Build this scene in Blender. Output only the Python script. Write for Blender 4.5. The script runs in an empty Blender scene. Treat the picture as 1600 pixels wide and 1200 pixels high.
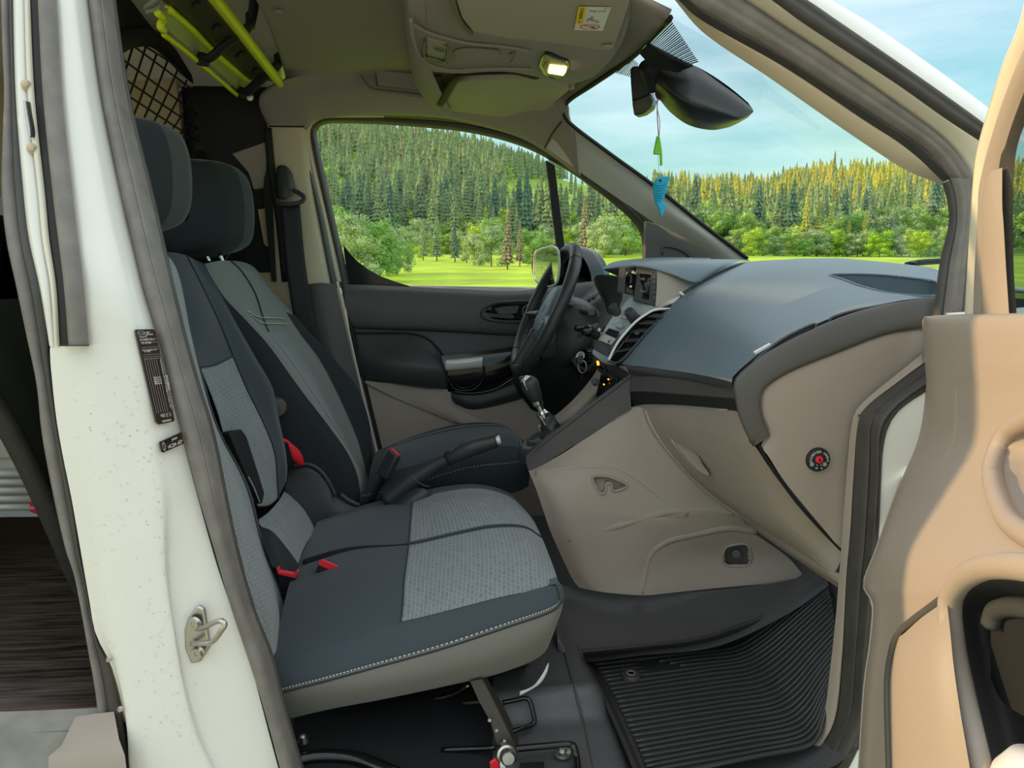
import bpy, bmesh, math, random
import numpy as np
from mathutils import Vector, Matrix
random.seed(7); rng = np.random.default_rng(11)
SC = bpy.context.scene
COL = SC.collection

# ------------------------------------------------------------------ camera, sky, sun, exposure
CAM = Vector((0.0, -1.15, 1.20))
FPX = 1200.0
PITCH = math.radians(9.0); YAW = math.radians(-4.8)
cam = bpy.data.cameras.new('camera'); camo = bpy.data.objects.new('camera', cam); COL.objects.link(camo)
cam.sensor_width = 36.0; cam.lens = 36.0 * FPX / 1600.0; cam.clip_start = 0.02; cam.clip_end = 3000
camo.location = CAM; camo.rotation_euler = (math.pi / 2 - PITCH, 0, YAW)
SC.camera = camo
SC.view_settings.view_transform = 'Standard'; SC.view_settings.look = 'None'
SC.view_settings.gamma = 1.0; SC.view_settings.use_curve_mapping = False
SC.view_settings.exposure = 0.85

SKY_BLUE = 0.16; SKY_AIR = 0.10; CLOUD = 0.84
def s2l(c):
    return tuple(((x / 255.0) / 12.92 if x / 255.0 <= 0.04045 else ((x / 255.0 + 0.055) / 1.055) ** 2.4) for x in c)

W = bpy.data.worlds.new('sky'); SC.world = W; W.use_nodes = True
nt = W.node_tree; nt.nodes.clear()
N = nt.nodes.new; L = nt.links.new
out = N('ShaderNodeOutputWorld'); bg = N('ShaderNodeBackground'); L(bg.outputs[0], out.inputs[0])
tc = N('ShaderNodeTexCoord'); sep = N('ShaderNodeSeparateXYZ'); L(tc.outputs['Generated'], sep.inputs[0])
rmp = N('ShaderNodeValToRGB'); L(sep.outputs[2], rmp.inputs[0])
els = rmp.color_ramp.elements
els[0].position = 0.0; els[0].color = (*s2l((196, 238, 236)), 1)
els[1].position = 1.0; els[1].color = (*s2l((150, 196, 232)), 1)
for p, c in ((0.12, (168, 228, 238)), (0.3, (136, 205, 235)), (0.5, (140, 198, 234))):
    e = els.new(p); e.color = (*s2l(c), 1)
mp = N('ShaderNodeMapping'); L(tc.outputs['Generated'], mp.inputs[0]); mp.inputs['Scale'].default_value = (1.7, 1.7, 9.0)
mp.inputs['Location'].default_value = (0.35, 0.1, 0.2); mp.inputs['Rotation'].default_value = (0.10, 0.12, 0)
nz = N('ShaderNodeTexNoise'); L(mp.outputs[0], nz.inputs[0]); nz.inputs['Scale'].default_value = 1.5
nz.inputs['Detail'].default_value = 7; nz.inputs['Roughness'].default_value = 0.55
cr_ = N('ShaderNodeValToRGB'); L(nz.outputs[0], cr_.inputs[0])
cr_.color_ramp.elements[0].position = 0.44; cr_.color_ramp.elements[1].position = 0.76
cr_.color_ramp.elements[0].color = (0, 0, 0, 1); cr_.color_ramp.elements[1].color = (1, 1, 1, 1)
mx = N('ShaderNodeMix'); mx.data_type = 'RGBA'

SUN_DIR = Vector((0.965, -0.092, -0.21)).normalized()
# clear-air scattering of the same low sun added to the cloud and blue layers
sk = N('ShaderNodeTexSky'); sk.sky_type = 'NISHITA'; sk.sun_disc = False; sk.dust_density = 1.0; sk.ozone_density = 2.0
sk.sun_elevation = math.asin(-SUN_DIR.z); sk.sun_rotation = math.atan2(-SUN_DIR.x, -SUN_DIR.y)
ma = N('ShaderNodeVectorMath'); ma.operation = 'SCALE'; L(rmp.outputs[0], ma.inputs[0]); ma.inputs['Scale'].default_value = SKY_BLUE
mb = N('ShaderNodeVectorMath'); mb.operation = 'MULTIPLY'; L(sk.outputs[0], mb.inputs[0]); mb.inputs[1].default_value = (SKY_AIR * .90, SKY_AIR * 1.06, SKY_AIR * .90)
mc = N('ShaderNodeVectorMath'); mc.operation = 'ADD'; L(ma.outputs[0], mc.inputs[0]); L(mb.outputs[0], mc.inputs[1])
# veil of bright high cloud: wisps low down, closing over above about twenty degrees
el_ = N('ShaderNodeMapRange'); el_.interpolation_type = 'SMOOTHSTEP'; el_.inputs[1].default_value = 0.17; el_.inputs[2].default_value = 0.46; L(sep.outputs[2], el_.inputs[0])
wv = N('ShaderNodeMath'); wv.operation = 'MULTIPLY_ADD'; L(cr_.outputs[0], wv.inputs[0]); wv.inputs[1].default_value = 0.48; L(el_.outputs[0], wv.inputs[2]); wv.use_clamp = True
w2 = N('ShaderNodeMath'); w2.operation = 'MULTIPLY'; L(wv.outputs[0], w2.inputs[0]); w2.inputs[1].default_value = 0.88
L(w2.outputs[0], mx.inputs[0]); L(mc.outputs[0], mx.inputs[6]); mx.inputs[7].default_value = (CLOUD * .92, CLOUD * .98, CLOUD, 1)
L(mx.outputs[2], bg.inputs[0]); bg.inputs[1].default_value = 1.0
sun = bpy.data.lights.new('sun', 'SUN'); suno = bpy.data.objects.new('sun', sun); COL.objects.link(suno)
sun.energy = 2.1; sun.color = (1.0, 0.68, 0.35); sun.angle = math.radians(0.6)
suno.rotation_euler = SUN_DIR.to_track_quat('-Z', 'Y').to_euler()
suno.location = (-3, -1, 4)

# ------------------------------------------------------------------ helpers
_cp, _sp = math.cos(PITCH), math.sin(PITCH); _cy, _sy = math.cos(YAW), math.sin(YAW)
FWD = Vector((-_sy * _cp, _cy * _cp, -_sp)); RGT = Vector((_cy, _sy, 0)); UPV = RGT.cross(FWD)

def ray(px, py): return FWD + RGT * ((px - 800) / FPX) + UPV * ((600 - py) / FPX)
def P(px, py, Y): d = ray(px, py); return CAM + d * ((Y - CAM.y) / d.y)
def PX(px, py, X): d = ray(px, py); return CAM + d * ((X - CAM.x) / d.x)
def PZ(px, py, Z): d = ray(px, py); return CAM + d * ((Z - CAM.z) / d.z)
def proj(p):
    q = Vector(p) - CAM; f = q.dot(FWD)
    return (800 + FPX * q.dot(RGT) / f, 600 - FPX * q.dot(UPV) / f)
def tb(py): return 0.28 * max(0.0, (450 - py) / 1200 * 1.15)      # tumblehome of the near side
def pxs(s): return [tuple(float(a) for a in t.split(',')) for t in s.split()]
def cv(s, Y=None, fn=None):
    """'x,y x,y' at depth Y (number, (Y0,Y1) or function), or 'x,y,Y' triples -> points"""
    pts = pxs(s) if isinstance(s, str) else s; o = []; n = len(pts)
    for i, p in enumerate(pts):
        if fn: o.append(fn(*p)); continue
        if len(p) == 3: y = p[2]
        elif callable(Y): y = Y(p[0], p[1])
        elif isinstance(Y, (tuple, list)): y = Y[0] + (Y[1] - Y[0]) * i / max(1, n - 1)
        else: y = Y
        o.append(P(p[0], p[1], y))
    return o

def crb(n, m, lin=False, t0=0.0, t1=None):
    """basis matrix (m x n) for uniform Catmull-Rom through n points sampled at m"""
    t1 = (n - 1) if t1 is None else t1
    B = np.zeros((m, n))
    for k in range(m):
        t = t0 + (t1 - t0) * k / max(1, m - 1); i = min(int(t), n - 2) if n > 1 else 0; f = t - i
        if n == 1: B[k, 0] = 1; continue
        if lin or n == 2: B[k, i] += 1 - f; B[k, i + 1] += f; continue
        w = (-0.5 * f + f * f - 0.5 * f ** 3, 1 - 2.5 * f * f + 1.5 * f ** 3, 0.5 * f + 2 * f * f - 1.5 * f ** 3, -0.5 * f * f + 0.5 * f ** 3)
        for j, ww in zip((i - 1, i, i + 1, i + 2), w):
            if j < 0: B[k, 0] += 2 * ww; B[k, 1] -= ww
            elif j >= n: B[k, n - 1] += 2 * ww; B[k, n - 2] -= ww
            else: B[k, j] += ww
    return B
def A(pts): return np.array([tuple(p) for p in pts], float)
def spl(pts, m, lin=False): a = A(pts); return crb(len(a), m, lin) @ a
def arc(pts, m):
    """resample by arc length along a spline"""
    d = spl(pts, max(len(pts) * 10, m * 3)); s = np.r_[0, np.cumsum(np.linalg.norm(np.diff(d, axis=0), axis=1))]
    t = np.linspace(0, s[-1], m); return np.stack([np.interp(t, s, d[:, k]) for k in range(3)], 1)

def onsurf(S, nu=80, nv=60):
    '''pixel -> point lying on a surface already built'''
    g = S.grid(nu, nv).reshape(-1, 3); q = np.array([proj(p) for p in g])
    def fn(x, y, off=0.0):
        d2 = (q[:, 0] - x) ** 2 + (q[:, 1] - y) ** 2; k = np.argsort(d2)[:4]; w = 1 / (d2[k] + .5); return P(x, y, float((g[k, 1] * w).sum() / w.sum()) - off)
    return fn
def inpoly(x, y, poly):
    c = False; n = len(poly); j = n - 1
    for i in range(n):
        xi, yi = poly[i]; xj, yj = poly[j]
        if (yi > y) != (yj > y) and x < (xj - xi) * (y - yi) / (yj - yi) + xi: c = not c
        j = i
    return c

MATS = {}
def finish(o, parent):
    COL.objects.link(o)
    if parent is not None:
        o.parent = parent; o.matrix_parent_inverse = Matrix.Translation(-parent.location)
    return o
def mk(name, verts, faces, mat, parent=None, smooth=True, uv=None, bevel=0, seg=2, sub=0, solid=0, soff=-1.0, edge=None):
    me = bpy.data.meshes.new(name); me.from_pydata([tuple(v) for v in verts], [], [tuple(f) for f in faces]); me.update()
    if mat is not None: me.materials.append(MATS[mat] if isinstance(mat, str) else mat)
    if smooth: me.polygons.foreach_set('use_smooth', [True] * len(me.polygons))
    if uv is not None:
        ul = me.uv_layers.new(name='uv'); li = np.zeros(len(me.loops), int); me.loops.foreach_get('vertex_index', li)
        ul.data.foreach_set('uv', np.asarray(uv, float)[li].ravel())
    o = bpy.data.objects.new(name, me)
    if solid:
        m = o.modifiers.new('s', 'SOLIDIFY'); m.thickness = solid; m.offset = soff
    if bevel:
        m = o.modifiers.new('b', 'BEVEL'); m.width = bevel; m.segments = seg; m.limit_method = 'ANGLE'; m.angle_limit = math.radians(35)
        m.harden_normals = False
    if sub:
        m = o.modifiers.new('ss', 'SUBSURF'); m.levels = sub; m.render_levels = sub
    if edge or bevel:
        try: me.set_sharp_from_angle(angle=math.radians(edge or 40))
        except Exception: pass
    return finish(o, parent)

class Surf:
    def __init__(s, rows, m=None, linv=False, linu=False):
        k = {len(r) for r in rows}
        if m or len(k) > 1:
            mm = m or max(k); s.a = np.stack([arc(r, mm) if len(r) > 1 else A(r) for r in rows])
        else: s.a = np.stack([A(r) for r in rows])
        s.linv, s.linu = linv, linu
    def grid(s, nu, nv, u=None, v=None):
        n, m = s.a.shape[:2]
        Bu = crb(m, nu, s.linu, *(u or (0, m - 1))); Bv = crb(n, nv, s.linv, *(v or (0, n - 1)))
        return np.einsum('vn,nmk,um->vuk', Bv, s.a, Bu)
    def mesh(s, name, mat, parent=None, nu=24, nv=12, u=None, v=None, off=0.0, thick=0.0, cut=None, uvs=1.0, puff=0.0, crown=None, sub=0, flip=False, closed=False):
        g = s.grid(nu, nv, u, v)
        du = np.gradient(g, axis=1); dv = np.gradient(g, axis=0); nn = np.cross(du, dv)
        nn /= np.linalg.norm(nn, axis=2, keepdims=True) + 1e-12
        c = np.array(CAM); f = np.sum(nn * (c - g)) < 0
        if flip: f = not f
        if f: nn = -nn
        if off or puff:
            w = np.full((nv, nu), off)
            if puff:
                a = np.sin(np.linspace(0, math.pi, nu))[None, :] ** 0.5 * np.sin(np.linspace(0, math.pi, nv))[:, None] ** 0.5
                w = w + puff * np.clip(a, 0, 1)
            g = g + nn * w[..., None]
        fc = []
        for j in range(nv - 1):
            for i in range(nu - 1):
                a_ = j * nu + i; q = (a_, a_ + 1, a_ + nu + 1, a_ + nu)
                if cut:
                    cx = (g[j, i] + g[j + 1, i + 1] + g[j, i + 1] + g[j + 1, i]) / 4; x, y = proj(cx)
                    if any(inpoly(x, y, p) for p in cut): continue
                fc.append(q[::-1] if f else q)
        lu = np.r_[0, np.cumsum(np.linalg.norm(np.diff(g[nv // 2], axis=0), axis=1))]
        lv = np.r_[0, np.cumsum(np.linalg.norm(np.diff(g[:, nu // 2], axis=0), axis=1))]
        uv = np.stack(np.meshgrid(lu, lv), 2).reshape(-1, 2) * uvs
        s.last = (g, nn)
        return mk(name, g.reshape(-1, 3), fc, mat, parent, uv=uv, solid=thick, sub=sub)

def frames(path):
    p = np.asarray(path); t = np.gradient(p, axis=0); t /= np.linalg.norm(t, axis=1, keepdims=True) + 1e-12
    n0 = np.cross(t[0], (0, 0, 1.0)); 
    if np.linalg.norm(n0) < 1e-3: n0 = np.cross(t[0], (1.0, 0, 0))
    n0 /= np.linalg.norm(n0); ns = [n0]
    for k in range(1, len(p)):
        n = ns[-1] - t[k] * np.dot(ns[-1], t[k]); ns.append(n / (np.linalg.norm(n) + 1e-12))
    ns = np.array(ns); return p, t, ns, np.cross(t, ns)
def tube_geo(path, r, seg=8, cap=True, flat=1.0, rot=0.0, closed=False):
    p, t, n, b = frames(path); m = len(p); r = np.broadcast_to(np.asarray(r, float), (m,)) if np.ndim(r) == 0 else np.interp(np.linspace(0, 1, m), np.linspace(0, 1, len(r)), r)
    a = np.arange(seg) / seg * 2 * math.pi
    ca, sa = np.cos(a), np.sin(a) * flat; c_, s_ = math.cos(rot), math.sin(rot)
    ux = ca * c_ - sa * s_; uy = ca * s_ + sa * c_
    v = p[:, None] + r[:, None, None] * (ux[None, :, None] * n[:, None] + uy[None, :, None] * b[:, None])
    f = []
    for j in range(m - 1 + (1 if closed else 0)):
        for i in range(seg):
            j2 = (j + 1) % m; i2 = (i + 1) % seg
            f.append((j * seg + i, j * seg + i2, j2 * seg + i2, j2 * seg + i))
    if cap and not closed:
        f.append(tuple(range(seg))[::-1]); f.append(tuple((m - 1) * seg + i for i in range(seg)))
    return v.reshape(-1, 3), f
def tube(name, pts, r, mat, parent=None, m=24, seg=8, flat=1.0, rot=0.0, lin=False, closed=False):
    pp = list(pts)
    if closed:
        q = pp + pp[:3]; a = spl([pp[-1]] + q, (len(pp) + 3) * 8 + 1); path = a[8:8 + len(pp) * 8]
    else: path = spl(pp, m, lin) if len(pp) > 1 else A(pp)
    v, f = tube_geo(path, r, seg, True, flat, rot, closed)
    return mk(name, v, f, mat, parent)
def band(name, a, b, bulge, mat, parent=None, m=40, rows=7, dirv=(0, -1, 0), prof=None, sm=24):
    """strip between two curves, rounded outwards along dirv"""
    a = arc(a, m); b = arc(b, m); d = np.array(dirv, float); g = []
    prof = prof or [math.sin(math.pi * k / (rows - 1)) ** 0.7 for k in range(rows)]
    R = len(prof)
    for k in range(R):
        t = k / (R - 1); g.append(a * (1 - t) + b * t + d * bulge * prof[k])
    return Surf([list(map(Vector, r)) for r in g], linv=True).mesh(name, mat, parent, nu=m, nv=(R - 1) * 2 + 1)
def plate(name, pts, th, mat, parent=None, bevel=0.0, seg=2, dirv=None, smooth=True):
    """flat outline (points) extruded by th away from the camera (or along dirv)"""
    p = [Vector(q) for q in pts]; n = Vector((0, 0, 0)); c = sum(p, Vector()) / len(p)
    for i in range(len(p)): n += (p[i] - c).cross(p[(i + 1) % len(p)] - c)
    n.normalize(); d = Vector(dirv).normalized() if dirv else n
    rev = n.dot(CAM - c) < 0
    if not dirv and n.dot(CAM - c) > 0: d = -n
    k = len(p); v = p + [q + d * th for q in p]
    fr = tuple(range(k)); bk = tuple(range(k, 2 * k))[::-1]; f = [fr, bk] + [((i + 1) % k, i, i + k, (i + 1) % k + k) for i in range(k)]
    if rev: f = [t[::-1] for t in f]
    return mk(name, v, f, mat, parent, bevel=bevel, seg=seg, smooth=smooth)
def box(name, c, sz, mat, parent=None, bevel=0.003, rot=None, seg=2):
    R = rot or Matrix.Identity(3); c = Vector(c); v = []
    for x in (-1, 1):
        for y in (-1, 1):
            for z in (-1, 1): v.append(c + R @ Vector((x * sz[0] / 2, y * sz[1] / 2, z * sz[2] / 2)))
    f = [(0, 1, 3, 2), (4, 6, 7, 5), (0, 4, 5, 1), (2, 3, 7, 6), (0, 2, 6, 4), (1, 5, 7, 3)]
    return mk(name, v, f, mat, parent, bevel=bevel, seg=seg)
def basis(axis, up=(0, 0, 1)):
    z = Vector(axis).normalized(); x = Vector(up).cross(z)
    if x.length < 1e-4: x = Vector((1, 0, 0)).cross(z)
    x.normalize(); y = z.cross(x); return Matrix((x, y, z)).transposed()
def lathe(name, c, axis, prof, mat, parent=None, seg=24, sx=1.0, sy=1.0, rot=None):
    """prof = [(radius, height)...] about axis through c"""
    B = rot or basis(axis); c = Vector(c); v = []; f = []
    for r, h in prof:
        for i in range(seg):
            a = 2 * math.pi * i / seg; v.append(c + B @ Vector((r * math.cos(a) * sx, r * math.sin(a) * sy, h)))
    for j in range(len(prof) - 1):
        for i in range(seg):
            f.append((j * seg + i, j * seg + (i + 1) % seg, (j + 1) * seg + (i + 1) % seg, (j + 1) * seg + i))
    f.append(tuple(range(seg))[::-1]); f.append(tuple((len(prof) - 1) * seg + i for i in range(seg)))
    return mk(name, v, f, mat, parent, edge=50)
def recess(name, outline, fn, depth, mat, parent=None, shrink=0.85, dirv=(0, 1, 0), m=40):
    """a pocket let into a surface: outline pixels through fn, floor pushed in"""
    pts = [fn(*p) for p in outline]; q = pts + pts[:1]; r = arc(q, m + 1)[:-1]; c = r.mean(0); d = np.array(dirv, float) * depth
    r1 = c + (r - c) * (1 - (1 - shrink) * 0.35) + d * 0.6; r2 = c + (r - c) * shrink + d; v = np.concatenate([r, r1, r2]); f = []
    for k in range(2):
        for i in range(m): f.append((k * m + i, k * m + (i + 1) % m, (k + 1) * m + (i + 1) % m, (k + 1) * m + i))
    f.append(tuple(2 * m + i for i in range(m)))
    o = mk(name, v, f, mat, parent, edge=60)
    return o
def rim(name, outline, fn, r, mat, parent=None, seg=8):
    return tube(name, [fn(*p) for p in outline], r, mat, parent, closed=True, seg=seg)
def thing(name, label, cat, loc, group=None):
    o = bpy.data.objects.new(name, None); COL.objects.link(o); o.location = loc; o.empty_display_size = 0.05
    o['label'] = label; o['category'] = cat
    if group: o['group'] = group
    return o
def tag(o, label, cat, group=None, kind=None):
    o['label'] = label; o['category'] = cat
    if group: o['group'] = group
    if kind: o['kind'] = kind
    return o
def struct(name, loc=(0, 0, 0)):
    o = bpy.data.objects.new(name, None); COL.objects.link(o); o.location = loc; o['kind'] = 'structure'; o.empty_display_size = 0.05
    return o
_txt = {}
def text_geo(s):
    if s in _txt: return _txt[s]
    c = bpy.data.curves.new('lettering', 'FONT'); c.body = s; c.size = 1.0; c.resolution_u = 2; c.fill_mode = 'FRONT'
    o = bpy.data.objects.new('lettering', c); COL.objects.link(o); dg = bpy.context.evaluated_depsgraph_get(); dg.update()
    me = bpy.data.meshes.new_from_object(o.evaluated_get(dg)); v = np.array([tuple(x.co) for x in me.vertices]) if len(me.vertices) else np.zeros((0, 3))
    f = [tuple(p.vertices) for p in me.polygons]; bpy.data.objects.remove(o); bpy.data.curves.remove(c); bpy.data.meshes.remove(me)
    if len(v): v[:, :2] -= v[:, :2].min(0); v[:, :2] /= v[:, :2].max(0)
    _txt[s] = (v, f); return _txt[s]
def letters(name, items, fn, mat, parent):
    """items: (string, (x0,y0) bottom-left, (ux,uy) full width vector, (vx,vy) full height vector); fn(x,y) -> point. One flat print mesh."""
    V = []; F = []
    for s, o, u, v in items:
        g, f = text_geo(s); b = len(V)
        V += [fn(o[0] + u[0] * q[0] + v[0] * q[1], o[1] + u[1] * q[0] + v[1] * q[1]) for q in g]; F += [tuple(i + b for i in t) for t in f]
    return mk(name, V, F, mat, parent, smooth=False)
def quads(name, items, fn, mat, parent):
    V = []; F = []
    for q in items:
        b = len(V); V += [fn(*p) for p in q]; F.append(tuple(b + i for i in range(len(q))))
    return mk(name, V, F, mat, parent, smooth=False)

# ------------------------------------------------------------------ materials
def mat(name, col, rough=0.6, metal=0.0, bump=0.0, bscale=400.0, spec=0.5, var=0.0, vscale=8.0, coat=0.0, sheen=0.0, col2=None, emit=0.0, objspace=True):
    m = bpy.data.materials.new(name); m.use_nodes = True; t = m.node_tree; b = t.nodes['Principled BSDF']
    lin = (*s2l(col), 1); b.inputs['Base Color'].default_value = lin
    b.inputs['Roughness'].default_value = rough; b.inputs['Metallic'].default_value = metal
    b.inputs['Specular IOR Level'].default_value = spec; b.inputs['Coat Weight'].default_value = coat
    if coat: b.inputs['Coat Roughness'].default_value = 0.08
    if sheen: b.inputs['Sheen Weight'].default_value = sheen; b.inputs['Sheen Roughness'].default_value = 0.5
    if emit: b.inputs['Emission Color'].default_value = lin; b.inputs['Emission Strength'].default_value = emit
    co = t.nodes.new('ShaderNodeTexCoord')
    if var or col2:
        n = t.nodes.new('ShaderNodeTexNoise'); n.inputs['Scale'].default_value = vscale; n.inputs['Detail'].default_value = 5
        t.links.new(co.outputs['Object'], n.inputs['Vector'])
        x = t.nodes.new('ShaderNodeMix'); x.data_type = 'RGBA'; c2 = s2l(col2) if col2 else tuple(max(0, v * (1 - var)) for v in lin[:3])
        rm = t.nodes.new('ShaderNodeMapRange'); rm.inputs[1].default_value = 0.35; rm.inputs[2].default_value = 0.65
        t.links.new(n.outputs[0], rm.inputs[0]); t.links.new(rm.outputs[0], x.inputs[0]); x.inputs[6].default_value = lin; x.inputs[7].default_value = (*c2, 1)
        t.links.new(x.outputs[2], b.inputs['Base Color'])
    if bump:
        n = t.nodes.new('ShaderNodeTexNoise'); n.inputs['Scale'].default_value = bscale; n.inputs['Detail'].default_value = 3
        t.links.new(co.outputs['Object'], n.inputs['Vector'])
        bp = t.nodes.new('ShaderNodeBump'); bp.inputs['Strength'].default_value = bump; bp.inputs['Distance'].default_value = 0.002
        t.links.new(n.outputs[0], bp.inputs['Height']); t.links.new(bp.outputs[0], b.inputs['Normal'])
    MATS[name] = m; return m
mat('trim_grey', (164, 151, 140), 0.62, bump=0.25, bscale=500)
mat('trim_dark', (84, 82, 80), 0.55, bump=0.3, bscale=500)
mat('black_plastic', (62, 64, 66), 0.5, bump=0.25, bscale=450)
mat('dash_black', (96, 112, 122), 0.42, bump=0.35, bscale=420, spec=0.55)
mat('gloss_black', (14, 15, 17), 0.12)
mat('matt_black', (22, 24, 26), 0.7)
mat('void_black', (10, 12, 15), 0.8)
mat('rubber', (132, 126, 122), 0.55, bump=0.2, bscale=160, var=0.25, vscale=25)
mat('rubber_dark', (72, 69, 66), 0.5, bump=0.2, bscale=200, var=0.2, vscale=30)
mat('paint', (236, 234, 228), 0.22, coat=0.5, var=0.05, vscale=3)
mat('paint_cream', (226, 218, 200), 0.28, coat=0.4)
mat('headliner', (150, 142, 138), 0.9, bump=0.2, bscale=900)
mat('visor', (164, 157, 140), 0.85, bump=0.15, bscale=900)
mat('pillar_trim', (200, 198, 190), 0.7, bump=0.15, bscale=600)
mat('pillar_tan', (206, 190, 164), 0.7)
mat('chrome', (225, 225, 225), 0.18, metal=1.0)
mat('steel', (190, 188, 184), 0.32, metal=1.0, bump=0.1, bscale=80)
mat('satin_silver', (226, 228, 228), 0.35, metal=0.15)
mat('iron', (62, 55, 48), 0.5)
mat('silver_panel', (178, 186, 188), 0.4, metal=0.1)
mat('red', (235, 40, 60), 0.45)
mat('red_web', (225, 25, 45), 0.7, bump=0.3, bscale=300)
mat('white_print', (225, 225, 222), 0.6)
mat('grey_print', (150, 150, 150), 0.6)
mat('yellow_print', (235, 205, 40), 0.6)
mat('yellow_green', (222, 236, 50), 0.4, spec=0.5)
mat('olive_tray', (150, 156, 104), 0.5)
mat('leather', (52, 54, 55), 0.42, bump=0.35, bscale=260)
mat('vinyl_floor', (80, 80, 82), 0.42, bump=0.6, bscale=230)
mat('mat_rubber', (54, 54, 55), 0.38, bump=0.15, bscale=300)
mat('blue_toy', (40, 178, 218), 0.6); mat('green_toy', (140, 228, 72), 0.6); mat('string', (190, 60, 130), 0.7)
mat('amber', (255, 150, 40), 0.4, emit=1.5)
mat('lamp_lit', (255, 205, 130), 0.4, emit=2.2)
mat('screen', (24, 28, 32), 0.15)
mat('partition_black', (64, 68, 58), 0.2)
mat('alu', (206, 202, 192), 0.45, metal=0.3)
mat('beige_panel', (196, 178, 142), 0.7)
mat('grey_floor', (140, 136, 128), 0.6, var=0.3, vscale=20)
mat('rust', (110, 78, 62), 0.7, var=0.4, vscale=30)

def fabric(name, base, light=None, scale=1.0, sheen=0.25):
    m = bpy.data.materials.new(name); m.use_nodes = True; t = m.node_tree; b = t.nodes['Principled BSDF']
    b.inputs['Roughness'].default_value = 0.92; b.inputs['Specular IOR Level'].default_value = 0.2
    b.inputs['Sheen Weight'].default_value = sheen; b.inputs['Sheen Roughness'].default_value = 0.4
    uv = t.nodes.new('ShaderNodeTexCoord'); c = s2l(base)
    n = t.nodes.new('ShaderNodeTexNoise'); n.inputs['Scale'].default_value = 700; t.links.new(uv.outputs['Object'], n.inputs['Vector'])
    bp = t.nodes.new('ShaderNodeBump'); bp.inputs['Strength'].default_value = 0.35; bp.inputs['Distance'].default_value = 0.0015
    if light:
        br = t.nodes.new('ShaderNodeTexBrick'); br.inputs['Scale'].default_value = 1.0
        br.offset = 0.5; br.inputs['Color1'].default_value = (*c, 1); br.inputs['Color2'].default_value = (*tuple(v * 0.82 for v in c), 1)
        br.inputs['Mortar'].default_value = (*s2l(light), 1); br.inputs['Mortar Size'].default_value = 0.0008
        br.inputs['Brick Width'].default_value = 0.017; br.inputs['Row Height'].default_value = 0.0085; br.inputs['Mortar Smooth'].default_value = 0.4
        mpn = t.nodes.new('ShaderNodeMapping'); mpn.inputs['Rotation'].default_value = (0, 0, math.pi / 2)
        t.links.new(uv.outputs['UV'], mpn.inputs[0]); t.links.new(mpn.outputs[0], br.inputs['Vector'])
        t.links.new(br.outputs[0], b.inputs['Base Color'])
        ad = t.nodes.new('ShaderNodeMath'); ad.operation = 'ADD'; t.links.new(n.outputs[0], ad.inputs[0]); t.links.new(br.outputs[1], ad.inputs[1])
        t.links.new(ad.outputs[0], bp.inputs['Height'])
    else:
        b.inputs['Base Color'].default_value = (*c, 1); t.links.new(n.outputs[0], bp.inputs['Height'])
    t.links.new(bp.outputs[0], b.inputs['Normal']); MATS[name] = m
fabric('cloth', (68, 76, 83)); fabric('cloth_dark', (52, 57, 61), sheen=0.12); fabric('cloth_side', (116, 114, 110))
fabric('cloth_insert', (132, 139, 143), (158, 164, 167)); fabric('thread', (205, 205, 200))
fabric('cloth_pale', (130, 137, 133))

def wave_mat(name, col, scale, axis='X', strength=0.6, rough=0.55):
    m = mat(name, col, rough); t = m.node_tree; b = t.nodes['Principled BSDF']; uv = t.nodes.new('ShaderNodeTexCoord')
    w = t.nodes.new('ShaderNodeTexWave'); w.bands_direction = axis; w.inputs['Scale'].default_value = scale
    t.links.new(uv.outputs['UV'], w.inputs['Vector']); bp = t.nodes.new('ShaderNodeBump'); bp.inputs['Strength'].default_value = strength
    bp.inputs['Distance'].default_value = 0.001; t.links.new(w.outputs[1], bp.inputs['Height']); t.links.new(bp.outputs[0], b.inputs['Normal'])
wave_mat('ribbed_strip', (84, 80, 79), 95, 'X'); wave_mat('seatbelt', (34, 34, 37), 200, 'X', 0.3)

def glass(name, tint, refl=0.9, rough=0.02, dirt=0.0):
    m = bpy.data.materials.new(name); m.use_nodes = True; t = m.node_tree; t.nodes.clear()
    o = t.nodes.new('ShaderNodeOutputMaterial'); tr = t.nodes.new('ShaderNodeBsdfTransparent'); gl = t.nodes.new('ShaderNodeBsdfGlossy')
    tr.inputs[0].default_value = (*tint, 1); gl.inputs['Roughness'].default_value = rough
    fr = t.nodes.new('ShaderNodeFresnel'); fr.inputs[0].default_value = 1.45
    mu = t.nodes.new('ShaderNodeMath'); mu.operation = 'MULTIPLY'; mu.inputs[1].default_value = refl; t.links.new(fr.outputs[0], mu.inputs[0])
    x = t.nodes.new('ShaderNodeMixShader'); t.links.new(mu.outputs[0], x.inputs[0]); t.links.new(tr.outputs[0], x.inputs[1]); t.links.new(gl.outputs[0], x.inputs[2])
    t.links.new(x.outputs[0], o.inputs[0]); MATS[name] = m
glass('glass_clear', (0.95, 0.98, 0.97), 0.25); glass('glass_drop', (0.92, 0.97, 0.97), 1.0, 0.05); glass('glass_door', (0.42, 0.52, 0.5), 0.9)

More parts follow.
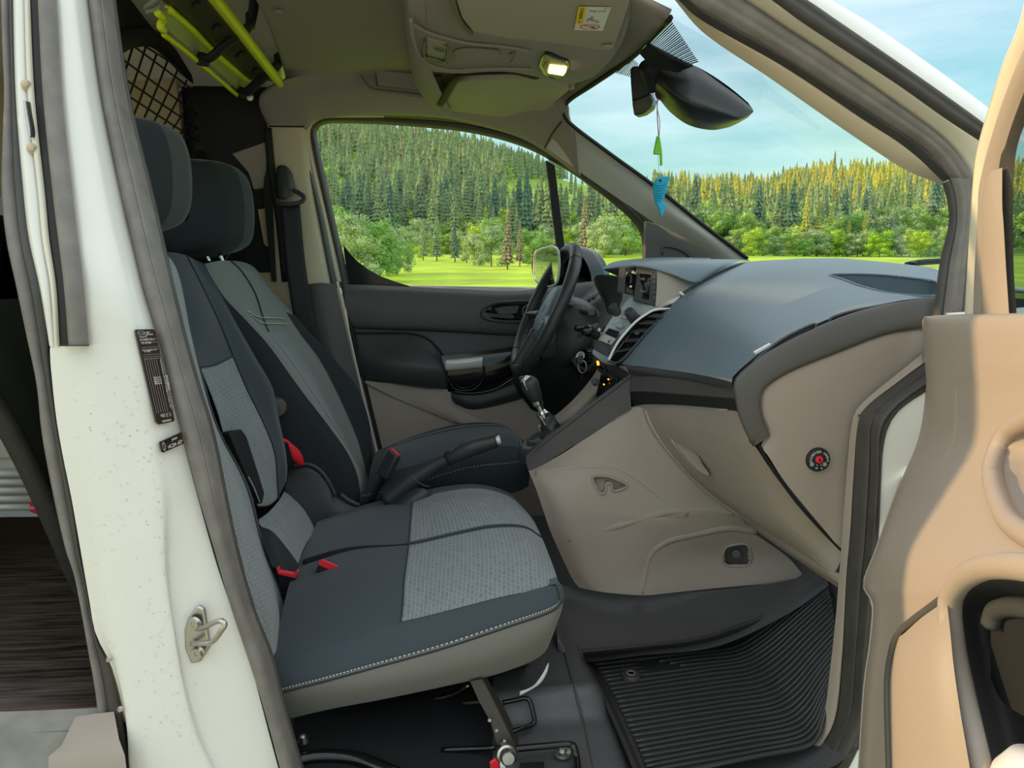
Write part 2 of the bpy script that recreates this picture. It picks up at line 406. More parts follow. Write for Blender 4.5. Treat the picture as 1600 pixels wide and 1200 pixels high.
def wood(name):
    m = mat(name, (54, 48, 44), 0.45); t = m.node_tree; b = t.nodes['Principled BSDF']; co = t.nodes.new('ShaderNodeTexCoord')
    mp_ = t.nodes.new('ShaderNodeMapping'); mp_.inputs['Scale'].default_value = (3, 45, 1); t.links.new(co.outputs['Object'], mp_.inputs[0])
    n = t.nodes.new('ShaderNodeTexNoise'); n.inputs['Scale'].default_value = 3; n.inputs['Detail'].default_value = 8; t.links.new(mp_.outputs[0], n.inputs[0])
    r = t.nodes.new('ShaderNodeValToRGB'); t.links.new(n.outputs[0], r.inputs[0])
    r.color_ramp.elements[0].position = 0.35; r.color_ramp.elements[0].color = (*s2l((26, 24, 24)), 1); r.color_ramp.elements[1].position = 0.75; r.color_ramp.elements[1].color = (*s2l((104, 88, 76)), 1)
    t.links.new(r.outputs[0], b.inputs['Base Color']); bp = t.nodes.new('ShaderNodeBump'); bp.inputs['Strength'].default_value = 0.5; bp.inputs['Distance'].default_value = 0.003
    t.links.new(n.outputs[0], bp.inputs['Height']); t.links.new(bp.outputs[0], b.inputs['Normal'])
    rr = t.nodes.new('ShaderNodeMapRange'); rr.inputs[3].default_value = 0.2; rr.inputs[4].default_value = 0.7; t.links.new(n.outputs[0], rr.inputs[0]); t.links.new(rr.outputs[0], b.inputs['Roughness'])
wood('plywood')
mat('bottle_white', (214, 214, 216), 0.35)
mat('mirror_face', (180, 190, 190), 0.03, metal=1.0)
fabric('cloth_side2', (74, 78, 78), sheen=0.2)
mat('gloss_soft', (38, 40, 41), 0.3, bump=.1, bscale=500)
mat('olive_dark', (66, 70, 52), 0.5)
# ================================================================== VAN SHELL (setting)
# ---- near side: door pillar between the cab door and the sliding door
def nY(o): return lambda x, y: o + tb(y)
wr = struct('wall_right', (-0.5, 0.0, 0.4))
c_strip_r = "84,-30 88,0 97,150 113,300 122,375 131,450 139,540"
jl = "86,-30 90,0 99,150 115,300 124,375 133,450 141,540 146,600 150,680 160,780 172,900 185,1000 198,1060 207,1130 213,1240"
jl2 = "60,-30 60,0 68,150 80,300 88,375 92,450 78,540 82,600 92,680 112,780 133,900 152,1000 172,1035 196,1125 208,1240"
jm = "108,-30 112,0 128,150 152,300 165,375 180,450 196,540 208,600 216,680 240,780 252,900 268,1000 282,1080 300,1160 330,1240"
jm2 = "124,-30 127,0 146,150 174,300 190,375 208,450 230,540 241,600 252,680 270,780 268,880 280,980 300,1080 330,1160 370,1240"
jr = "136,-30 140,0 160,150 190,300 207,375 226,450 253,540 266,600 284,680 310,780 338,880 365,960 392,1040 424,1160 446,1240"
Surf([cv(jl2, nY(-0.005)), cv(jl, nY(-0.022)), cv(jm, nY(-0.018)), cv(jm2, nY(0.0)), cv(jr, nY(0.03))], m=24).mesh('painted_panel', 'paint', wr, nu=60, nv=30, uvs=1)
# inner return of the pillar, behind the seal
Surf([cv(jr, nY(0.03)), cv("150,-30 154,0 176,150 206,300 224,375 242,450 268,540 282,600 300,680 326,780 352,880 378,960 402,1040 432,1160 454,1240", nY(0.10))], m=20).mesh('pillar_return', 'rubber_dark', wr, nu=40, nv=4)
# seal round the cab door at the pillar
sl = "134,-30 138,0 158,150 188,300 205,375 223,450 250,540 264,600 284,680 311,780 335,860 361,950 386,1025 410,1100 437,1200 446,1240"
sr = "176,-30 178,0 200,150 236,300 253,375 270,450 292,540 309,600 333,680 353,780 370,860 395,950 424,1025 443,1100 472,1200 482,1240"
sm = "152,-30 156,0 177,150 210,300 228,375 247,450 272,540 288,600 311,680 333,780 354,860 380,950 407,1025 428,1100 456,1200 466,1240"
band('door_seal', cv(sl, nY(0.03)), cv(sm, nY(0.02)), 0.012, 'rubber', wr, m=60)
band('door_seal', cv(sm, nY(0.022)), cv(sr, nY(0.055)), 0.009, 'rubber', wr, m=60)
tube('seal_lip', cv(sr, nY(0.055)), 0.0035, 'rubber_dark', wr, m=50, seg=6)
# weatherstrip, dark gap, tan flange and painted strip of the sliding door side
band('weatherstrip', cv("58,-30 59,0 67,150 82,300 91,375 100,450 107,540", nY(-0.03)), cv(c_strip_r, nY(-0.03)), 0.012, 'rubber', wr, m=40)
band('weatherstrip_gap', cv("45,-30 46,0 53,150 69,300 76,375 87,450 92,540", nY(-0.008)), cv("59,-30 60,0 68,150 83,300 92,375 101,450 108,540", nY(-0.02)), 0.001, 'matt_black', wr, m=30)
band('flange', cv("37,-30 38,0 43,150 59,300 66,375 79,450 85,540", nY(-0.01)), cv("46,-30 47,0 54,150 70,300 77,375 88,450 93,540", nY(-0.012)), 0.004, 'paint_cream', wr, m=30)
band('painted_strip', cv("19,-30 20,0 24,150 36,300 45,375 62,450 78,540", nY(0.005)), cv("39,-30 40,0 45,150 61,300 68,375 80,450 88,540", nY(-0.005)), 0.008, 'paint', wr, m=30)
Surf([cv("91,539 139,539", -0.045), cv("92,541 139,541", -0.02)]).mesh('weatherstrip_end', 'matt_black', wr, nu=4, nv=2)
# seal round the sliding door opening
s0 = "2,-30 3,0 6,90 8,150 4,240 3,300 10,375 26,450 42,525 58,600 66,680 85,780 104,860 118,900 136,1000 152,1100 162,1240"
s1 = "13,-30 14,0 17,90 19,150 20,240 23,300 31,375 47,450 60,525 73,600 85,680 103,780 118,860 128,900 148,1000 166,1100 180,1240"
s2 = "21,-30 21,0 23,90 25,150 32,240 37,300 45,375 63,450 73,525 82,600 94,680 114,780 126,860 134,900 154,1000 180,1060 208,1240"
band('cargo_seal', cv(s0, nY(0.015)), cv(s1, nY(0.008)), 0.010, 'rubber', wr, m=70)
band('cargo_seal_base', cv(s1, nY(0.008)), cv(s2, nY(0.004)), 0.005, 'rubber_dark', wr, m=70)
for x, y in ((42, 133), (51, 232)):
    lathe('bolt', P(x, y, -0.012 + tb(y)), (0.15, -1, 0), [(0.0, 0.009), (0.004, 0.008), (0.005, 0.005), (0.007, 0.004), (0.008, 0.0)], 'pillar_tan', wr, 14)
band('hinge_bracket', cv("40,160 43,180 47,205 50,215", nY(-0.012)), cv("48,160 51,180 55,205 55,215", nY(-0.015)), 0.012, 'steel', wr, m=12)
Surf([cv("164,1018 172,1040 186,1090 193,1128", 0.0), cv("176,1022 184,1040 196,1090 200,1128", -0.012)]).mesh('rust_flange', 'rust', wr, nu=10, nv=5)
for x, y in ((170, 1030), (188, 1108)):
    lathe('bolt', P(x, y, -0.02), (0.15, -1, 0), [(0.0, 0.004), (0.003, 0.004), (0.005, 0.0)], 'steel', wr, 10)
# water beads on the paint: far too many to count
dv_ = []; df_ = []
def drop(c, r, n, V, F):
    B = basis(n); b = len(V); k = 5
    for rr, h in ((1.0, 0.0), (0.7, 0.45)):
        for i in range(k): a = 6.283 * i / k; V.append(Vector(c) + B @ Vector((r * rr * math.cos(a), r * rr * math.sin(a), r * h)))
    V.append(Vector(c) + B @ Vector((0, 0, r * 0.6)))
    for i in range(k):
        F.append((b + i, b + (i + 1) % k, b + k + (i + 1) % k, b + k + i)); F.append((b + k + i, b + k + (i + 1) % k, b + 2 * k))
_g = Surf([cv(jl2, nY(-0.005)), cv(jl, nY(-0.022)), cv(jm, nY(-0.018)), cv(jm2, nY(0.0)), cv(jr, nY(0.03))], m=24).grid(120, 60)
for _ in range(420):
    i = int(rng.integers(55, 119)); j = int(np.clip(rng.normal(30, 12), 8, 52)); drop(_g[j, i] + np.array((rng.normal(0, .003), -0.0004, rng.normal(0, .006))), rng.uniform(.0007, .0018), (0.2, -1, 0), dv_, df_)
o = mk('water_beads', dv_, df_, 'glass_drop', wr); o['kind'] = 'stuff'

# the van's outer side behind the opening and the sliding door pushed back along it
ext = struct('wall_right.001', (-1.6, -0.02, 0.3))
Surf([[Vector((-1.28, 0.0, 0.45)), Vector((-1.28, 0.0, 1.2)), Vector((-1.28, 0.14, 1.8))], [Vector((-2.5, 0.0, 0.45)), Vector((-2.5, 0.0, 1.2)), Vector((-2.5, 0.14, 1.8))]]).mesh('side_panel', 'paint', ext, nu=12, nv=3, thick=0.02)
Surf([[Vector((-1.32, -0.075, 0.40)), Vector((-1.32, -0.085, 1.15)), Vector((-1.32, 0.05, 1.72))], [Vector((-2.25, -0.075, 0.40)), Vector((-2.25, -0.085, 1.15)), Vector((-2.25, 0.05, 1.72))]]).mesh('sliding_door', 'paint', ext, nu=12, nv=3, thick=0.03)

# ---- near windshield pillar, door aperture frame
t1 = struct('trim_1', (0.5, 0.05, 1.3))
ab = ["985,-60 1045,-10 1100,52 1200,120 1300,190 1380,244 1420,268 1472,289",
      "1000,-60 1060,0 1100,34 1225,105 1350,188 1400,220 1437,249 1473,284",
      "1020,-60 1077,0 1150,44 1225,88 1300,137 1400,201 1452,238 1484,278",
      "1070,-60 1165,0 1233,46 1300,90 1400,160 1469,212 1503,250 1522,285",
      "1115,-60 1205,0 1250,33 1300,66 1400,131 1475,184 1534,223 1560,243",
      "1165,-60 1262,0 1306,30 1350,60 1444,125 1506,169 1544,197 1575,220",
      "1205,-60 1300,0 1340,24 1381,50 1475,116 1550,172 1590,204 1620,228"]
aY = [0.10, 0.085, 0.065, 0.045, 0.005, -0.01, 0.03]
def arcs(k, off=0.0): return cv(ab[k], nY(aY[k] + off))
band('pillar_garnish', arcs(0, 0.02), arcs(1), 0.006, 'pillar_tan', t1, m=40)
band('inner_seal', arcs(1), arcs(2), 0.008, 'rubber_dark', t1, m=50)
band('door_seal', arcs(2), arcs(3), 0.016, 'rubber', t1, m=60, prof=[0, .55, .8, .72, .95, 1.0, .9, .5, 0])
band('painted_flange', arcs(3), arcs(4), 0.006, 'paint_cream', t1, m=50)
band('outer_seal', arcs(4), arcs(5), 0.010, 'rubber_dark', t1, m=50, prof=[0, .8, 1, .9, .6, .75, .6, 0])
band('outer_skin', arcs(5), arcs(6), 0.010, 'paint', t1, m=50)
# where the frame turns down behind the dashboard's end
v0 = cv("1472,287 1479,310 1482,350 1469,406 1459,481 1455,520 1447,565", lambda x, y: 0.10 + tb(y) - 0.03)
v1 = cv("1484,278 1492,305 1494,350 1484,406 1474,481 1470,520 1462,580", lambda x, y: 0.06 + tb(y))
v2 = cv("1522,283 1520,322 1513,350 1507,437 1503,490 1500,530 1490,600", lambda x, y: 0.045 + tb(y))
v3 = cv("1560,243 1540,322 1534,350 1526,437 1520,490 1518,540 1516,640", lambda x, y: 0.01)
band('inner_seal', v0, v1, 0.006, 'rubber_dark', t1, m=30)
band('door_seal', v1, v2, 0.014, 'rubber', t1, m=40, prof=[0, .55, .8, .72, .95, 1.0, .9, .5, 0])
band('painted_flange', v2, v3, 0.004, 'paint', t1, m=30)

# ---- lower door aperture: trim edge, rubber, painted sill
t2 = struct('trim_2', (0.5, 0.03, 0.7))
g0 = "1447,548 1397,588 1344,633 1331,662 1323,737 1314,862 1310,912 1306,962 1298,1037 1285,1125 1254,1169 1223,1197 1190,1225"
g1 = "1447,564 1400,598 1351,635 1338,662 1332,750 1328,825 1322,890 1319,956 1316,1025 1306,1119 1281,1169 1266,1197 1244,1225"
g2 = "1447,583 1387,626 1362,660 1359,737 1352,850 1346,909 1342,970 1337,1025 1331,1106 1312,1162 1294,1197 1275,1225"
g3 = "1449,610 1412,635 1391,660 1380,700 1376,769 1372,856 1366,930 1359,1000 1353,1125 1344,1162 1328,1197 1310,1225"
g4 = "1475,625 1450,660 1440,700 1430,760 1420,850 1410,930 1405,1000 1400,1125 1396,1162 1390,1197 1380,1230"
band('trim_edge', cv(g0, 0.075), cv(g1, 0.06), 0.010, 'trim_grey', t2, m=60)
band('door_seal', cv(g1, 0.06), cv(g2, 0.03), 0.010, 'rubber_dark', t2, m=60)
band('door_seal', cv(g2, 0.03), cv(g3, 0.012), 0.014, 'rubber_dark', t2, m=60, prof=[0, .7, 1, .85, .5, .35, .25, 0])
Surf([cv(g3, 0.014), cv(g4, 0.0)], m=24).mesh('painted_flange', 'paint', t2, nu=40, nv=6)
Surf([cv("430,1245 470,1240 700,1240 1000,1235 1190,1225", 0.06), cv("400,1300 700,1290 1000,1280 1244,1225", 0.02)], m=12).mesh('sill_cover', 'rubber_dark', t2, nu=20, nv=4)

# ---- windshield
w1 = struct('window_1', (0.6, 0.6, 1.2))
wl = cv("884,163,1.2 890,192,1.22 950,240,1.25 1019,288,1.28 1097,350,1.3 1170,404,1.3")
w0_, w1_ = P(1001, 75, .72), P(1400, 404, .75)
wm = [w0_ + (w1_ - w0_) * k / 5 + Vector((.03, 0, .03)) * math.sin(math.pi * k / 5) for k in range(6)]
wrr = cv("1046,26,0.25 1150,86,0.215 1250,155,0.19 1350,222,0.165 1430,262,0.15 1490,300,0.12 1500,480,0.09")
WS = Surf([wl, wm, wrr], m=14)
WS.mesh('glass', 'glass_clear', w1, nu=30, nv=16)
ong = onsurf(WS, 90, 90)
# dotted sun band behind the mirror
def bandq(tl, tr, bl, br, n):
    V = []; F = []
    for k in range(n):
        q = []
        for t_ in (k / n, (k + .55) / n):
            for a_, c_ in ((tl, bl), (tr, br)): q.append(ong(a_[0] + (c_[0] - a_[0]) * t_, a_[1] + (c_[1] - a_[1]) * t_, .004))
        b = len(V); V += [q[0], q[1], q[3], q[2]]; F.append((b, b + 1, b + 2, b + 3))
    return V, F
V, F = bandq((1047, 30), (1000, 80), (1092, 98), (1040, 114), 24)
o = mk('sun_band_lines', V, F, 'gloss_black', w1, smooth=False, solid=0.0008); o['kind'] = 'stuff'
V, F = bandq((988, 92), (962, 114), (998, 100), (990, 122), 9)
o = mk('sun_band_lines', V, F, 'gloss_black', w1, smooth=False, solid=0.0008); o['kind'] = 'stuff'
tube('glass_edge', [ong(x, y, .004) for x, y in pxs("1047,28 1020,58 985,92 930,130 892,155 884,168 888,190 950,238 1019,288 1097,350 1168,404")], 0.006, 'matt_black', w1, m=70, seg=6)

# ---- ceiling: headliner from its rear edge to the windshield
ce = struct('ceiling', (0.0, 0.7, 1.75))
zc = 1.75
hl = [cv("420,201,1.38 475,202,1.38 505,186,1.39 600,180,1.39 700,186,1.38 800,211,1.36 850,236,1.35 905,276,1.34"),
      cv("405,156,1.30 470,150,1.30 510,145,1.30 600,142,1.29 700,150,1.28 800,170,1.25 860,190,1.24 895,210,1.23"),
      cv("440,128,1.23 480,120,1.24 530,116,1.24 600,114,1.24 700,116,1.23 800,130,1.20 858,152,1.19 888,172,1.19"),
      [PZ(443, 108, zc), PZ(480, 100, zc), PZ(530, 96, zc), PZ(600, 92, zc), PZ(700, 96, zc), PZ(800, 100, zc + .0), P(880, 112, 1.1), P(900, 150, 1.13)],
      [PZ(400, 0, zc), PZ(450, 0, zc), PZ(500, 0, zc), PZ(560, 0, zc), PZ(660, 0, zc), PZ(760, 0, zc), P(880, 20, .66), P(1000, 78, .72)],
      [Vector((-.40, .18, zc - .03)), Vector((-.35, .18, zc - .03)), Vector((-.28, .18, zc - .03)), Vector((-.2, .18, zc - .03)), Vector((-.1, .18, zc - .03)), Vector((.0, .18, zc - .03)), Vector((.12, .18, zc - .04)), P(1046, 24, .22)]]
Surf(hl).mesh('headliner', 'headliner', ce, nu=60, nv=40, thick=0.01)
# the body-coloured roof over the cab and the cargo bay
Surf([[Vector((-2.5, 1.42, 1.72)), Vector((0.1, 1.42, 1.72)), Vector((.26, 1.36, 1.66))], [Vector((-2.5, .75, 1.86)), Vector((0.1, .75, 1.84)), Vector((.36, .75, 1.74))], [Vector((-2.5, .14, 1.80)), Vector((0.1, .16, 1.80)), Vector((.30, .2, 1.69))]]).mesh('roof_skin', 'paint', ce, nu=12, nv=12)
# grab handle pocket in the far side rail
tube('pocket_edge', cv("556,100,1.22 560,118,1.25 572,136,1.27 590,143,1.28 640,148,1.28 690,157,1.27"), 0.007, 'headliner', ce, m=24)
Surf([cv("586,106,1.24 640,110,1.24 690,116,1.24"), cv("588,134,1.27 640,139,1.27 690,148,1.27")]).mesh('pocket_back', 'trim_dark', ce, nu=6, nv=3, off=0.004)
Surf([cv("588,106,1.23 640,112,1.23 690,118,1.23"), cv("592,131,1.26 640,136,1.26 690,145,1.26")]).mesh('pocket_panel', 'headliner', ce, nu=6, nv=3, off=0.012)
# button in the headliner
lathe('trim_clip', PZ(436, 18, zc - 0.006), (0, 0, -1), [(0.0, 0.004), (0.008, 0.003), (0.011, 0.0)], 'headliner', ce, 14)

# ---- far side: door pillar, cargo side panel
wlf = struct('wall_left', (-0.5, 1.4, 0.45))
Surf([cv("418,194,1.37 440,195,1.36 462,196,1.36 478,200,1.385"), cv("424,300,1.37 450,300,1.35 478,302,1.36 492,302,1.39"), cv("432,450,1.37 470,446,1.34 506,446,1.36 519,446,1.39"), cv("440,600,1.36 490,610,1.34 530,620,1.36 552,620,1.39"), cv("450,800,1.36 520,800,1.34 570,800,1.36 590,800,1.39")]).mesh('pillar_garnish', 'pillar_tan', wlf, nu=14, nv=30)
Surf([cv("476,445,1.335 500,442,1.325 524,444,1.355"), cv("500,560,1.325 525,560,1.315 551,560,1.345"), cv("520,690,1.32 552,690,1.31 582,690,1.34"), cv("540,800,1.32 574,800,1.31 606,800,1.34")]).mesh('pillar_lower_cover', 'trim_dark', wlf, nu=8, nv=16)
tube('pillar_joint', cv("420,197,1.355 475,198,1.35"), 0.0025, 'matt_black', wlf, m=6, seg=6)
# inner side of the cargo bay and cab side, seen past the seats
Surf([[Vector((-2.45, 1.40, .5)), Vector((-.80, 1.41, .5))], [Vector((-2.45, 1.40, 1.1)), Vector((-.80, 1.41, 1.1))], [Vector((-2.45, 1.33, 1.75)), Vector((-.8, 1.33, 1.75))]]).mesh('cargo_side', 'beige_panel', wlf, nu=8, nv=8, thick=0.02)
Surf([[Vector((-.80, 1.40, .35)), Vector((-.53, 1.41, .35))], [Vector((-.80, 1.40, 1.1)), Vector((-.53, 1.41, 1.1))], [Vector((-.80, 1.38, 1.80)), Vector((-.53, 1.38, 1.80))]]).mesh('cab_side', 'matt_black', wlf, nu=8, nv=8, thick=0.02)
for xr in (-1.5, -1.9): box('cargo_rib', (xr, 1.375, 1.1), (.05, .04, 1.2), 'olive_dark', wlf, .006)
Surf([[Vector((-2.5, .02, .3)), Vector((-2.5, 1.45, .3))], [Vector((-2.5, .03, 1.1)), Vector((-2.5, 1.44, 1.1))], [Vector((-2.45, .14, 1.8)), Vector((-2.45, 1.36, 1.8))]]).mesh('rear_doors', 'paint', wlf, nu=6, nv=8, thick=0.02)
plate('side_lining', cv("362,240 414,222 424,292 396,296 388,270", 1.385), 0.012, 'trim_grey', wlf, bevel=0.003)
plate('side_lining', cv("402,327 424,324 432,395 412,382", 1.385), 0.012, 'beige_panel', wlf, bevel=0.003)
plate('side_lining', cv("400,426 446,426 452,492 414,450", 1.385), 0.012, 'beige_panel', wlf, bevel=0.003)
tube('side_rib', cv("418,200 424,262 436,340 446,440", 1.36), 0.012, 'matt_black', wlf, m=16)
Surf([cv("436,196,1.37 430,262,1.365 426,300,1.36 432,440,1.36"), cv("414,205,1.37 416,262,1.365 412,300,1.36 424,440,1.36")]).mesh('side_post', 'matt_black', wlf, nu=12, nv=3)
# far windshield pillar
t3 = struct('trim_3', (0.5, 1.35, 1.2))
Surf([cv("853,231,1.32 925,282,1.33 1000,333,1.345 1040,360,1.36 1097,402,1.37 1112,416,1.37"), cv("868,208,1.27 930,254,1.28 1005,305,1.30 1060,343,1.30 1120,388,1.31 1145,408,1.31"), cv("878,188,1.22 950,240,1.25 1019,290,1.28 1097,352,1.30 1150,390,1.30 1172,408,1.30")]).mesh('pillar_garnish', 'pillar_trim', t3, nu=30, nv=9)
tube('pillar_joint', cv("851,231,1.312 862,210,1.262 877,190,1.212"), 0.0022, 'matt_black', t3, m=8, seg=6)
plate('speaker_sail', cv("1008,345 1028,350 1060,372 1100,400 1108,416 1008,416", 1.375), 0.02, 'trim_dark', t3, bevel=0.004)
tube('sail_groove', cv("1036,398 1036,386 1052,387 1068,393 1078,402", 1.37), 0.003, 'black_plastic', t3, m=16, seg=6)

# ---- cab floor and its black vinyl
fl = struct('floor', (0.2, 0.6, 0.42))
Surf([[Vector((-1.0, -.02, .33)), Vector((.1, -.02, .33)), Vector((.62, .0, .33)), Vector((.95, 0.05, .60))], [Vector((-1.0, .5, .34)), Vector((.1, .5, .34)), Vector((.6, .5, .34)), Vector((.95, .5, .60))], [Vector((-1.0, 1.42, .34)), Vector((.1, 1.42, .34)), Vector((.6, 1.42, .34)), Vector((.95, 1.42, .60))]]).mesh('floor_pan', 'vinyl_floor', fl, nu=24, nv=12)
# raised vinyl under the console
Surf([cv("862,905,.62 900,920,.60 1000,928,.56 1120,922,.52 1240,905,.47 1300,880,.42"), cv("866,935,.52 900,950,.50 1000,965,.47 1100,965,.44 1210,935,.42 1290,892,.40"), cv("870,985,.36 905,1020,.34 1000,1000,.38 1120,985,.38 1220,950,.38 1292,905,.38"), cv("872,1015,.33 905,1034,.30 1000,1024,.31 1120,1010,.33 1230,960,.36 1295,915,.37")]).mesh('vinyl_hump', 'vinyl_floor', fl, nu=50, nv=20)
ST = Surf([[PZ(770, 1000, .40), PZ(830, 1000, .40), PZ(870, 1000, .40), PZ(898, 1006, .40), PZ(910, 1022, .37)],
      [PZ(770, 1066, .39), PZ(830, 1062, .395), PZ(880, 1058, .40), PZ(920, 1055, .40), PZ(933, 1064, .36)],
      [PZ(770, 1088, .39), PZ(830, 1082, .395), PZ(890, 1076, .402), PZ(932, 1074, .40), PZ(945, 1082, .36)],
      [PZ(770, 1136, .35), PZ(830, 1130, .355), PZ(900, 1122, .362), PZ(944, 1118, .362), PZ(959, 1124, .345)],
      [PZ(770, 1165, .345), PZ(830, 1160, .35), PZ(905, 1152, .357), PZ(956, 1150, .357), PZ(971, 1157, .34)],
      [PZ(770, 1250, .34), PZ(830, 1250, .345), PZ(920, 1240, .352), PZ(984, 1235, .352), PZ(999, 1242, .33)]])
ST.mesh('vinyl_step', 'vinyl_floor', fl, nu=50, nv=50)
ons = onsurf(ST)
tube('seam', [ons(x, y, .001) for x, y in pxs("882,1020 890,1050 898,1078 910,1124 916,1152 930,1215")], 0.0022, 'rubber_dark', fl, m=20, seg=6)
Surf([[PZ(460, 1120, .36), PZ(620, 1080, .36), PZ(780, 1040, .36)], [PZ(460, 1250, .335), PZ(620, 1250, .335), PZ(790, 1250, .335)]]).mesh('underseat_shade', 'void_black', fl, nu=6, nv=4)  # near-black sheet standing in for the shade under the bench
tube('floor_tube', [PZ(455, 1190, .35), PZ(500, 1182, .35), PZ(560, 1186, .35), PZ(620, 1210, .35)], .012, 'gloss_black', fl, m=16)
lathe('floor_bolt', PZ(474, 1157, .37), (0, -.4, 1), [(0, .014), (.005, .013), (.008, .006), (.010, 0)], 'steel', fl, 12)
# cargo floor
Surf([[Vector((-2.4, .0, .48)), Vector((-.52, .0, .48))], [Vector((-2.4, 1.4, .48)), Vector((-.52, 1.4, .48))]]).mesh('cargo_floor', 'plywood', fl, nu=6, nv=6, thick=0.02)
plate('floor_edge_strip', [PZ(-80, 1108, .482), PZ(160, 1102, .482), PZ(165, 1140, .462), PZ(-80, 1150, .462)], 0.008, 'rust', fl, bevel=0.002)
Surf([cv("-120,1112,.02 0,1112,.02 175,1105,.02"), cv("-120,1150,.0 0,1146,.0 180,1140,.0"), cv("-120,1290,-.05 0,1280,-.05 220,1280,-.05")]).mesh('cargo_sill', 'grey_floor', fl, nu=12, nv=8)
Surf([cv("118,1120,0 150,1115,0 178,1112,0"), cv("96,1165,-.035 140,1158,-.035 186,1155,-.035"), cv("76,1182,-.05 140,1180,-.05 195,1180,-.05"), cv("74,1260,-.06 140,1260,-.06 205,1260,-.06")], linv=True).mesh('sill_step', 'trim_grey', fl, nu=8, nv=10)

# ---- bulkhead behind the seats
wb = struct('wall_rear', (-0.75, .7, .5))
XB = -0.76
def bx(x, y): return PX(x, y, XB)
fb = "-110,470 -40,590 0,648 45,733 90,833 120,903 150,960 190,1040"
Surf([[Vector((XB, .06, 1.28)), Vector((XB, 1.42, 1.28))]] + [[bx(x, y), Vector((XB, 1.42, bx(x, y).z))] for x, y in pxs(fb)]).mesh('bulkhead_panel', 'partition_black', wb, nu=10, nv=40, thick=0.012)
tube('bulkhead_frame', [bx(x, y) for x, y in pxs(fb)], .021, 'rubber_dark', wb, m=40, flat=.6)
tube('frame_lip', [bx(x + 9, y - 4) + Vector((.0, -.02, 0)) for x, y in pxs(fb)], .004, 'trim_dark', wb, m=40, seg=6)
tube('bulkhead_rim', [bx(178, 72), bx(205, 60), bx(235, 60), bx(262, 78), bx(300, 118), bx(330, 150), bx(340, 185), bx(322, 232), bx(300, 262)], 0.022, 'matt_black', wb, m=40)
Surf([[bx(150, -50), bx(230, -40), bx(300, 40), bx(360, 120), bx(372, 250)], [bx(170, 66), bx(230, 62), bx(280, 100), bx(332, 155), bx(326, 230)]]).mesh('bulkhead_upper', 'matt_black', wb, nu=20, nv=4, thick=0.01)
# wire mesh in the bulkhead window, each wire its own piece
rimp = [(178, 72), (205, 64), (235, 66), (262, 84), (300, 124), (328, 155), (336, 185), (320, 230), (300, 258), (170, 258)]
def wires(lines):
    for (x0, y0, x1, y1, bow) in lines:
        pts = []
        for k in range(17):
            t = k / 16; x = x0 + (x1 - x0) * t; y = y0 + (y1 - y0) * t - bow * 4 * t * (1 - t)
            if inpoly(x, y, rimp): pts.append(bx(x, y))
        if len(pts) > 2: tube('wire', pts, 0.0028, 'matt_black', wb, m=max(5, len(pts)), seg=5)
wires([(150, 62, 330, 195, 0), (160, 100, 330, 215, 0), (170, 130, 320, 228, 0), (195, 62, 335, 165, 0), (165, 170, 300, 250, 0)])
wires([(160, 200, 300, 262, 0), (200, 56, 300, 118, 0)])
wires([(168 + 17 * k, 240 - 3 * k, 232 + 17 * k, 60 + 12 * k, -6) for k in range(-4, 9)])
plate('bulkhead_grey_plate', [bx(-30, 300), bx(12, 310), bx(36, 430), bx(40, 465), bx(-30, 470)], .004, 'silver_panel', wb)  # lighter grey area of the bulkhead, laid on as a thin plate
# ================================================================== DRIVER'S DOOR (closed, far side)
dd = thing('door_1', "closed driver's door with dark trim panel, silver pull handle and wet window", 'door', (0.0, 1.45, 0.45))
dd['kind'] = 'structure'
Surf([cv("537,444,1.42 600,446,1.42 660,449,1.42 720,452,1.42 800,455,1.42 860,448,1.42 920,440,1.42 1010,430,1.42"),
      cv("538,456,1.395 600,457,1.395 660,460,1.395 720,463,1.395 800,466,1.395 860,460,1.395 920,452,1.395 1010,445,1.395"),
      cv("541,482,1.385 600,483,1.38 660,486,1.38 720,489,1.38 800,493,1.38 860,492,1.38 920,488,1.38 1010,480,1.38"),
      cv("545,508,1.395 600,510,1.385 660,512,1.385 720,515,1.385 800,519,1.39 860,518,1.39 920,512,1.39 1010,505,1.39"),
      cv("546,514,1.42 600,516,1.415 660,518,1.415 720,521,1.415 800,526,1.415 860,526,1.415 920,520,1.415 1010,512,1.415")]
     ).mesh('upper_trim', 'trim_dark', dd, nu=40, nv=24, cut=[pxs("758,487 768,478 790,474 832,474 832,497 800,501 768,497")])
Surf([cv("545,512,1.415 600,514,1.41 660,517,1.41 720,520,1.41 800,525,1.41 860,525,1.41 930,520,1.41 1010,512,1.41"),
      cv("552,548,1.41 610,552,1.40 670,554,1.395 730,556,1.40 800,556,1.40 860,550,1.40 930,545,1.40 1010,540,1.40"),
      cv("560,590,1.40 620,596,1.385 680,604,1.385 735,612,1.39 790,604,1.39 860,585,1.39 930,575,1.39 1010,570,1.39")]
     ).mesh('middle_trim', 'black_plastic', dd, nu=40, nv=14)
# padded armrest
Surf([cv("549,522,1.408 600,521,1.40 640,522,1.395 668,530,1.39 690,552,1.395"),
      cv("555,545,1.395 605,545,1.37 650,545,1.365 680,556,1.37 696,572,1.385"),
      cv("560,568,1.385 610,570,1.335 655,571,1.325 688,577,1.335 699,588,1.37"),
      cv("563,588,1.395 615,594,1.35 660,600,1.345 690,603,1.355 702,606,1.38"),
      cv("564,594,1.41 615,600,1.39 660,606,1.39 690,608,1.39 704,609,1.40")]).mesh('armrest', 'black_plastic', dd, nu=30, nv=24, puff=0.004)
tube('armrest_piping', cv("549,521,1.405 600,520,1.397 640,521,1.392 668,529,1.387 690,551,1.39 699,570,1.38"), 0.003, 'matt_black', dd, m=24, seg=6)
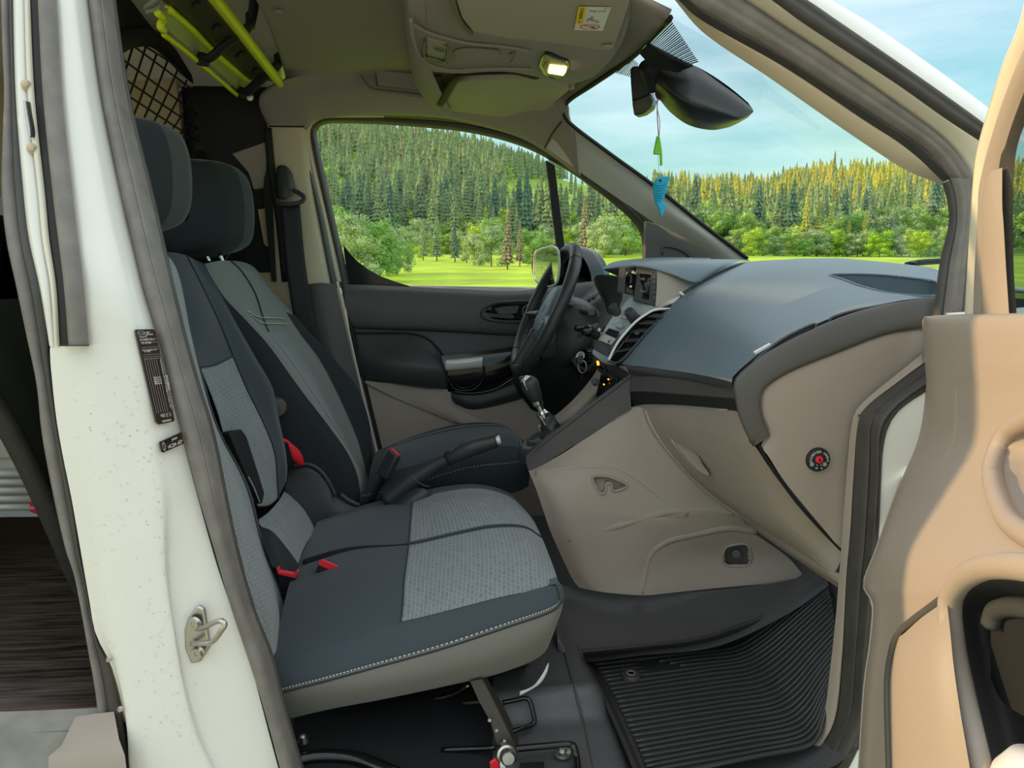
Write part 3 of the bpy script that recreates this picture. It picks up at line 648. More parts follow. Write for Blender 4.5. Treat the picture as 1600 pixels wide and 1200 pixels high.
# glossy strip, pull cup and silver handle
band('gloss_strip', cv("690,556 730,552 780,545 840,535", 1.375), cv("700,612 735,614 790,600 850,570", 1.375), 0.012, 'gloss_black', dd, m=20)
recess('pull_cup', pxs("702,578 728,574 752,572 750,590 738,604 716,605"), lambda x, y: P(x, y, 1.36), 0.035, 'black_plastic', dd, shrink=0.7)
rim('cup_rim', pxs("699,576 728,572 754,570 754,592 740,608 714,609 703,598"), lambda x, y: P(x, y, 1.358), 0.004, 'gloss_black', dd)
Surf([cv("696,562,1.35 724,560,1.345 754,557,1.35"), cv("695,567,1.34 724,565,1.332 754,562,1.34"), cv("696,576,1.345 724,574,1.338 754,571,1.345"), cv("697,580,1.355 724,578,1.35 754,575,1.355")]).mesh('pull_handle', 'satin_silver', dd, nu=14, nv=10, thick=0.006)
tube('lower_rim', cv("706,611,1.37 740,614,1.37 775,607,1.37 800,592,1.37 830,578,1.37"), 0.012, 'gloss_black', dd, m=20, flat=0.6)
# lower grey panel with its lighter facet
Surf([cv("562,594,1.40 640,600,1.395 706,608,1.395 760,606,1.395 820,590,1.395 900,570,1.395"),
      cv("570,640,1.39 640,640,1.385 706,645,1.39 780,650,1.395 840,640,1.395 900,630,1.395"),
      cv("580,690,1.385 650,690,1.385 720,690,1.39 790,690,1.395 850,690,1.395 900,690,1.395"),
      cv("594,780,1.385 660,780,1.385 730,780,1.39 800,780,1.395 860,780,1.395 910,780,1.395"),
      cv("610,900,1.385 660,900,1.385 730,900,1.39 800,900,1.395 860,900,1.395 930,900,1.395")]).mesh('lower_trim', 'trim_grey', dd, nu=30, nv=20)
Surf([cv("565,595,1.385 640,601,1.38 704,608,1.38"), cv("620,622,1.38 680,632,1.375 712,636,1.38"), cv("700,655,1.38 730,662,1.375 772,664,1.385")]).mesh('lower_facet', 'trim_grey', dd, nu=14, nv=10, off=0.004)
Surf([cv("704,608,1.382 735,614,1.37 775,610,1.37 830,590,1.37"), cv("705,620,1.38 738,632,1.365 785,622,1.365 850,600,1.365"), cv("712,632,1.39 740,640,1.39 790,630,1.39 860,610,1.39")]).mesh('lower_lip', 'black_plastic', dd, nu=20, nv=10)
# release handle in its bezel and the switch next to it
recess('handle_pocket', pxs("758,487 768,478 790,474 832,474 832,497 800,501 768,497"), lambda x, y: P(x, y, 1.382), 0.03, 'matt_black', dd, shrink=0.85)
rim('handle_bezel', pxs("752,489 766,476 790,472 838,471 845,476 842,497 832,501 800,503 762,499"), lambda x, y: P(x, y, 1.378), 0.0045, 'black_plastic', dd)
plate('release_handle', cv("772,482 790,478 812,477 808,490 780,493", 1.385), 0.012, 'trim_dark', dd, bevel=0.003)
plate('release_lever', cv("762,490 800,491 806,496 800,499 766,496", 1.378), 0.01, 'black_plastic', dd, bevel=0.003)
plate('mirror_switch', cv("820,480 832,476 838,480 836,494 824,496 819,490", 1.375), 0.012, 'gloss_black', dd, bevel=0.002)
rim('switch_bezel', pxs("818,481 828,475 838,478 838,492 828,497 818,493"), lambda x, y: P(x, y, 1.374), 0.0015, 'steel', dd, seg=6)
# door edge and window frame
band('door_edge', cv("522,440,1.40 530,470,1.39 553,570,1.38 575,662,1.37 597,755,1.37", ), cv("528,440,1.395 536,470,1.385 558,570,1.375 580,662,1.365 602,755,1.365"), 0.003, 'paint', dd, m=24)
band('door_edge_seal', cv("530,440,1.40 538,470,1.39 560,570,1.38 582,662,1.37 604,755,1.37"), cv("536,440,1.41 544,470,1.40 566,570,1.39 588,662,1.38 610,755,1.38"), 0.004, 'matt_black', dd, m=24)
fo = "536,450 530,420 512,340 494,260 484,205 486,194 498,187 520,184 600,184 700,190 760,200 820,218 880,246 940,286 990,326 1012,352 1018,375 1018,425"
fi = "548,450 541,418 523,340 505,260 495,210 498,200 506,195 524,193 600,195 700,203 760,213 820,231 876,260 932,298 978,336 998,360 1003,380 1003,425"
band('window_frame', cv(fo, 1.43), cv(fi, 1.45), 0.012, 'rubber_dark', dd, m=80)
so = "519,450 512,420 497,340 482,270 472,222 472,200 482,185 502,178 540,175 600,175 700,180 760,190 820,206 880,234 945,276 1000,320 1024,350 1028,380 1028,410"
sm_ = "530,450 522,420 506,340 489,270 479,220 480,200 489,190 505,184 540,181 600,181 700,186 760,196 820,213 880,241 942,282 995,324 1017,352 1022,380 1022,410"
band('frame_backing', cv(so, 1.40), cv(fo, 1.46), 0.0, 'matt_black', dd, m=60)
band('frame_seal', cv(so, 1.385), cv(sm_, 1.40), 0.010, 'rubber_dark', dd, m=80)
band('frame_paint', cv("530,450 522,420 506,340 489,270 479,220 480,200 489,190 505,184 540,181 600,181", 1.41), cv("536,450 530,420 512,340 494,260 486,218 487,200 496,190 510,185.5 540,184.5 600,184.5", 1.43), 0.004, 'pillar_tan', dd, m=50)
plate('corner_filler', cv("536,382 545,394 558,408 575,421 595,432 620,441 640,447 640,455 545,455", 1.452), 0.012, 'gloss_black', dd, bevel=0.002)
plate('quarter_bar', cv("853,250 867,258 883,388 870,392", 1.445), 0.02, 'matt_black', dd, bevel=0.003)
Surf([cv(fi, 1.462), ] + [cv("610,455 600,440 590,400 580,360 570,320 560,290 560,270 570,260 600,250 640,250 700,260 760,270 800,285 830,300 860,320 890,350 900,370 910,400", 1.462)] + [cv("700,440 700,430 698,410 690,390 690,370 690,360 690,350 690,340 700,340 720,340 740,340 760,345 780,350 800,360 810,370 820,380 830,390 840,410", 1.462)]).mesh('window_glass', 'glass_clear', dd, nu=40, nv=8)
# rain on the glass: beads along the frame and scattered
V = []; F = []
fr_ = arc(cv(fi, 1.458), 400)
ctr = np.array(P(740, 320, 1.458))
for _ in range(520):
    k = int(rng.integers(0, 400)); t = min(0.5, abs(rng.exponential(0.035))); c = fr_[k] * (1 - t) + ctr * t
    if c[2] < 1.14: continue
    drop(c - np.array((0, .002, 0)), rng.uniform(.0008, .0024), (0, -1, 0), V, F)
for _ in range(160):
    c = P(rng.uniform(560, 640), 0, 1.458); x = rng.uniform(590, 700); y = rng.uniform(380, 446)
    if y > 380 + (x - 540) * 0.72 * .9 and x < 640: continue
    drop(P(x, y, 1.456), rng.uniform(.0008, .002), (0, -1, 0), V, F)
o = mk('rain_beads', V, F, 'glass_drop', dd); o['kind'] = 'stuff'

# outside mirror on the driver's door
mr = thing('wing_mirror', "driver's wing mirror with rain-speckled glass seen past the steering wheel", 'mirror', P(905, 450, 1.60))
ring_ = pxs("838,394 846,386 862,382 880,381 900,386 914,398 926,420 930,440 925,452 900,455 870,452 848,447 838,436 834,415")
mn_ = Vector((-.99, -.10, 0.03)).normalized(); m0_ = P(838, 415, 1.60)
def PM(x, y, off=0.0): d = ray(x, y); return CAM + d * ((m0_ + mn_ * off - CAM).dot(mn_) / d.dot(mn_))
c0 = A([P(x, y, 1.60) for x, y in ring_]); cc = c0.mean(0)
r0 = arc([Vector(p) for p in c0] + [Vector(c0[0])], 37)[:-1]
rows_ = [cc + (r0 - cc) * s + np.array((dx, dy, 0)) for s, dx, dy in ((0.86, -.012, -.01), (0.97, -.012, -.012), (1.0, 0, 0), (0.98, .04, .03), (0.8, .09, .06), (0.4, .115, .08))]
V = np.concatenate(rows_); F = [(j * 36 + i, j * 36 + (i + 1) % 36, (j + 1) * 36 + (i + 1) % 36, (j + 1) * 36 + i) for j in range(5) for i in range(36)] + [tuple(5 * 36 + i for i in range(36))]
mk('housing', V[36:], [tuple(i - 36 for i in f) for f in F[36:]], 'gloss_black', mr)
rr = arc([PM(x, y, .03) for x, y in pxs("841,397 850,389 864,386 876,387 880,410 876,440 866,447 850,443 841,433 838,415")] + [PM(841, 397, .03)], 31)[:-1]
rr = rr.mean(0) + (rr - rr.mean(0)) * 1.0
mk('mirror_glass', list(rr - np.array((.012, .012, 0))), [tuple(range(30))], 'mirror_face', mr, smooth=False)
tube('mirror_rim', [Vector(p - np.array((.012, .012, 0))) for p in rr[::3]], 0.0035, 'satin_silver', mr, closed=True, seg=6)
V = []; F = []
for _ in range(120): drop(PM(rng.uniform(843, 872), rng.uniform(392, 440), .032) - Vector((.012, .012, 0)), rng.uniform(.0012, .003), mn_, V, F)
o = mk('rain_beads', V, F, 'glass_drop', mr); o['kind'] = 'stuff'
tube('mirror_arm', [P(905, 440, 1.61), P(915, 450, 1.55), P(930, 458, 1.46)], 0.025, 'gloss_black', mr, m=8)

# ================================================================== PASSENGER'S DOOR (open, near side)
pd = thing('door_2', "open passenger's door in front, grey trim with pocket, sunlit at its edge", 'door', (0.75, -0.05, 0.45))
pd['kind'] = 'structure'
DN = Vector((-0.97, 0.26, 0)).normalized(); DH = P(1440, 700, -0.03)
def bulge(y):                    # the door's lower half stands out into the footwell
    k = min(1, max(0, (y - 640) / 260)); return .105 * k * k * (3 - 2 * k)
def PD(x, y, off=0.0): off += bulge(y); d = ray(x, y); return CAM + d * ((DH + DN * off - CAM).dot(DN) / d.dot(DN))
def dv3(s): return [PD(*p) for p in pxs(s)]
pocket = pxs("1492,938 1505,915 1530,900 1570,895 1640,905 1760,950 1760,1300 1560,1300 1538,1200 1515,1100 1498,1010")
grip = pxs("1556,745 1562,710 1578,680 1600,664 1640,650 1680,700 1690,800 1640,840 1600,826 1572,796")
TP = Surf([dv3("1440,503,-.05 1443,497,-.03 1450,494,-.02 1500,491,-.02 1600,489,-.02 1760,486,-.02"),
      dv3("1441,506,-.02 1446,502,0 1456,501,.01 1500,499,.012 1600,497,.012 1760,494,.012"),
      dv3("1445,560,-.02 1449,560,0 1462,560,.012 1510,562,.016 1600,565,.018 1760,570,.018"),
      dv3("1445,612,-.02 1450,612,0 1462,615,.012 1510,620,.014 1600,625,.016 1760,630,.016"),
      dv3("1432,690,-.02 1438,690,0 1452,692,.008 1505,695,.008 1600,700,.008 1760,705,.008"),
      dv3("1400,770,-.02 1406,770,0 1425,772,.004 1495,775,.004 1600,780,.004 1760,785,.004"),
      dv3("1370,856,-.02 1377,856,0 1400,858,.002 1485,860,.004 1600,862,.01 1760,865,.01"),
      dv3("1350,912,-.02 1356,912,0 1382,914,.002 1475,914,.01 1600,900,.02 1760,900,.02"),
      dv3("1364,945,-.02 1371,945,0 1394,945,.002 1470,945,.012 1600,945,.024 1760,945,.02"),
      dv3("1360,1005,-.02 1367,1005,0 1390,1005,.0 1476,1005,.012 1600,1005,.024 1760,1005,.02"),
      dv3("1351,1070,-.02 1358,1070,0 1382,1070,.0 1486,1070,.012 1600,1070,.024 1760,1070,.02"),
      dv3("1342,1200,-.02 1349,1200,0 1372,1200,.0 1505,1200,.012 1600,1200,.024 1760,1200,.02"),
      dv3("1336,1290,-.02 1343,1290,0 1366,1290,.0 1520,1290,.012 1600,1290,.024 1760,1290,.02")]
     )
ont_ = onsurf(TP, 120, 140)
def ont(x, y, o=.0): return ont_(x, y) + DN * o
TP.mesh('trim_panel', 'trim_grey', pd, nu=170, nv=200, cut=[pocket, grip])
# map pocket: moulded rim, deep dark inside, cup ring
tube('pocket_rim', dv3("1560,1300,.012 1535,1215,.016 1510,1110,.018 1490,1010,.018 1484,945,.02 1497,912,.024 1528,890,.03 1575,884,.034 1640,895,.034 1760,940,.034"), 0.011, 'trim_grey', pd, m=60, seg=10)
Surf([dv3("1640,900,.02 1570,893,.02 1528,899,.018 1503,914,.014 1491,940,.012 1496,1010,.010 1513,1100,.010 1537,1200,.008 1560,1300,.006"),
      dv3("1650,930,-.03 1580,922,-.03 1545,926,-.03 1522,938,-.03 1512,958,-.03 1518,1020,-.03 1536,1100,-.03 1560,1200,-.03 1580,1300,-.03"),
      dv3("1660,960,-.06 1600,950,-.06 1570,955,-.06 1550,968,-.06 1545,990,-.06 1555,1040,-.06 1575,1110,-.06 1600,1200,-.06 1620,1300,-.06"),
      dv3("1760,1100,-.07 1720,1090,-.07 1700,1090,-.07 1680,1100,-.07 1670,1110,-.07 1670,1130,-.07 1670,1150,-.07 1680,1200,-.07 1690,1300,-.07")]).mesh('pocket_liner', 'trim_dark', pd, nu=50, nv=16)
tube('pocket_bottle_ring', dv3("1548,975,.0 1556,955,.0 1580,948,.0 1620,955,.0 1660,985,.0"), 0.009, 'black_plastic', pd, m=24)
Surf([dv3("1548,978,-.005 1560,958,-.005 1620,952,-.005"), dv3("1548,1060,-.02 1570,1100,-.02 1640,1140,-.02")]).mesh('bottle_holder', 'matt_black', pd, nu=10, nv=6)
Surf([dv3("1490,1318,.06 1560,1318,.06 1660,1318,.06"), dv3("1490,1330,-.09 1560,1330,-.09 1660,1330,-.09")]).mesh('pocket_floor', 'trim_dark', pd, nu=6, nv=4, thick=.006)
# carpeted insert with its groove
Surf([dv3("1479,938,0.026 1484,980,0.028 1490,1040,0.029 1500,1110,0.030 1512,1180,0.030 1530,1290,0.030"),
      dv3("1440,965,0.022 1450,1000,0.032 1455,1050,0.038 1458,1110,0.038 1462,1180,0.036 1468,1290,0.034"),
      dv3("1412,990,0.018 1406,1020,0.028 1404,1060,0.032 1405,1110,0.032 1407,1180,0.030 1410,1290,0.028"),
      dv3("1404,994,0.014 1396,1025,0.014 1391,1060,0.014 1391,1110,0.014 1393,1180,0.014 1396,1290,0.014")]).mesh('padded_insert', 'trim_grey', pd, nu=24, nv=20)
tube('insert_groove', dv3("1480,932,0.026 1455,950,0.020 1425,972,0.017 1403,992,0.015 1393,1025,0.015 1388,1062,0.015 1388,1110,0.015 1390,1180,0.015 1393,1290,0.015"), 0.005, 'trim_dark', pd, m=50, seg=6)
# grip recess
recess('grip_recess', grip, lambda x, y: ont(x, y, .0), 0.03, 'trim_grey', pd, shrink=0.8, dirv=tuple(-DN))
rim('grip_rim', pxs("1553,745 1560,706 1576,676 1600,660 1642,646 1684,698 1694,802 1642,845 1600,832 1570,800"), lambda x, y: ont(x, y, .001), 0.011, 'trim_grey', pd)
# front edge sheet metal and window frame of the opened door
band('painted_edge', dv3("1447,548,-.05 1447,612,-.05 1440,690,-.05 1408,770,-.05 1376,856,-.05 1356,912,-.05 1370,945,-.05 1366,1005,-.05 1357,1070,-.05 1348,1200,-.05 1340,1290,-.05"), dv3("1440,548,-.02 1443,612,-.022 1430,690,-.022 1398,770,-.022 1368,856,-.022 1348,912,-.022 1362,945,-.022 1358,1005,-.022 1349,1070,-.022 1340,1200,-.022 1332,1290,-.022"), 0.002, 'trim_grey', pd, m=50)
def PF(x, y, off=0.0):            # the window frame leans inwards above the belt
    k = max(0.0, (495 - y) / 500.0); return PD(x, y, off + 0.06 * k - .03)
def fv(s): return [PF(*p) for p in pxs(s)]
band('frame_outer', fv("1618,-60 1600,30 1572,100 1552,165 1536,220 1529,270 1524,340 1519,420 1514,510"), fv("1655,-60 1632,30 1602,100 1578,165 1560,220 1548,262 1541,340 1534,420 1530,510"), 0.012, 'paint_cream', pd, m=40, dirv=tuple(DN))
band('frame_inner', fv("1652,-60,.0 1628,30,.0 1598,100,0 1574,165,0 1557,220,0 1545,262,0 1537,300,0 1535,350,0 1530,420,0 1526,510,0"), fv("1690,-60,.01 1662,30,.01 1622,100,.01 1592,165,.01 1573,220,.01 1562,262,.01 1555,300,.012 1554,350,.012 1550,420,.012 1548,510,.012"), 0.012, 'trim_grey', pd, m=40, dirv=tuple(DN))
band('frame_inner_trim', fv("1550,285,.008 1541,320,.008 1538,350,.008 1536,420,.008 1534,510,.008"), fv("1566,262,.012 1566,320,.014 1568,350,.014 1572,420,.014 1578,510,.014"), 0.012, 'trim_grey', pd, m=24, dirv=tuple(DN))
band('frame_seal', fv("1662,30,.002 1622,100,.002 1592,165,.002 1575,220,.002 1567,262,.002 1566,320,.002 1567,420,.002 1572,510,.002"), fv("1690,30,.0 1648,100,.0 1614,165,.0 1592,220,.0 1585,262,.0 1583,320,.0 1584,420,.0 1590,510,.0"), 0.010, 'rubber_dark', pd, m=40, dirv=tuple(DN))
Surf([fv("1690,30,-.004 1648,100,-.004 1610,165,-.004 1588,220,-.004 1580,270,-.004 1579,340,-.004 1580,420,-.004 1586,510,-.004"), fv("1800,30,-.004 1800,100,-.004 1800,165,-.004 1800,220,-.004 1800,270,-.004 1800,340,-.004 1800,420,-.004 1800,510,-.004")]).mesh('window_glass', 'glass_door', pd, nu=20, nv=8)
V = []; F = []
for _ in range(160): drop(PF(rng.uniform(1584, 1640), rng.uniform(160, 480), -.002), rng.uniform(.0008, .002), tuple(DN), V, F)
o = mk('rain_beads', V, F, 'glass_drop', pd); o['kind'] = 'stuff'
# something pale in the pocket
bt = thing('bottle', 'pale rounded bottle standing in the pocket of the open door', 'bottle', PD(1598, 1290, -.02))
lathe('body', PD(1600, 1326, -.015), (0, 0, 1), [(0.0, -.02), (.028, -.02), (.034, 0), (.034, .045), (.030, .07), (.019, .088), (.0, .092)], 'bottle_white', bt, 24)
lathe('base_ring', PD(1600, 1326, -.015), (0, 0, 1), [(.0, -.026), (.030, -.026), (.033, -.02), (.0, -.018)], 'bottle_white', bt, 24)

# door striker on the pillar
sk = thing('door_striker', 'steel door striker bolted to the white pillar', 'latch', P(318, 990, -0.005))
plate('striker_plate', cv("287,985 292,968 308,946 318,952 325,1000 327,1012 312,1035 298,1038 288,1015", 0.0), 0.008, 'steel', sk, bevel=0.003, dirv=(0.3, 1, 0))
tube('striker_loop', cv("300,1006,-.005 318,1005,-.03 333,1002,-.045 346,985,-.055 351,976,-.056 346,970,-.052 334,973,-.04 320,980,-.02 308,982,-.005"), 0.0042, 'steel', sk, m=50, seg=10)
for x, y in ((303, 975), (308, 1020)):
    lathe('bolt', P(x, y, -0.008), (-.2, -1, 0), [(0.0, 0.002), (.003, .002), (.004, .004), (.008, .004), (.009, 0.0), (.011, -.002)], 'steel', sk, 16)

# identification plates on the pillar
YL = lambda y: 0.012 + tb(y)
def lf(a, b, c, d, ys):          # quad a(tl) b(tr) c(bl) d(br) -> point at (u right, v down)
    q = [np.array(P(x, y, k)) for (x, y), k in zip((a, b, c, d), ys)]
    n = np.cross(q[1] - q[0], q[2] - q[0]); n /= np.linalg.norm(n); n *= np.sign(np.dot(np.array(CAM) - q[0], n))
    return lambda u, v, h=0.0: Vector(q[0] * (1 - u) * (1 - v) + q[1] * u * (1 - v) + q[2] * (1 - u) * v + q[3] * u * v + n * h)
f = lf((211, 515), (242, 514), (245, 664), (273, 658), (-.017, .002, -.012, .008))
lb = thing('identification_label', 'long black identification label with white print on the white pillar', 'label', f(.5, 1))
mk('label_plate', [f(u, v, h) for h in (-.004, .0008) for u, v in ((0.04, 0), (.9, 0), (1, .02), (1, .98), (.94, 1), (.1, 1), (0, .97), (0, .02))], [tuple(range(8, 16))[::-1], tuple(range(8))] + [(i, (i + 1) % 8, (i + 1) % 8 + 8, i + 8) for i in range(8)], 'gloss_black', lb, smooth=False)
g = lambda u, v: f(u, v, .0016)
def hline(u, v, w, s, h, rev=False): return (s, (u, v), (w, 0), (0, -h))
letters('lettering', [hline(.42, .045, .30, 'T', .018), hline(.42, .062, .40, 'Connect', .022), hline(.08, .085, .42, 'Tned k F', .020), hline(.1, .118, .74, 'D.X. DM602*13*DL. 3', .024), hline(.14, .150, .5, 'SYS 4Z 0001', .022),
   hline(.08, .222, .78, 'GEARBOX', .010), hline(.2, .238, .3, '1-02', .018),
   ('*WF05XXWPG5JA36616*', (.86, .30), (.0, .56), (.10, 0)), ('FORD', (.99, .50), (0, .16), (.12, 0)), ('PVR', (.36, .50), (0, .08), (.08, 0)),
   hline(.30, .925, .15, 'KG', .03)] + [hline(.40, .515 + .022 * k, .34, t, .014) for k, t in enumerate(('2260 KG', '3160 KG', '1100 KG', '1290 KG'))] + [hline(.40, .905 + .016 * k, .45, t, .010) for k, t in enumerate(('A8 J0 V1', 'B6 2K 41', 'F5 09 TJ'))], g, 'white_print', lb)
quads('ruled_lines', [((u, .3), (u + .018, .3), (u + .018, .88), (u, .88)) for u in (.10, .22, .34, .46, .58, .70)] + [((.08, v), (.96, v), (.96, v + .003), (.08, v + .003)) for v in (.10, .135, .185, .205, .262, .285, .305)] + [((.3, .965), (.8, .965), (.8, .985), (.3, .985))], g, 'grey_print', lb)
def oval(fn, cx, cy, rx, ry, name, mat_, par, n=24, hole=.78):
    V = [fn(cx + rx * s * math.cos(a), cy + ry * s * math.sin(a)) for s in (1, hole) for a in [6.28318 * k / n for k in range(n)]]
    mk(name, V, [(i, (i + 1) % n, n + (i + 1) % n, n + i) for i in range(n)], mat_, par, smooth=False)
oval(g, .24, .035, .19, .022, 'emblem', 'grey_print', lb); letters('emblem_script', [hline(.13, .045, .22, 'Ford', .018)], g, 'grey_print', lb)
f2 = lf((249, 691), (284, 675), (253, 708), (287, 693), (-.012, .010, -.012, .010))
l2 = thing('part_label', 'small black part number label low on the white pillar by the seal', 'label', f2(.5, 1))
mk('label_plate', [f2(u, v, h) for h in (-.004, .0008) for u, v in ((0.03, 0), (1, 0), (1, 1), (.06, 1), (0, .9), (0, .1))], [tuple(range(6, 12))[::-1], tuple(range(6))] + [(i, (i + 1) % 6, (i + 1) % 6 + 6, i + 6) for i in range(6)], 'gloss_black', l2, smooth=False)
g2 = lambda u, v: f2(u, v, .0016)
letters('lettering', [hline(.5, .42, .25, 'JV6A', .28), hline(.3, .88, .65, '14C204 -AD*', .32)], g2, 'white_print', l2)
oval(g2, .13, .5, .075, .40, 'emblem', 'grey_print', l2); letters('emblem_script', [('Ford', (.18, .22), (0, .56), (-.09, 0))], g2, 'grey_print', l2)
# ================================================================== DASHBOARD
da = thing('dashboard', 'wide black dashboard with grey lower half under the windshield', 'dashboard', (0.55, 0.6, 0.45))
# top pad: rows run from the passenger end across to the centre stack; each row rear edge -> windshield
pad_rows = [cv("1141,593,.115 1160,574,.12 1200,543,.12 1262,512,.12 1330,486,.12 1400,471,.125 1462,463,.13 1490,458,.13"),
            cv("1128,590,.18 1150,566,.185 1190,531,.19 1250,498,.19 1320,470,.19 1395,455,.19 1455,449,.20 1480,448,.2"),
            cv("1080,581,.36 1105,549,.37 1150,507,.38 1215,470,.38 1290,440,.38 1365,428,.38 1430,427,.38 1480,430,.38"),
            cv("1030,575,.50 1058,534,.51 1105,488,.52 1165,452,.53 1235,424,.55 1300,412,.56 1360,408,.58 1440,416,.6"),
            cv("978,570,.60 1008,527,.61 1050,482,.62 1095,450,.64 1145,428,.68 1200,413,.72 1250,405,.76 1320,404,.8"),
            cv("976,566,.64 1004,524,.66 1045,480,.68 1090,446,.72 1135,424,.78 1180,411,.84 1220,406,.9 1280,404,.95"),
            cv("1000,560,.80 1020,520,.82 1050,478,.84 1085,440,.92 1120,420,1.0 1150,411,1.08 1180,408,1.12 1210,406,1.15")]
PAD = Surf(pad_rows); onp = onsurf(PAD, 90, 90)
tray = pxs("1296,430 1315,428.5 1345,428.5 1380,430 1420,434 1462,440 1470,452 1466,461 1432,462 1385,457 1345,447 1315,436")
PAD.mesh('top_pad', 'dash_black', da, nu=140, nv=140, cut=[tray])
# storage tray in the pad near the windshield
recess('tray_pocket', tray, onp, .035, 'dash_black', da, shrink=.9, dirv=(.25, .1, -1), m=60)
rim('tray_rim', tray, lambda x, y: onp(x, y, .0), .0025, 'dash_black', da, 6)
# rear lip under the pad and the ribbed strip below it
Surf([cv("978,569,.60 1030,576,.50 1080,583,.36 1128,593,.18 1142,597,.115"), cv("980,577,.59 1030,586,.49 1080,594,.355 1130,603,.175 1145,607,.11"), cv("985,586,.60 1032,590,.50 1082,596,.37 1132,601,.19 1148,603,.125")]).mesh('pad_lip', 'black_plastic', da, nu=24, nv=10)
Surf([cv("985,584,.61 1010,585,.55 1060,591,.42 1110,597,.27 1152,601,.12"), cv("984,612,.595 1010,612,.535 1060,616,.405 1110,620,.255 1152,623,.105"), ], linv=True).mesh('ribbed_strip', 'ribbed_strip', da, nu=30, nv=6)
Surf([cv("984,611,.595 1010,611,.535 1060,615,.405 1110,619,.255 1152,622,.105"), cv("986,636,.61 1010,632,.55 1060,633,.42 1110,637,.27 1154,641,.12")], linv=True).mesh('strip_underside', 'matt_black', da, nu=24, nv=4)
# end cap: dark band following the dashboard's outline at the door opening
eo = "1462,464 1400,473 1330,490 1262,518 1200,550 1160,580 1147,598 1148,618 1153,645 1163,672 1175,694"
ei = "1455,511 1385,521 1305,551 1240,577 1205,597 1191,612 1188,632 1190,650 1195,664 1200,674 1203,680"
Surf([cv(eo, .118), cv(eo, .10), [p + (Vector(q) - Vector(p)) * 0.06 + Vector((0, -.01, 0)) for p, q in zip(cv(eo, .10), cv(ei, .085))], [p + (Vector(q) - Vector(p)) * 0.9 + Vector((0, -.004, 0)) for p, q in zip(cv(eo, .09), cv(ei, .085))], cv(ei, .092)], linv=False).mesh('end_cap', 'trim_dark', da, nu=70, nv=20)
Surf([cv("1175,694 1178,688 1185,684 1195,681 1203,680", .086), cv("1176,697 1180,697 1186,694 1196,686 1205,681", .10)]).mesh('cap_foot', 'trim_dark', da, nu=8, nv=3)
# slots for the side-window air along the cap's top
for s, w_ in (("1180,568 1200,551 1222,535 1246,522 1272,511", 9), ("1300,500 1330,490 1365,483 1400,478 1424,476", 7)):
    q = pxs(s); a = [onp(x, y - w_ * .5, .010) for x, y in q]; b = [onp(x, y + w_ * .5, .010) for x, y in q]
    Surf([a, b], linv=True).mesh('side_vent', 'matt_black', da, nu=20, nv=2, thick=.004)
    tube('vent_frame', a + b[::-1], 0.0026, 'black_plastic', da, closed=True, seg=6)
plate('vent_slider', cv("1178,550 1204,536 1206,541 1181,555", .122), 0.006, 'satin_silver', da, bevel=0.0015)
plate('vent_slider', cv("1240,524 1262,514 1264,517 1243,527", .125), 0.006, 'black_plastic', da, bevel=0.0015)
# side panel under the cap with the airbag switch
sp = [cv("1455,509 1385,519 1305,549 1240,575 1205,595 1190,611 1186,632 1189,652 1196,672 1192,690 1187,698", .095),
      cv("1456,520 1390,530 1312,560 1250,585 1216,604 1203,620 1199,640 1201,660 1208,680 1205,697 1200,712", .088),
      cv("1456,560 1400,575 1335,610 1285,635 1258,650 1244,668 1237,690 1237,710 1238,730 1236,745 1232,760", .088),
      cv("1458,575 1410,600 1368,640 1345,670 1338,690 1333,720 1331,750 1329,790 1326,820 1322,845 1318,864", .090)]
Surf(sp).mesh('side_panel', 'trim_grey', da, nu=50, nv=24)
tube('panel_gap', cv("1186,696 1205,728 1240,778 1280,824 1318,863", .092), 0.003, 'void_black', da, m=30, seg=6)
# passenger airbag switch: dial, red centre, print round its edge
so_ = P(1278, 718, .086)
lathe('airbag_switch', so_, (-.08, -1, .06), [(0.0, .006), (.016, .006), (.0195, .004), (.021, 0.0), (.021, -.004)], 'matt_black', da, 36)
sb = basis((-.08, -1, .06)); R_ = .0197
def sw(a, r, h=.0068): return so_ + sb @ Vector((r * math.cos(a), r * math.sin(a), h))
dial = lathe('switch_lock', so_ + sb @ Vector((0, .001, .0045)), (-.08, -1, .06), [(0.0, .004), (.0055, .004), (.0065, .002), (.0068, 0)], 'red', da, 24)
plate('key_slot', [so_ + sb @ Vector((x, y, .0088)) for x, y in ((-.0016, -.002), (.0016, -.002), (.0016, .003), (-.0016, .003))], .0006, 'void_black', da)
V = []; F = []
def arctext(s, a0, a1, r, h, up=True):
    n = len(s)
    for k, ch in enumerate(s):
        if ch == ' ': continue
        a = a0 + (a1 - a0) * (k + .5) / n; g_, f_ = text_geo(ch); w = abs(a1 - a0) * r / n * .82; b = len(V)
        er = np.array((math.cos(a), math.sin(a))); et = np.array((math.sin(a), -math.cos(a)))
        if not up: er, et = -er, -et
        for q in g_:
            ww = w * (.35 if ch == 'I' else 1)
            p2 = np.array((math.cos(a), math.sin(a))) * r + et * (q[0] - .5) * ww + er * (q[1] - .5) * h
            V.append(so_ + sb @ Vector((p2[0], p2[1], .0064)))
        F.extend(tuple(i + b for i in t) for t in f_)
arctext('PASSENGER AIRBAG', math.radians(192), math.radians(-12), .0146, .0038)
arctext('OFF', math.radians(243), math.radians(262), .0148, .0036, False); arctext('ON', math.radians(280), math.radians(294), .0148, .0036, False)
def dot(x, y, r, n=10):
    b = len(V); V.extend(so_ + sb @ Vector((x + r * math.cos(6.283 * k / n), y + r * math.sin(6.283 * k / n), .0064)) for k in range(n)); F.append(tuple(range(b, b + n)))
dot(-.0035, -.0085, .0009); dot(.003, -.0085, .0009)
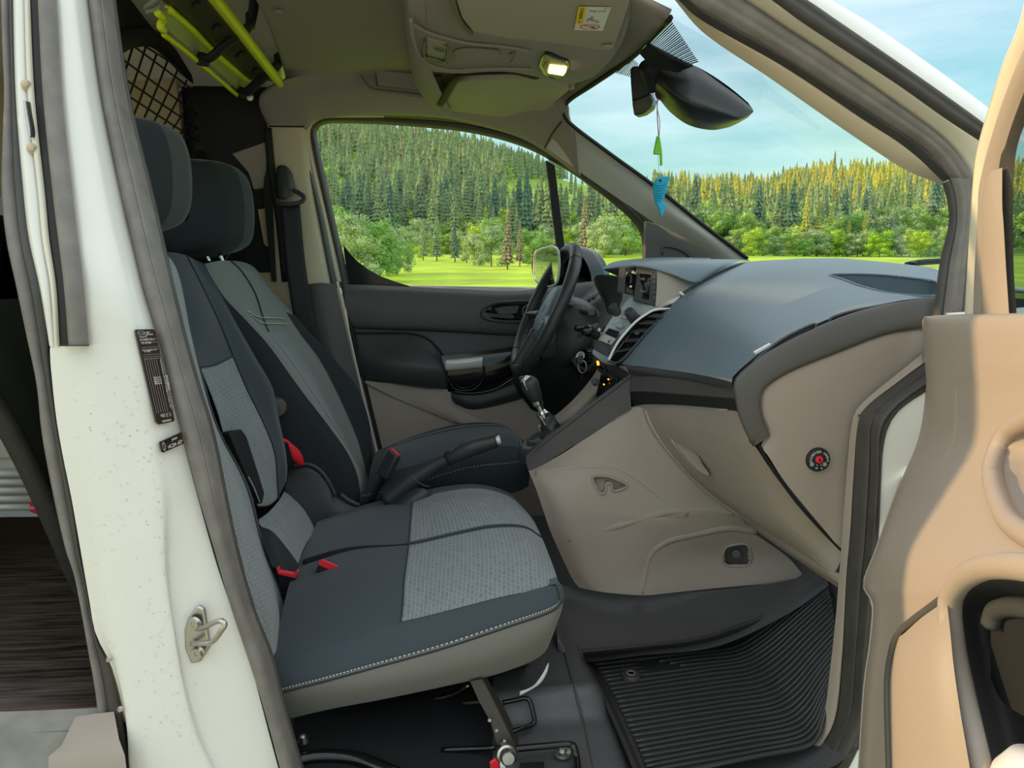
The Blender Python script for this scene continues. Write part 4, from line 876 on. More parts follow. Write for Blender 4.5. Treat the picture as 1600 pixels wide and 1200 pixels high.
for cx in (-.0125, .0095):
    n = 14; b = len(V); V.extend(so_ + sb @ Vector((cx + r * math.cos(6.283 * k / n), -.0072 + r * math.sin(6.283 * k / n), .0064)) for r in (.0034, .0027) for k in range(n)); F.extend((b + k, b + (k + 1) % n, b + n + (k + 1) % n, b + n + k) for k in range(n)); dot(cx, -.0072, .0013)
mk('lettering', V, F, 'white_print', da, smooth=False)
# glovebox: sloping front and its outer cheek
gb = [cv("1006,637,.575 1040,635,.48 1080,638,.37 1120,642,.25 1154,645,.13 1172,692,.10"),
      cv("1018,668,.555 1055,672,.45 1095,680,.345 1130,690,.24 1160,697,.15 1182,700,.105"),
      cv("1042,702,.53 1080,718,.44 1118,738,.34 1155,752,.24 1185,755,.165 1212,745,.11"),
      cv("1075,740,.51 1112,765,.42 1150,790,.33 1192,812,.235 1225,818,.16 1258,800,.115"),
      cv("1118,778,.50 1155,803,.41 1195,828,.31 1240,853,.21 1275,865,.145 1298,846,.12"),
      cv("1150,800,.48 1185,820,.39 1225,847,.29 1268,876,.19 1300,896,.125 1318,866,.105")]
Surf(gb).mesh('glovebox_door', 'trim_grey', da, nu=40, nv=40)
tube('glovebox_edge', cv("1008,640,.57 1020,668,.55 1045,704,.53 1078,741,.51 1120,780,.495 1152,801,.475 1190,822,.38 1240,855,.26 1290,889,.15 1318,905,.10"), 0.006, 'trim_grey', da, m=60)
Surf([cv("1152,802,.474 1190,824,.378 1240,857,.258 1290,891,.148 1318,907,.10"), cv("1156,806,.47 1200,838,.36 1250,872,.24 1292,898,.145 1316,914,.09"), cv("1158,812,.50 1204,846,.40 1256,882,.28 1300,912,.18 1322,925,.12")]).mesh('glovebox_base', 'trim_grey', da, nu=20, nv=6)
recess('glovebox_latch', pxs("1048,686 1064,690 1080,702 1090,712 1096,724 1106,740 1090,734 1068,712"), lambda x, y: P(x, y, .49 - (x - 1048) * .0023) - Vector((0, .008, 0)), 0.012, 'trim_grey', da, shrink=0.7)
tube('latch_lip', [p - Vector((0, .008, 0)) for p in cv("1047,685,.49 1062,706,.47 1082,728,.43 1105,741,.37")], 0.0035, 'trim_grey', da, m=16, seg=6)

# centre stack: silver control panel, display, chrome edge, air vent
Surf([cv("984,464,.72 1000,466,.70 1022,480,.655"), cv("958,494,.73 980,498,.70 998,506,.655"), cv("940,522,.73 960,530,.70 976,534,.645"), cv("927,546,.73 942,556,.70 954,562,.64"), cv("926,553,.73 942,566,.70 956,570,.645")]).mesh('control_panel', 'silver_panel', da, nu=20, nv=24)
stk = lambda x, y: P(x, y, .735 - (x - 927 - (546 - y) * .72) * .0022)
chr_ = cv("951,563,.632 958,548,.632 966,534,.632 978,519,.632 993,503,.632 1008,492,.634 1024,484,.636 1050,483,.630")
tube('vent_chrome', chr_, 0.0032, 'satin_silver', da, m=40, seg=8)
Surf([[p + Vector((0, .008, 0)) for p in cv("951,563 960,546 972,527 990,506 1010,491 1028,484 1052,483", .632)], cv("958,564 975,548 992,530 1010,511 1025,498 1038,490 1053,484", .66), cv("972,562 990,545 1003,529 1018,514 1032,503 1043,494 1055,485", .615)]).mesh('vent_back', 'void_black', da, nu=30, nv=8)
tube('vent_edge', cv("951,564,.632 962,567,.622 972,562,.613 988,545,.612 1004,526,.612 1022,508,.614 1040,495,.618 1054,485,.626"), 0.003, 'black_plastic', da, m=40, seg=6)
for (x0, y0, x1, y1) in ((962, 549, 985, 545), (972, 533, 1000, 531), (985, 518, 1012, 517), (998, 505, 1024, 505), (1012, 494, 1036, 496)):
    a = P(x0, y0, .636); b = P(x1, y1, .612); mk('vent_slat', [a, b, b + Vector((.02, .004, .006)), a + Vector((.02, .004, .006))], [(0, 1, 2, 3)], 'black_plastic', da, solid=0.003, smooth=False)
box('vent_tab', P(995, 521, .615), (.012, .008, .006), 'black_plastic', da, 0.002)
# strip up the left border of the pad with its small thumbwheel
band('stack_border', cv("1024,484,.634 1060,470,.66 1090,454,.70 1118,436,.74 1132,426,.78"), cv("1055,484,.625 1075,474,.63 1100,456,.66 1125,438,.70 1136,428,.76"), 0.002, 'gloss_black', da, m=20)
band('vent_wheel', cv("1062,462,.66 1070,454,.67 1080,450,.68 1089,447,.69"), cv("1070,464,.65 1078,460,.66 1084,457,.67 1090,455,.68"), 0.006, 'black_plastic', da, m=12)
plate('wheel_mark', cv("1063,455 1070,460 1067,463 1061,458", .65), 0.004, 'white_print', da)
# knobs and buttons
for x, y, r in ((963, 489, .0125), (988, 497, .0135)):
    c = stk(x, y) - Vector((.004, .018, -.006)); lathe('knob', c, (-.62, -.42, .66), [(0.0, .020), (r * .82, .020), (r * .95, .016), (r, .0), (r * 1.08, -.012)], 'black_plastic', da, 24)
for q in ("974,484 986,487 981,494 969,491", "990,488 998,490 994,494 988,492", "952,503 961,505 957,509 949,507", "964,505 973,508 968,513 960,510", "972,492 980,494 976,499 968,497"):
    plate('button', [stk(*p) - Vector((.002, .010, -.002)) for p in pxs(q)], 0.006, 'silver_panel', da, bevel=0.0012)
quads('slot_mouth', [pxs("944,511 968,519 961,532 937,522")], lambda x, y: stk(x, y) - Vector((.002, .008, -.002)), 'void_black', da)
plate('slot_plate', [stk(*p) - Vector((.004, .014, -.004)) for p in pxs("938,520 962,530 954,540 931,531")], 0.004, 'alu', da, bevel=0.001)
for x, y in ((943, 525), (953, 536)): lathe('screw', stk(x, y) - Vector((.006, .016, -.006)), (-.6, -.4, .6), [(0, .002), (.003, .0015), (.0035, 0)], 'steel', da, 10)
plate('slot_cover', [stk(*p) - Vector((.003, .012, -.003)) for p in pxs("930,532 954,541 948,557 927,546")], 0.004, 'black_plastic', da, bevel=0.002)
# display with brown-grey housing and hood
plate('display_bezel', cv("995,416,.69 1029,421,.655 1025,480,.655 988,470,.69"), 0.02, 'black_plastic', da, bevel=0.003)
plate('display_screen', cv("1000,427,.683 1017,429,.664 1014,469,.664 997,465,.683"), 0.002, 'screen', da)
plate('display_frame', cv("997,423,.687 1020,426,.662 1017,473,.662 994,468,.687"), 0.002, 'trim_dark', da, bevel=0.001)
letters('lettering', [('12:40', (999, 437), (8, 1), (0, -4)), ('Radio', (1000, 456), (9, 1.5), (0, -4))], lambda x, y: P(x, y, .681 - (x - 997) * .00105), 'grey_print', da)
for k in range(5): plate('button', cv([(1020, 430 + 8 * k, .655), (1024, 430.6 + 8 * k, .652), (1023.5, 436 + 8 * k, .652), (1019.6, 435.4 + 8 * k, .655)]), 0.002, 'trim_dark', da, bevel=0.0006)
Surf([cv("1027,422,.655 1050,428,.67 1088,440,.70"), cv("1026,450,.652 1050,453,.665 1075,450,.69"), cv("1024,480,.645 1045,470,.655 1066,460,.675")]).mesh('display_housing', 'trim_grey', da, nu=14, nv=10)
Surf([cv("983,409,.80 1000,407,.80 1060,405,.85 1130,405,.95 1170,406,1.05"), cv("985,411,.71 1020,409,.70 1070,409,.72 1120,412,.76 1150,410,.85"), cv("988,415,.685 1015,418,.655 1050,427,.66 1090,440,.685 1120,424,.75"), cv("992,419,.70 1014,421,.67 1050,430,.67 1088,441,.70 1116,426,.76")]).mesh('display_hood', 'dash_black', da, nu=30, nv=16)
# instrument hood on the driver's side, its dark cowl and the driver's end of the dash
Surf([cv("944,417,1.02 960,409,1.05 1000,404,1.08 1050,402,1.12 1110,403,1.2"), cv("943,420,1.0 965,415,.97 1000,411,.94 1050,410,.95 1110,409,1.05"), cv("946,423,1.0 966,420,.95 1000,417,.88 1040,416,.88 1100,412,.95"), cv("966,432,1.02 985,432,.98 1010,425,.92 1050,420,.9 1100,414,.97")]).mesh('instrument_hood', 'dash_black', da, nu=24, nv=14)
Surf([cv("930,436,1.0 932,431,.99 945,431,.96 968,434,.90"), cv("931,440,.99 936,448,.98 955,455,.93 972,450,.88"), cv("940,460,.98 946,472,.96 958,478,.90 972,468,.86"), cv("946,480,.95 950,490,.92 956,492,.88 966,480,.84")]).mesh('cluster_cowl', 'matt_black', da, nu=16, nv=16)
tube('cowl_edge', cv("952,488,.94 944,470,.965 934,450,.99 930,438,1.0 934,431,.99 950,431,.955 968,434,.91"), 0.004, 'black_plastic', da, m=30, seg=6)
Surf([cv("905,470,1.36 920,455,1.36 940,440,1.36 1000,420,1.36"), cv("905,480,1.2 925,470,1.2 945,458,1.2 1000,430,1.2"), cv("915,520,1.15 930,500,1.12 950,490,1.1 990,470,1.05"), cv("900,560,1.1 920,545,1.08 940,535,1.0 960,530,.95")]).mesh('driver_side_dash', 'black_plastic', da, nu=20, nv=20)
for k in range(4):
    a, b = P(906 + 7 * k, 478 - 3.5 * k, 1.16), P(924 + 5 * k, 462 - 2.5 * k, 1.2); tube('vent_slat', [a, (a + b) / 2 + Vector((0, -.004, .004)), b], 0.004, 'rubber_dark', da, m=8, seg=6)
# knee panel, ignition housing
Surf([cv("800,575,1.3 850,560,1.25 890,552,1.15 940,545,.98 975,560,.85"), cv("805,605,1.3 850,600,1.25 888,590,1.12 925,590,.95 950,600,.85"), cv("830,640,1.34 860,650,1.3 890,640,1.2 910,630,1.05 930,620,.92")]).mesh('knee_panel', 'matt_black', da, nu=20, nv=14)
plate('ignition_panel', cv("888,558,.985 906,540,.985 928,546,.93 930,565,.91 915,580,.93 900,576,.97"), 0.03, 'trim_dark', da, bevel=0.005)
lathe('ignition_ring', P(913, 559, .925), (-.75, -.55, .35), [(.0, .004), (.011, .004), (.013, .010), (.022, .010), (.024, .004), (.026, -.004)], 'gloss_black', da, 28)
lathe('ignition_bezel', P(911, 559, .92), (-.75, -.55, .35), [(.012, .011), (.0125, .014), (.0145, .014), (.015, .011)], 'satin_silver', da, 28)
ke = thing('car_key', 'key with a ring hanging in the ignition beside the steering column', 'key', P(908, 562, .90))
plate('key_head', cv("899,560,.905 908,556,.90 914,560,.90 912,569,.90 903,570,.905"), 0.008, 'gloss_black', ke, bevel=0.003)
ka = P(910, 566, .895); tube('key_ring', [ka + Vector((.0145 * math.cos(a) * .7, -.0145 * math.cos(a) * .5, .017 * math.sin(a) - .012)) for a in [6.283 * k / 10 for k in range(10)]], 0.0016, 'steel', ke, closed=True, seg=6)
tube('key_fob_strap', cv("914,578,.90 910,586,.90 908,594,.90"), 0.003, 'matt_black', ke, m=8, seg=6)
# lower centre: dark console throat with lit switches
Surf([cv("925,556,.80 945,566,.76 965,572,.70 985,584,.63"), cv("930,566,.79 948,578,.75 965,588,.71 978,596,.66"), cv("935,580,.80 950,592,.77 962,600,.74 972,606,.70")]).mesh('stack_underside', 'black_plastic', da, nu=12, nv=8)
plate('switch_strip', cv("930,566,.765 944,573,.745 948,582,.74 934,574,.76"), 0.01, 'gloss_black', da, bevel=0.002)
plate('warning_light', cv("932,564 936,564 937,571 933,571", .755), 0.003, 'amber', da, bevel=0.001)

# ================================================================== CENTRE CONSOLE
cc_ = thing('centre_console', 'grey centre console with ribbed dark edge carrying the gear lever', 'console', (0.3, .62, .45))
def cs(s): return cv(s)
console = Surf([cs("826,736,.66 845,728,.645 880,708,.63 930,676,.61 975,646,.595 995,636,.58 1010,640,.57"),
      cs("830,745,.63 850,740,.61 890,726,.60 935,704,.59 985,690,.575 1015,690,.555 1040,702,.54"),
      cs("838,765,.61 862,762,.58 900,756,.57 945,750,.565 995,760,.555 1035,772,.535 1080,746,.515"),
      cs("848,795,.60 875,795,.565 910,795,.555 955,795,.55 1010,800,.54 1060,800,.52 1120,782,.505"),
      cs("860,830,.59 888,832,.56 925,828,.55 970,818,.545 1030,815,.53 1090,812,.515 1152,803,.49"),
      cs("880,875,.58 905,872,.555 940,868,.545 985,858,.54 1035,842,.535 1100,835,.52 1175,830,.50"),
      cs("895,905,.57 920,906,.545 955,905,.535 1000,898,.535 1050,880,.54 1120,870,.535 1230,870,.50"),
      cs("905,918,.56 935,924,.535 970,928,.525 1010,930,.52 1060,925,.525 1140,917,.52 1262,908,.48")])
hook = pxs("926,746 945,744 962,749 980,759 964,767 957,766 955,756 948,756 945,770 938,771 932,762")
butt = pxs("1131,862 1140,853 1168,852 1170,882 1133,882")
console.mesh('side_panel', 'trim_grey', cc_, nu=220, nv=180, cut=[hook, butt])
cz = lambda x, y: min((Vector(p) for p in _cg), key=lambda q: (proj(q)[0] - x) ** 2 + (proj(q)[1] - y) ** 2)
_cg = [tuple(p) for p in console.grid(90, 70).reshape(-1, 3)]
_cpx = np.array([proj(p) for p in _cg]); _cga = np.array(_cg)
def onc(x, y, off=0.0):
    k = np.argmin((_cpx[:, 0] - x) ** 2 + (_cpx[:, 1] - y) ** 2); return P(x, y, _cga[k, 1] - off)
recess('hook_pocket', hook, lambda x, y: onc(x, y, .001), 0.022, 'trim_grey', cc_, shrink=0.9, m=60)
rim('hook_rim', hook, lambda x, y: onc(x, y, .002), 0.0028, 'trim_grey', cc_, 6)
recess('button_pocket', butt, lambda x, y: onc(x, y, .001), 0.018, 'trim_dark', cc_, shrink=0.85)
rim('button_rim', butt, lambda x, y: onc(x, y, .001), 0.003, 'trim_grey', cc_, 6)
lathe('peg', onc(1150, 864, -.012), (-.3, -1, .2), [(0, .012), (.003, .013), (.010, .012), (.012, .0), (.0125, -.004)], 'trim_dark', cc_, 18)
# soft creases moulded in the side
tube('crease', [onc(*p, off=-.0095) for p in pxs("838,742 880,734 930,729 965,732 1000,750 1040,780 1075,802")], 0.012, 'trim_grey', cc_, m=30)
tube('crease', [onc(*p, off=-.0095) for p in pxs("1002,928 1008,890 1018,862 1045,843 1090,832 1140,823 1180,830")], 0.012, 'trim_grey', cc_, m=30)
tube('crease', [onc(*p, off=-.0095) for p in pxs("888,842 950,825 1010,808 1050,798 1100,796 1148,800")], 0.012, 'trim_grey', cc_, m=30)
# ribbed edge strip and the dark tray around the gear lever
Surf([cs("984,584,.615 960,602,.625 925,628,.645 890,655,.66 862,675,.675 838,694,.69 822,708,.705"), cs("985,590,.60 960,609,.61 925,635,.625 890,663,.64 862,684,.655 838,704,.67 824,720,.685")]).mesh('tray_lip', 'black_plastic', cc_, nu=30, nv=4)
Surf([cs("984,586,.605 960,605,.615 925,631,.63 890,658,.645 862,679,.66 838,699,.675 821,713,.69"), cs("985,618,.595 962,634,.605 930,657,.615 895,681,.63 865,700,.645 842,715,.66 823,726,.675"), cs("986,640,.585 970,648,.59 935,672,.61 895,697,.625 862,717,.64 843,729,.65 826,737,.665")]).mesh('ribbed_edge', 'ribbed_strip', cc_, nu=40, nv=10)
Surf([cs("984,600,.68 962,600,.76 940,612,.83 905,645,.86 870,668,.86 850,672,.86"), cs("980,600,.64 958,610,.70 930,632,.74 900,655,.76 865,682,.77 840,690,.78"), cs("984,592,.61 960,610,.62 925,637,.635 890,664,.65 860,688,.665 824,716,.69")]).mesh('tray', 'matt_black', cc_, nu=24, nv=16)
Surf([cs("940,562,.90 925,590,.88 895,625,.87 860,655,.87 840,665,.87"), cs("962,570,.80 940,598,.81 905,632,.82 870,662,.83 845,676,.84"), cs("950,590,.82 935,620,.82 905,650,.82 880,668,.83 850,690,.84")]).mesh('far_rail', 'trim_grey', cc_, nu=20, nv=10)
plate('switch_panel', cs("938,584,.73 966,590,.70 962,612,.70 930,620,.74"), 0.01, 'gloss_black', cc_, bevel=0.003)
for x, y in ((951, 593), (944, 601)): lathe('warning_light', P(x, y, .71), (-.6, -.7, .5), [(0, .003), (.0018, .003), (.002, 0)], 'amber', cc_, 8)
lathe('selector_knob', P(932, 598, .715), (-.7, -.5, .5), [(0, .012), (.008, .012), (.0095, .009), (.010, 0)], 'trim_dark', cc_, 20)
# gear lever
gl = thing('gear_lever', 'gear lever with black leather knob, bright shaft and leather boot', 'gear lever', P(855, 690, .76))
lathe('base_ring', P(852, 690, .755), (-.35, -.1, 1), [(.030, .0), (.044, .012), (.055, .010), (.066, .0), (.070, -.022)], 'leather', gl, 32, sx=1.0, sy=1.15)
lathe('base_ring', P(852, 690, .755), (-.35, -.1, 1), [(.026, .012), (.032, .020), (.040, .018), (.046, .006)], 'leather', gl, 32, sx=1.0, sy=1.1)
bp_ = [P(866, 684, .755), P(862, 672, .755), P(857, 660, .752), P(850, 648, .75)]
V, F = tube_geo(spl(bp_, 20), [.040, .034, .026, .023, .018, .014], 20)
for k in range(20):
    for i in range(20):
        a = i * .314; w = (math.sin(5 * a + k * .55) * .0022 + math.sin(3 * a - k * .9) * .0014) * min(1, (20 - k) / 8)
        c = V[k * 20:(k + 1) * 20].mean(0); dvec = V[k * 20 + i] - c; V[k * 20 + i] += dvec / (np.linalg.norm(dvec) + 1e-9) * w
mk('boot', V, F, 'leather', gl)
tube('boot_seam', [p + Vector((-.012, -.018, .0)) for p in bp_[1:]], 0.0012, 'thread', gl, m=10, seg=5)
ax_ = (P(830, 608, .745) - P(849, 648, .75)).normalized()
lathe('shaft', P(849, 648, .75), ax_, [(0, -.006), (.0165, -.006), (.0165, .004), (.0135, .006), (.0115, .012), (.0085, .014), (.0085, .026), (.0125, .028), (.0135, .032), (.0135, .058), (0, .058)], 'chrome', gl, 24)
kb = P(838.5, 624, .747)
lathe('knob', kb, ax_, [(0, -.003), (.0135, -.003), (.0165, .003), (.0195, .017), (.023, .035), (.0235, .046), (.020, .056), (.012, .062), (0, .064)], 'leather', gl, 28, sx=1.0, sy=1.0)
kc = kb + ax_ * .045
Bk = basis(ax_, (0, 1, 0))
for s_ in (1,):
    pts = [kb + ax_ * h + (Vector((-1, -.15, .2)).normalized()) * r for h, r in ((.002, .0165), (.019, .021), (.039, .0245), (.052, .022), (.060, .014), (.065, .003))]
    tube('knob_trim', pts, [.004, .0065, .008, .008, .0065, .003], 'gloss_black', gl, m=20, flat=0.5)
tube('knob_chrome', [kb + ax_ * h + Vector((-.55, -.8, .05)).normalized() * r for h, r in ((.000, .0155), (.018, .0205), (.036, .024), (.049, .023), (.058, .016), (.0645, .003))], 0.0018, 'chrome', gl, m=24, seg=6)
lathe('knob_cap', kb + ax_ * .058 + Vector((-.003, 0, .0)), ax_, [(0, .0085), (.007, .0075), (.012, .004), (.0145, 0)], 'satin_silver', gl, 20)

# ================================================================== STEERING WHEEL AND COLUMN
sw_ = thing('steering_wheel', 'black leather steering wheel with spoked hub before the driver seat', 'steering wheel', P(852, 482, 1.08))
wc = P(851, 483, 1.06); tv = Vector((.42, 0, .91)).normalized(); yv = Vector((-.045, .999, 0.03)).normalized(); wn = yv.cross(tv).normalized()
if wn.x > 0: wn = -wn
RW = .190
tube('rim', [wc + tv * RW * math.cos(a) + yv * RW * math.sin(a) for a in [6.2831853 * k / 24 for k in range(24)]], 0.0175, 'leather', sw_, closed=True, seg=14)
for a in (0.62, -0.62, 2.5, -2.5):
    p = wc + tv * RW * math.cos(a) + yv * RW * math.sin(a); t_ = (-tv * math.sin(a) + yv * math.cos(a)).normalized()
    lathe('rim_seam', p, t_, [(.0182, -.001), (.0184, 0), (.0182, .001)], 'matt_black', sw_, 16)
hub = wc - wn * .022
def wp(r, a, h): return hub + tv * r * math.cos(a) + yv * r * math.sin(a) + wn * h
V = []; n = 28
prof = [(1.0, -.03), (1.0, .0), (.93, .016), (.75, .024), (.4, .028)]
for s_, h in prof:
    for k in range(n):
        a = 6.28318 * k / n; r = .082 * (1 + .10 * math.cos(2 * a) - .12 * math.cos(a)) * s_; V.append(wp(r, a, h))
V.append(wp(0, 0, .029)); F = [(j * n + k, j * n + (k + 1) % n, (j + 1) * n + (k + 1) % n, (j + 1) * n + k) for j in range(4) for k in range(n)] + [(4 * n + k, 4 * n + (k + 1) % n, 5 * n) for k in range(n)]
mk('hub', V, F, 'dash_black', sw_)
for a0, w0 in ((1.75, .030), (-1.75, .030), (math.pi, .034)):
    p0 = wp(.07, a0, .0); p1 = wc + tv * RW * math.cos(a0) + yv * RW * math.sin(a0)
    tube('spoke', [p0, (p0 + p1) / 2 + wn * .0, p1 - (p1 - p0) * .04], [w0, w0 * .8, w0 * .62], 'leather' if abs(a0) > 3 else 'black_plastic', sw_, m=12, seg=12, flat=.42, rot=math.pi / 2 if abs(a0) > 3 else 0)
tube('hub_trim', [wp(.066 * (1 + .1 * math.cos(2 * a)), a, .021) for a in (2.0, 2.5, 3.1, 3.7, 4.2)], 0.0035, 'satin_silver', sw_, m=20, seg=6)
V = [wp(0, 0, .030) + (tv * r * .011 * math.sin(a) + yv * r * .025 * math.cos(a)) + wn * .001 for r in (1, .8) for a in [6.283 * k / 20 for k in range(20)]]
mk('emblem', V, [(k, (k + 1) % 20, 20 + (k + 1) % 20, 20 + k) for k in range(20)], 'grey_print', sw_, smooth=False)
letters('emblem_script', [('Ford', (-.017, -.005), (.034, 0), (0, .010))], lambda x, y: wp(0, 0, .0315) - yv * x + tv * y, 'grey_print', sw_)
co_ = thing('steering_column', 'dark steering column shroud behind the steering wheel with stalks', 'steering column', P(900, 500, 1.06))
Surf([cv("878,470,1.16 895,464,1.14 915,470,1.10 935,485,1.06"), cv("872,478,1.02 892,472,1.0 915,480,.98 938,494,.97"), cv("870,505,.985 892,505,.965 915,510,.955 930,515,.955"), cv("868,550,1.0 885,560,.98 905,555,.97 925,540,.97"), cv("868,570,1.1 885,575,1.1 905,565,1.1 925,545,1.1")]).mesh('shroud', 'black_plastic', co_, nu=20, nv=24, thick=.004)
tube('stalk', [P(895, 478, .99), P(880, 475, .95), P(872, 477, .93)], [.007, .007, .009], 'black_plastic', co_, m=10)
tube('stalk', [P(905, 485, .98), P(918, 487, .94), P(926, 488, .91)], [.008, .009, .013], 'black_plastic', co_, m=10)
lathe('stalk_cap', P(925, 488, .905), (-.3, -1, .1), [(0, .008), (.009, .007), (.013, .0), (.013, -.012)], 'trim_dark', co_, 16)

# phone bracket and radio handset on the dash
pm = thing('phone_mount', 'black jointed phone mount clipped to the silver slot of the dash', 'phone holder', P(932, 524, .72))
tube('arm', cv("933,524,.71 925,520,.70 918,516,.70 910,515,.71"), [.012, .012, .009, .008], 'matt_black', pm, m=12)
lathe('ball_joint', P(918, 517, .695), (-1, -.2, .1), [(0, .018), (.008, .014), (.014, .004), (.016, -.004), (.012, -.014), (0, -.018)], 'gloss_black', pm, 18)
plate('clamp', cv("921,510,.69 934,503,.70 938,508,.70 928,516,.69"), 0.02, 'black_plastic', pm, bevel=0.003)
tube('claw', cv("912,515,.70 905,512,.70 902,507,.70"), [.006, .005, .007], 'matt_black', pm, m=8)
tube('claw', cv("912,520,.70 906,522,.70 904,527,.70"), [.006, .005, .007], 'matt_black', pm, m=8)
lathe('lock_knob', P(903, 513, .70), (-1, -.3, .1), [(0, .008), (.007, .007), (.009, 0), (.006, -.008)], 'gloss_black', pm, 14)
plate('grip_plate', cv("930,520,.705 936,512,.705 940,515,.705 933,526,.705"), 0.006, 'chrome', pm, bevel=0.001)
rd = thing('phone_holder', 'brown-black boxy handset holder fixed beside the display', 'phone holder', P(978, 440, .70))
plate('holder_box', cv("967,417,.72 978,418,.705 976,459,.705 963,457,.72"), 0.03, 'trim_dark', rd, bevel=0.003)
plate('holder_back', cv("978,418,.705 994,420,.695 990,462,.695 976,459,.705"), 0.02, 'gloss_black', rd, bevel=0.003)
lathe('suction_ring', P(986, 438, .69), (-1, -.9, .15), [(.004, .006), (.006, .010), (.010, .009), (.012, 0), (.012, -.01)], 'gloss_black', rd, 24, sx=.8, sy=1.8)
plate('chrome_tab', cv("988,423,.675 993,425,.675 994,429,.675 987,427,.675"), 0.003, 'chrome', rd, bevel=0.0008)
plate('chrome_tab', cv("984,446,.675 988,446,.675 987,450,.675 983,449,.675"), 0.003, 'chrome', rd, bevel=0.0008)
tube('cable', cv("969,459,.71 969,468,.71 967,476,.715 966,484,.72"), 0.0022, 'matt_black', rd, m=10, seg=6)
wi = thing('wiper_blade', 'dark wiper blade lying at the foot of the windshield', 'wiper', P(1450, 412, .6))
tube('arm', cv("1416,413,.72 1440,409,.66 1480,407,.6"), 0.006, 'matt_black', wi, m=8)
tube('rubber_edge', cv("1420,416,.70 1445,413,.65 1480,411,.6"), 0.004, 'rubber_dark', wi, m=8, flat=.5)
# ================================================================== SEATS
be = thing('passenger_bench', 'two-place passenger bench seat in dark cloth with patterned grey panels', 'seat', (-.1, .45, .42))
bench = Surf([
  cv("455,1120,.17 520,1105,.16 600,1090,.15 700,1069,.15 780,1050,.15 845,1022,.16 862,985,.18"),
  cv("442,1100,.12 510,1088,.11 590,1072,.10 690,1050,.10 790,1022,.10 855,992,.11 874,958,.13"),
  cv("437,1079,.105 510,1060,.10 590,1038,.10 690,1010,.10 795,975,.10 860,952,.105 879,934,.125"),
  cv("428,1040,.125 510,1018,.125 606,988,.125 700,962,.125 785,938,.125 850,918,.125 877,918,.14"),
  cv("430,1014,.16 520,990,.16 626,972,.145 706,953,.145 780,934,.145 838,922,.145 872,908,.16"),
  cv("446,935,.32 540,905,.32 632,906,.29 712,888,.29 780,874,.29 832,868,.29 862,880,.30"),
  cv("462,884,.47 550,858,.47 639,850,.47 712,834,.47 770,823,.47 818,824,.47 846,840,.48"),
  cv("483,844,.62 560,822,.62 642,812,.63 700,796,.63 752,786,.63 802,792,.63 832,812,.63"),
  cv("494,820,.76 570,797,.77 645,783,.77 690,770,.78 744,764,.78 792,775,.77 818,795,.76"),
  cv("494,818,.80 570,790,.81 650,770,.815 700,760,.82 748,758,.82 790,768,.81 812,786,.80"),
  cv("500,840,.83 575,815,.84 655,795,.845 705,785,.845 750,782,.845 795,792,.84 815,810,.83")])
bench.mesh('seat_cushion', 'cloth', be, nu=90, nv=110)
bench.mesh('cushion_side', 'cloth_side', be, nu=80, nv=24, v=(0, 2.02), off=0.0025)
bench.mesh('seat_insert', 'cloth_insert', be, nu=50, nv=40, u=(2, 6), v=(4, 5.93), off=0.001, puff=0.005)
bench.mesh('seat_insert', 'cloth_insert', be, nu=50, nv=40, u=(2, 6), v=(6.07, 8), off=0.001, puff=0.005)
bench.mesh('front_border', 'cloth', be, nu=14, nv=30, u=(5.6, 6), v=(2, 4.2), off=0.003, puff=.002)
# contrast stitching along the piped edge
st = bench.grid(170, 3, v=(2.02, 2.08)); V = []; F = []
def stitch(line, w, n_off, V, F, step=2):
    for k in range(0, len(line) - 1, step):
        a, b = line[k], line[k] + (line[k + 1] - line[k]) * 1.15; o_ = np.array(n_off); b0 = len(V)
        up = np.array((0, 0, w)); V.extend([a - up + o_, b - up + o_, b + up + o_, a + up + o_]); F.append((b0, b0 + 1, b0 + 2, b0 + 3))
stitch(st[1], .0011, (0, -.0042, .002), V, F)
o = mk('stitching', V, F, 'thread', be, smooth=False); o['kind'] = 'stuff'
tube('piping', [Vector(p) + Vector((0, -.003, -.003)) for p in bench.grid(40, 2, v=(2, 2.01))[0]], 0.0022, 'cloth_dark', be, m=60, seg=6)
for v0 in (4.0, 6.0):
    pass
tube('seam', [Vector(p) + Vector((0, 0, .001)) for p in bench.grid(2, 50, u=(2, 2.001), v=(4, 8.6))[:, 0]], 0.0018, 'cloth_dark', be, m=60, seg=6)
tube('seam', [Vector(p) + Vector((0, 0, .0)) for p in bench.grid(50, 2, u=(1.2, 6), v=(6, 6.001))[0]], 0.0022, 'cloth_dark', be, m=60, seg=6)
tube('cushion_gap_shade', [Vector(p) + Vector((0, -.001, .0)) for p in bench.grid(30, 2, u=(.15, 2.0), v=(6, 6.001))[0]], [.009, .008, .005, .003, .0022], 'void_black', be, m=40, seg=8)  # black tube laid in the crease as the shade between the cushions
# outer backrest (mostly behind the pillar)
ob = Surf([cv("240,380,.10 236,380,.2 234,385,.3 245,395,.42 252,410,.47"),
           cv("225,460,.08 262,420,.13 275,418,.3 275,440,.40 281,470,.46"),
           cv("240,560,.08 290,540,.14 300,530,.3 303,560,.40 312,573,.455"),
           cv("265,660,.08 318,650,.14 330,645,.28 332,660,.38 340,668,.45"),
           cv("300,780,.08 350,760,.14 366,745,.27 372,752,.37 388,762,.45"),
           cv("340,880,.08 385,860,.14 402,850,.26 404,852,.36 412,858,.44"),
           cv("380,960,.09 415,945,.14 430,935,.25 432,930,.36 440,928,.42"),
           cv("420,1040,.10 430,1020,.14 440,1000,.24 440,985,.34 446,970,.40")])
ob.mesh('outer_backrest', 'cloth_insert', be, nu=40, nv=70)
ob.mesh('backrest_edge', 'cloth_dark', be, nu=8, nv=60, u=(3.7, 4), off=0.002)
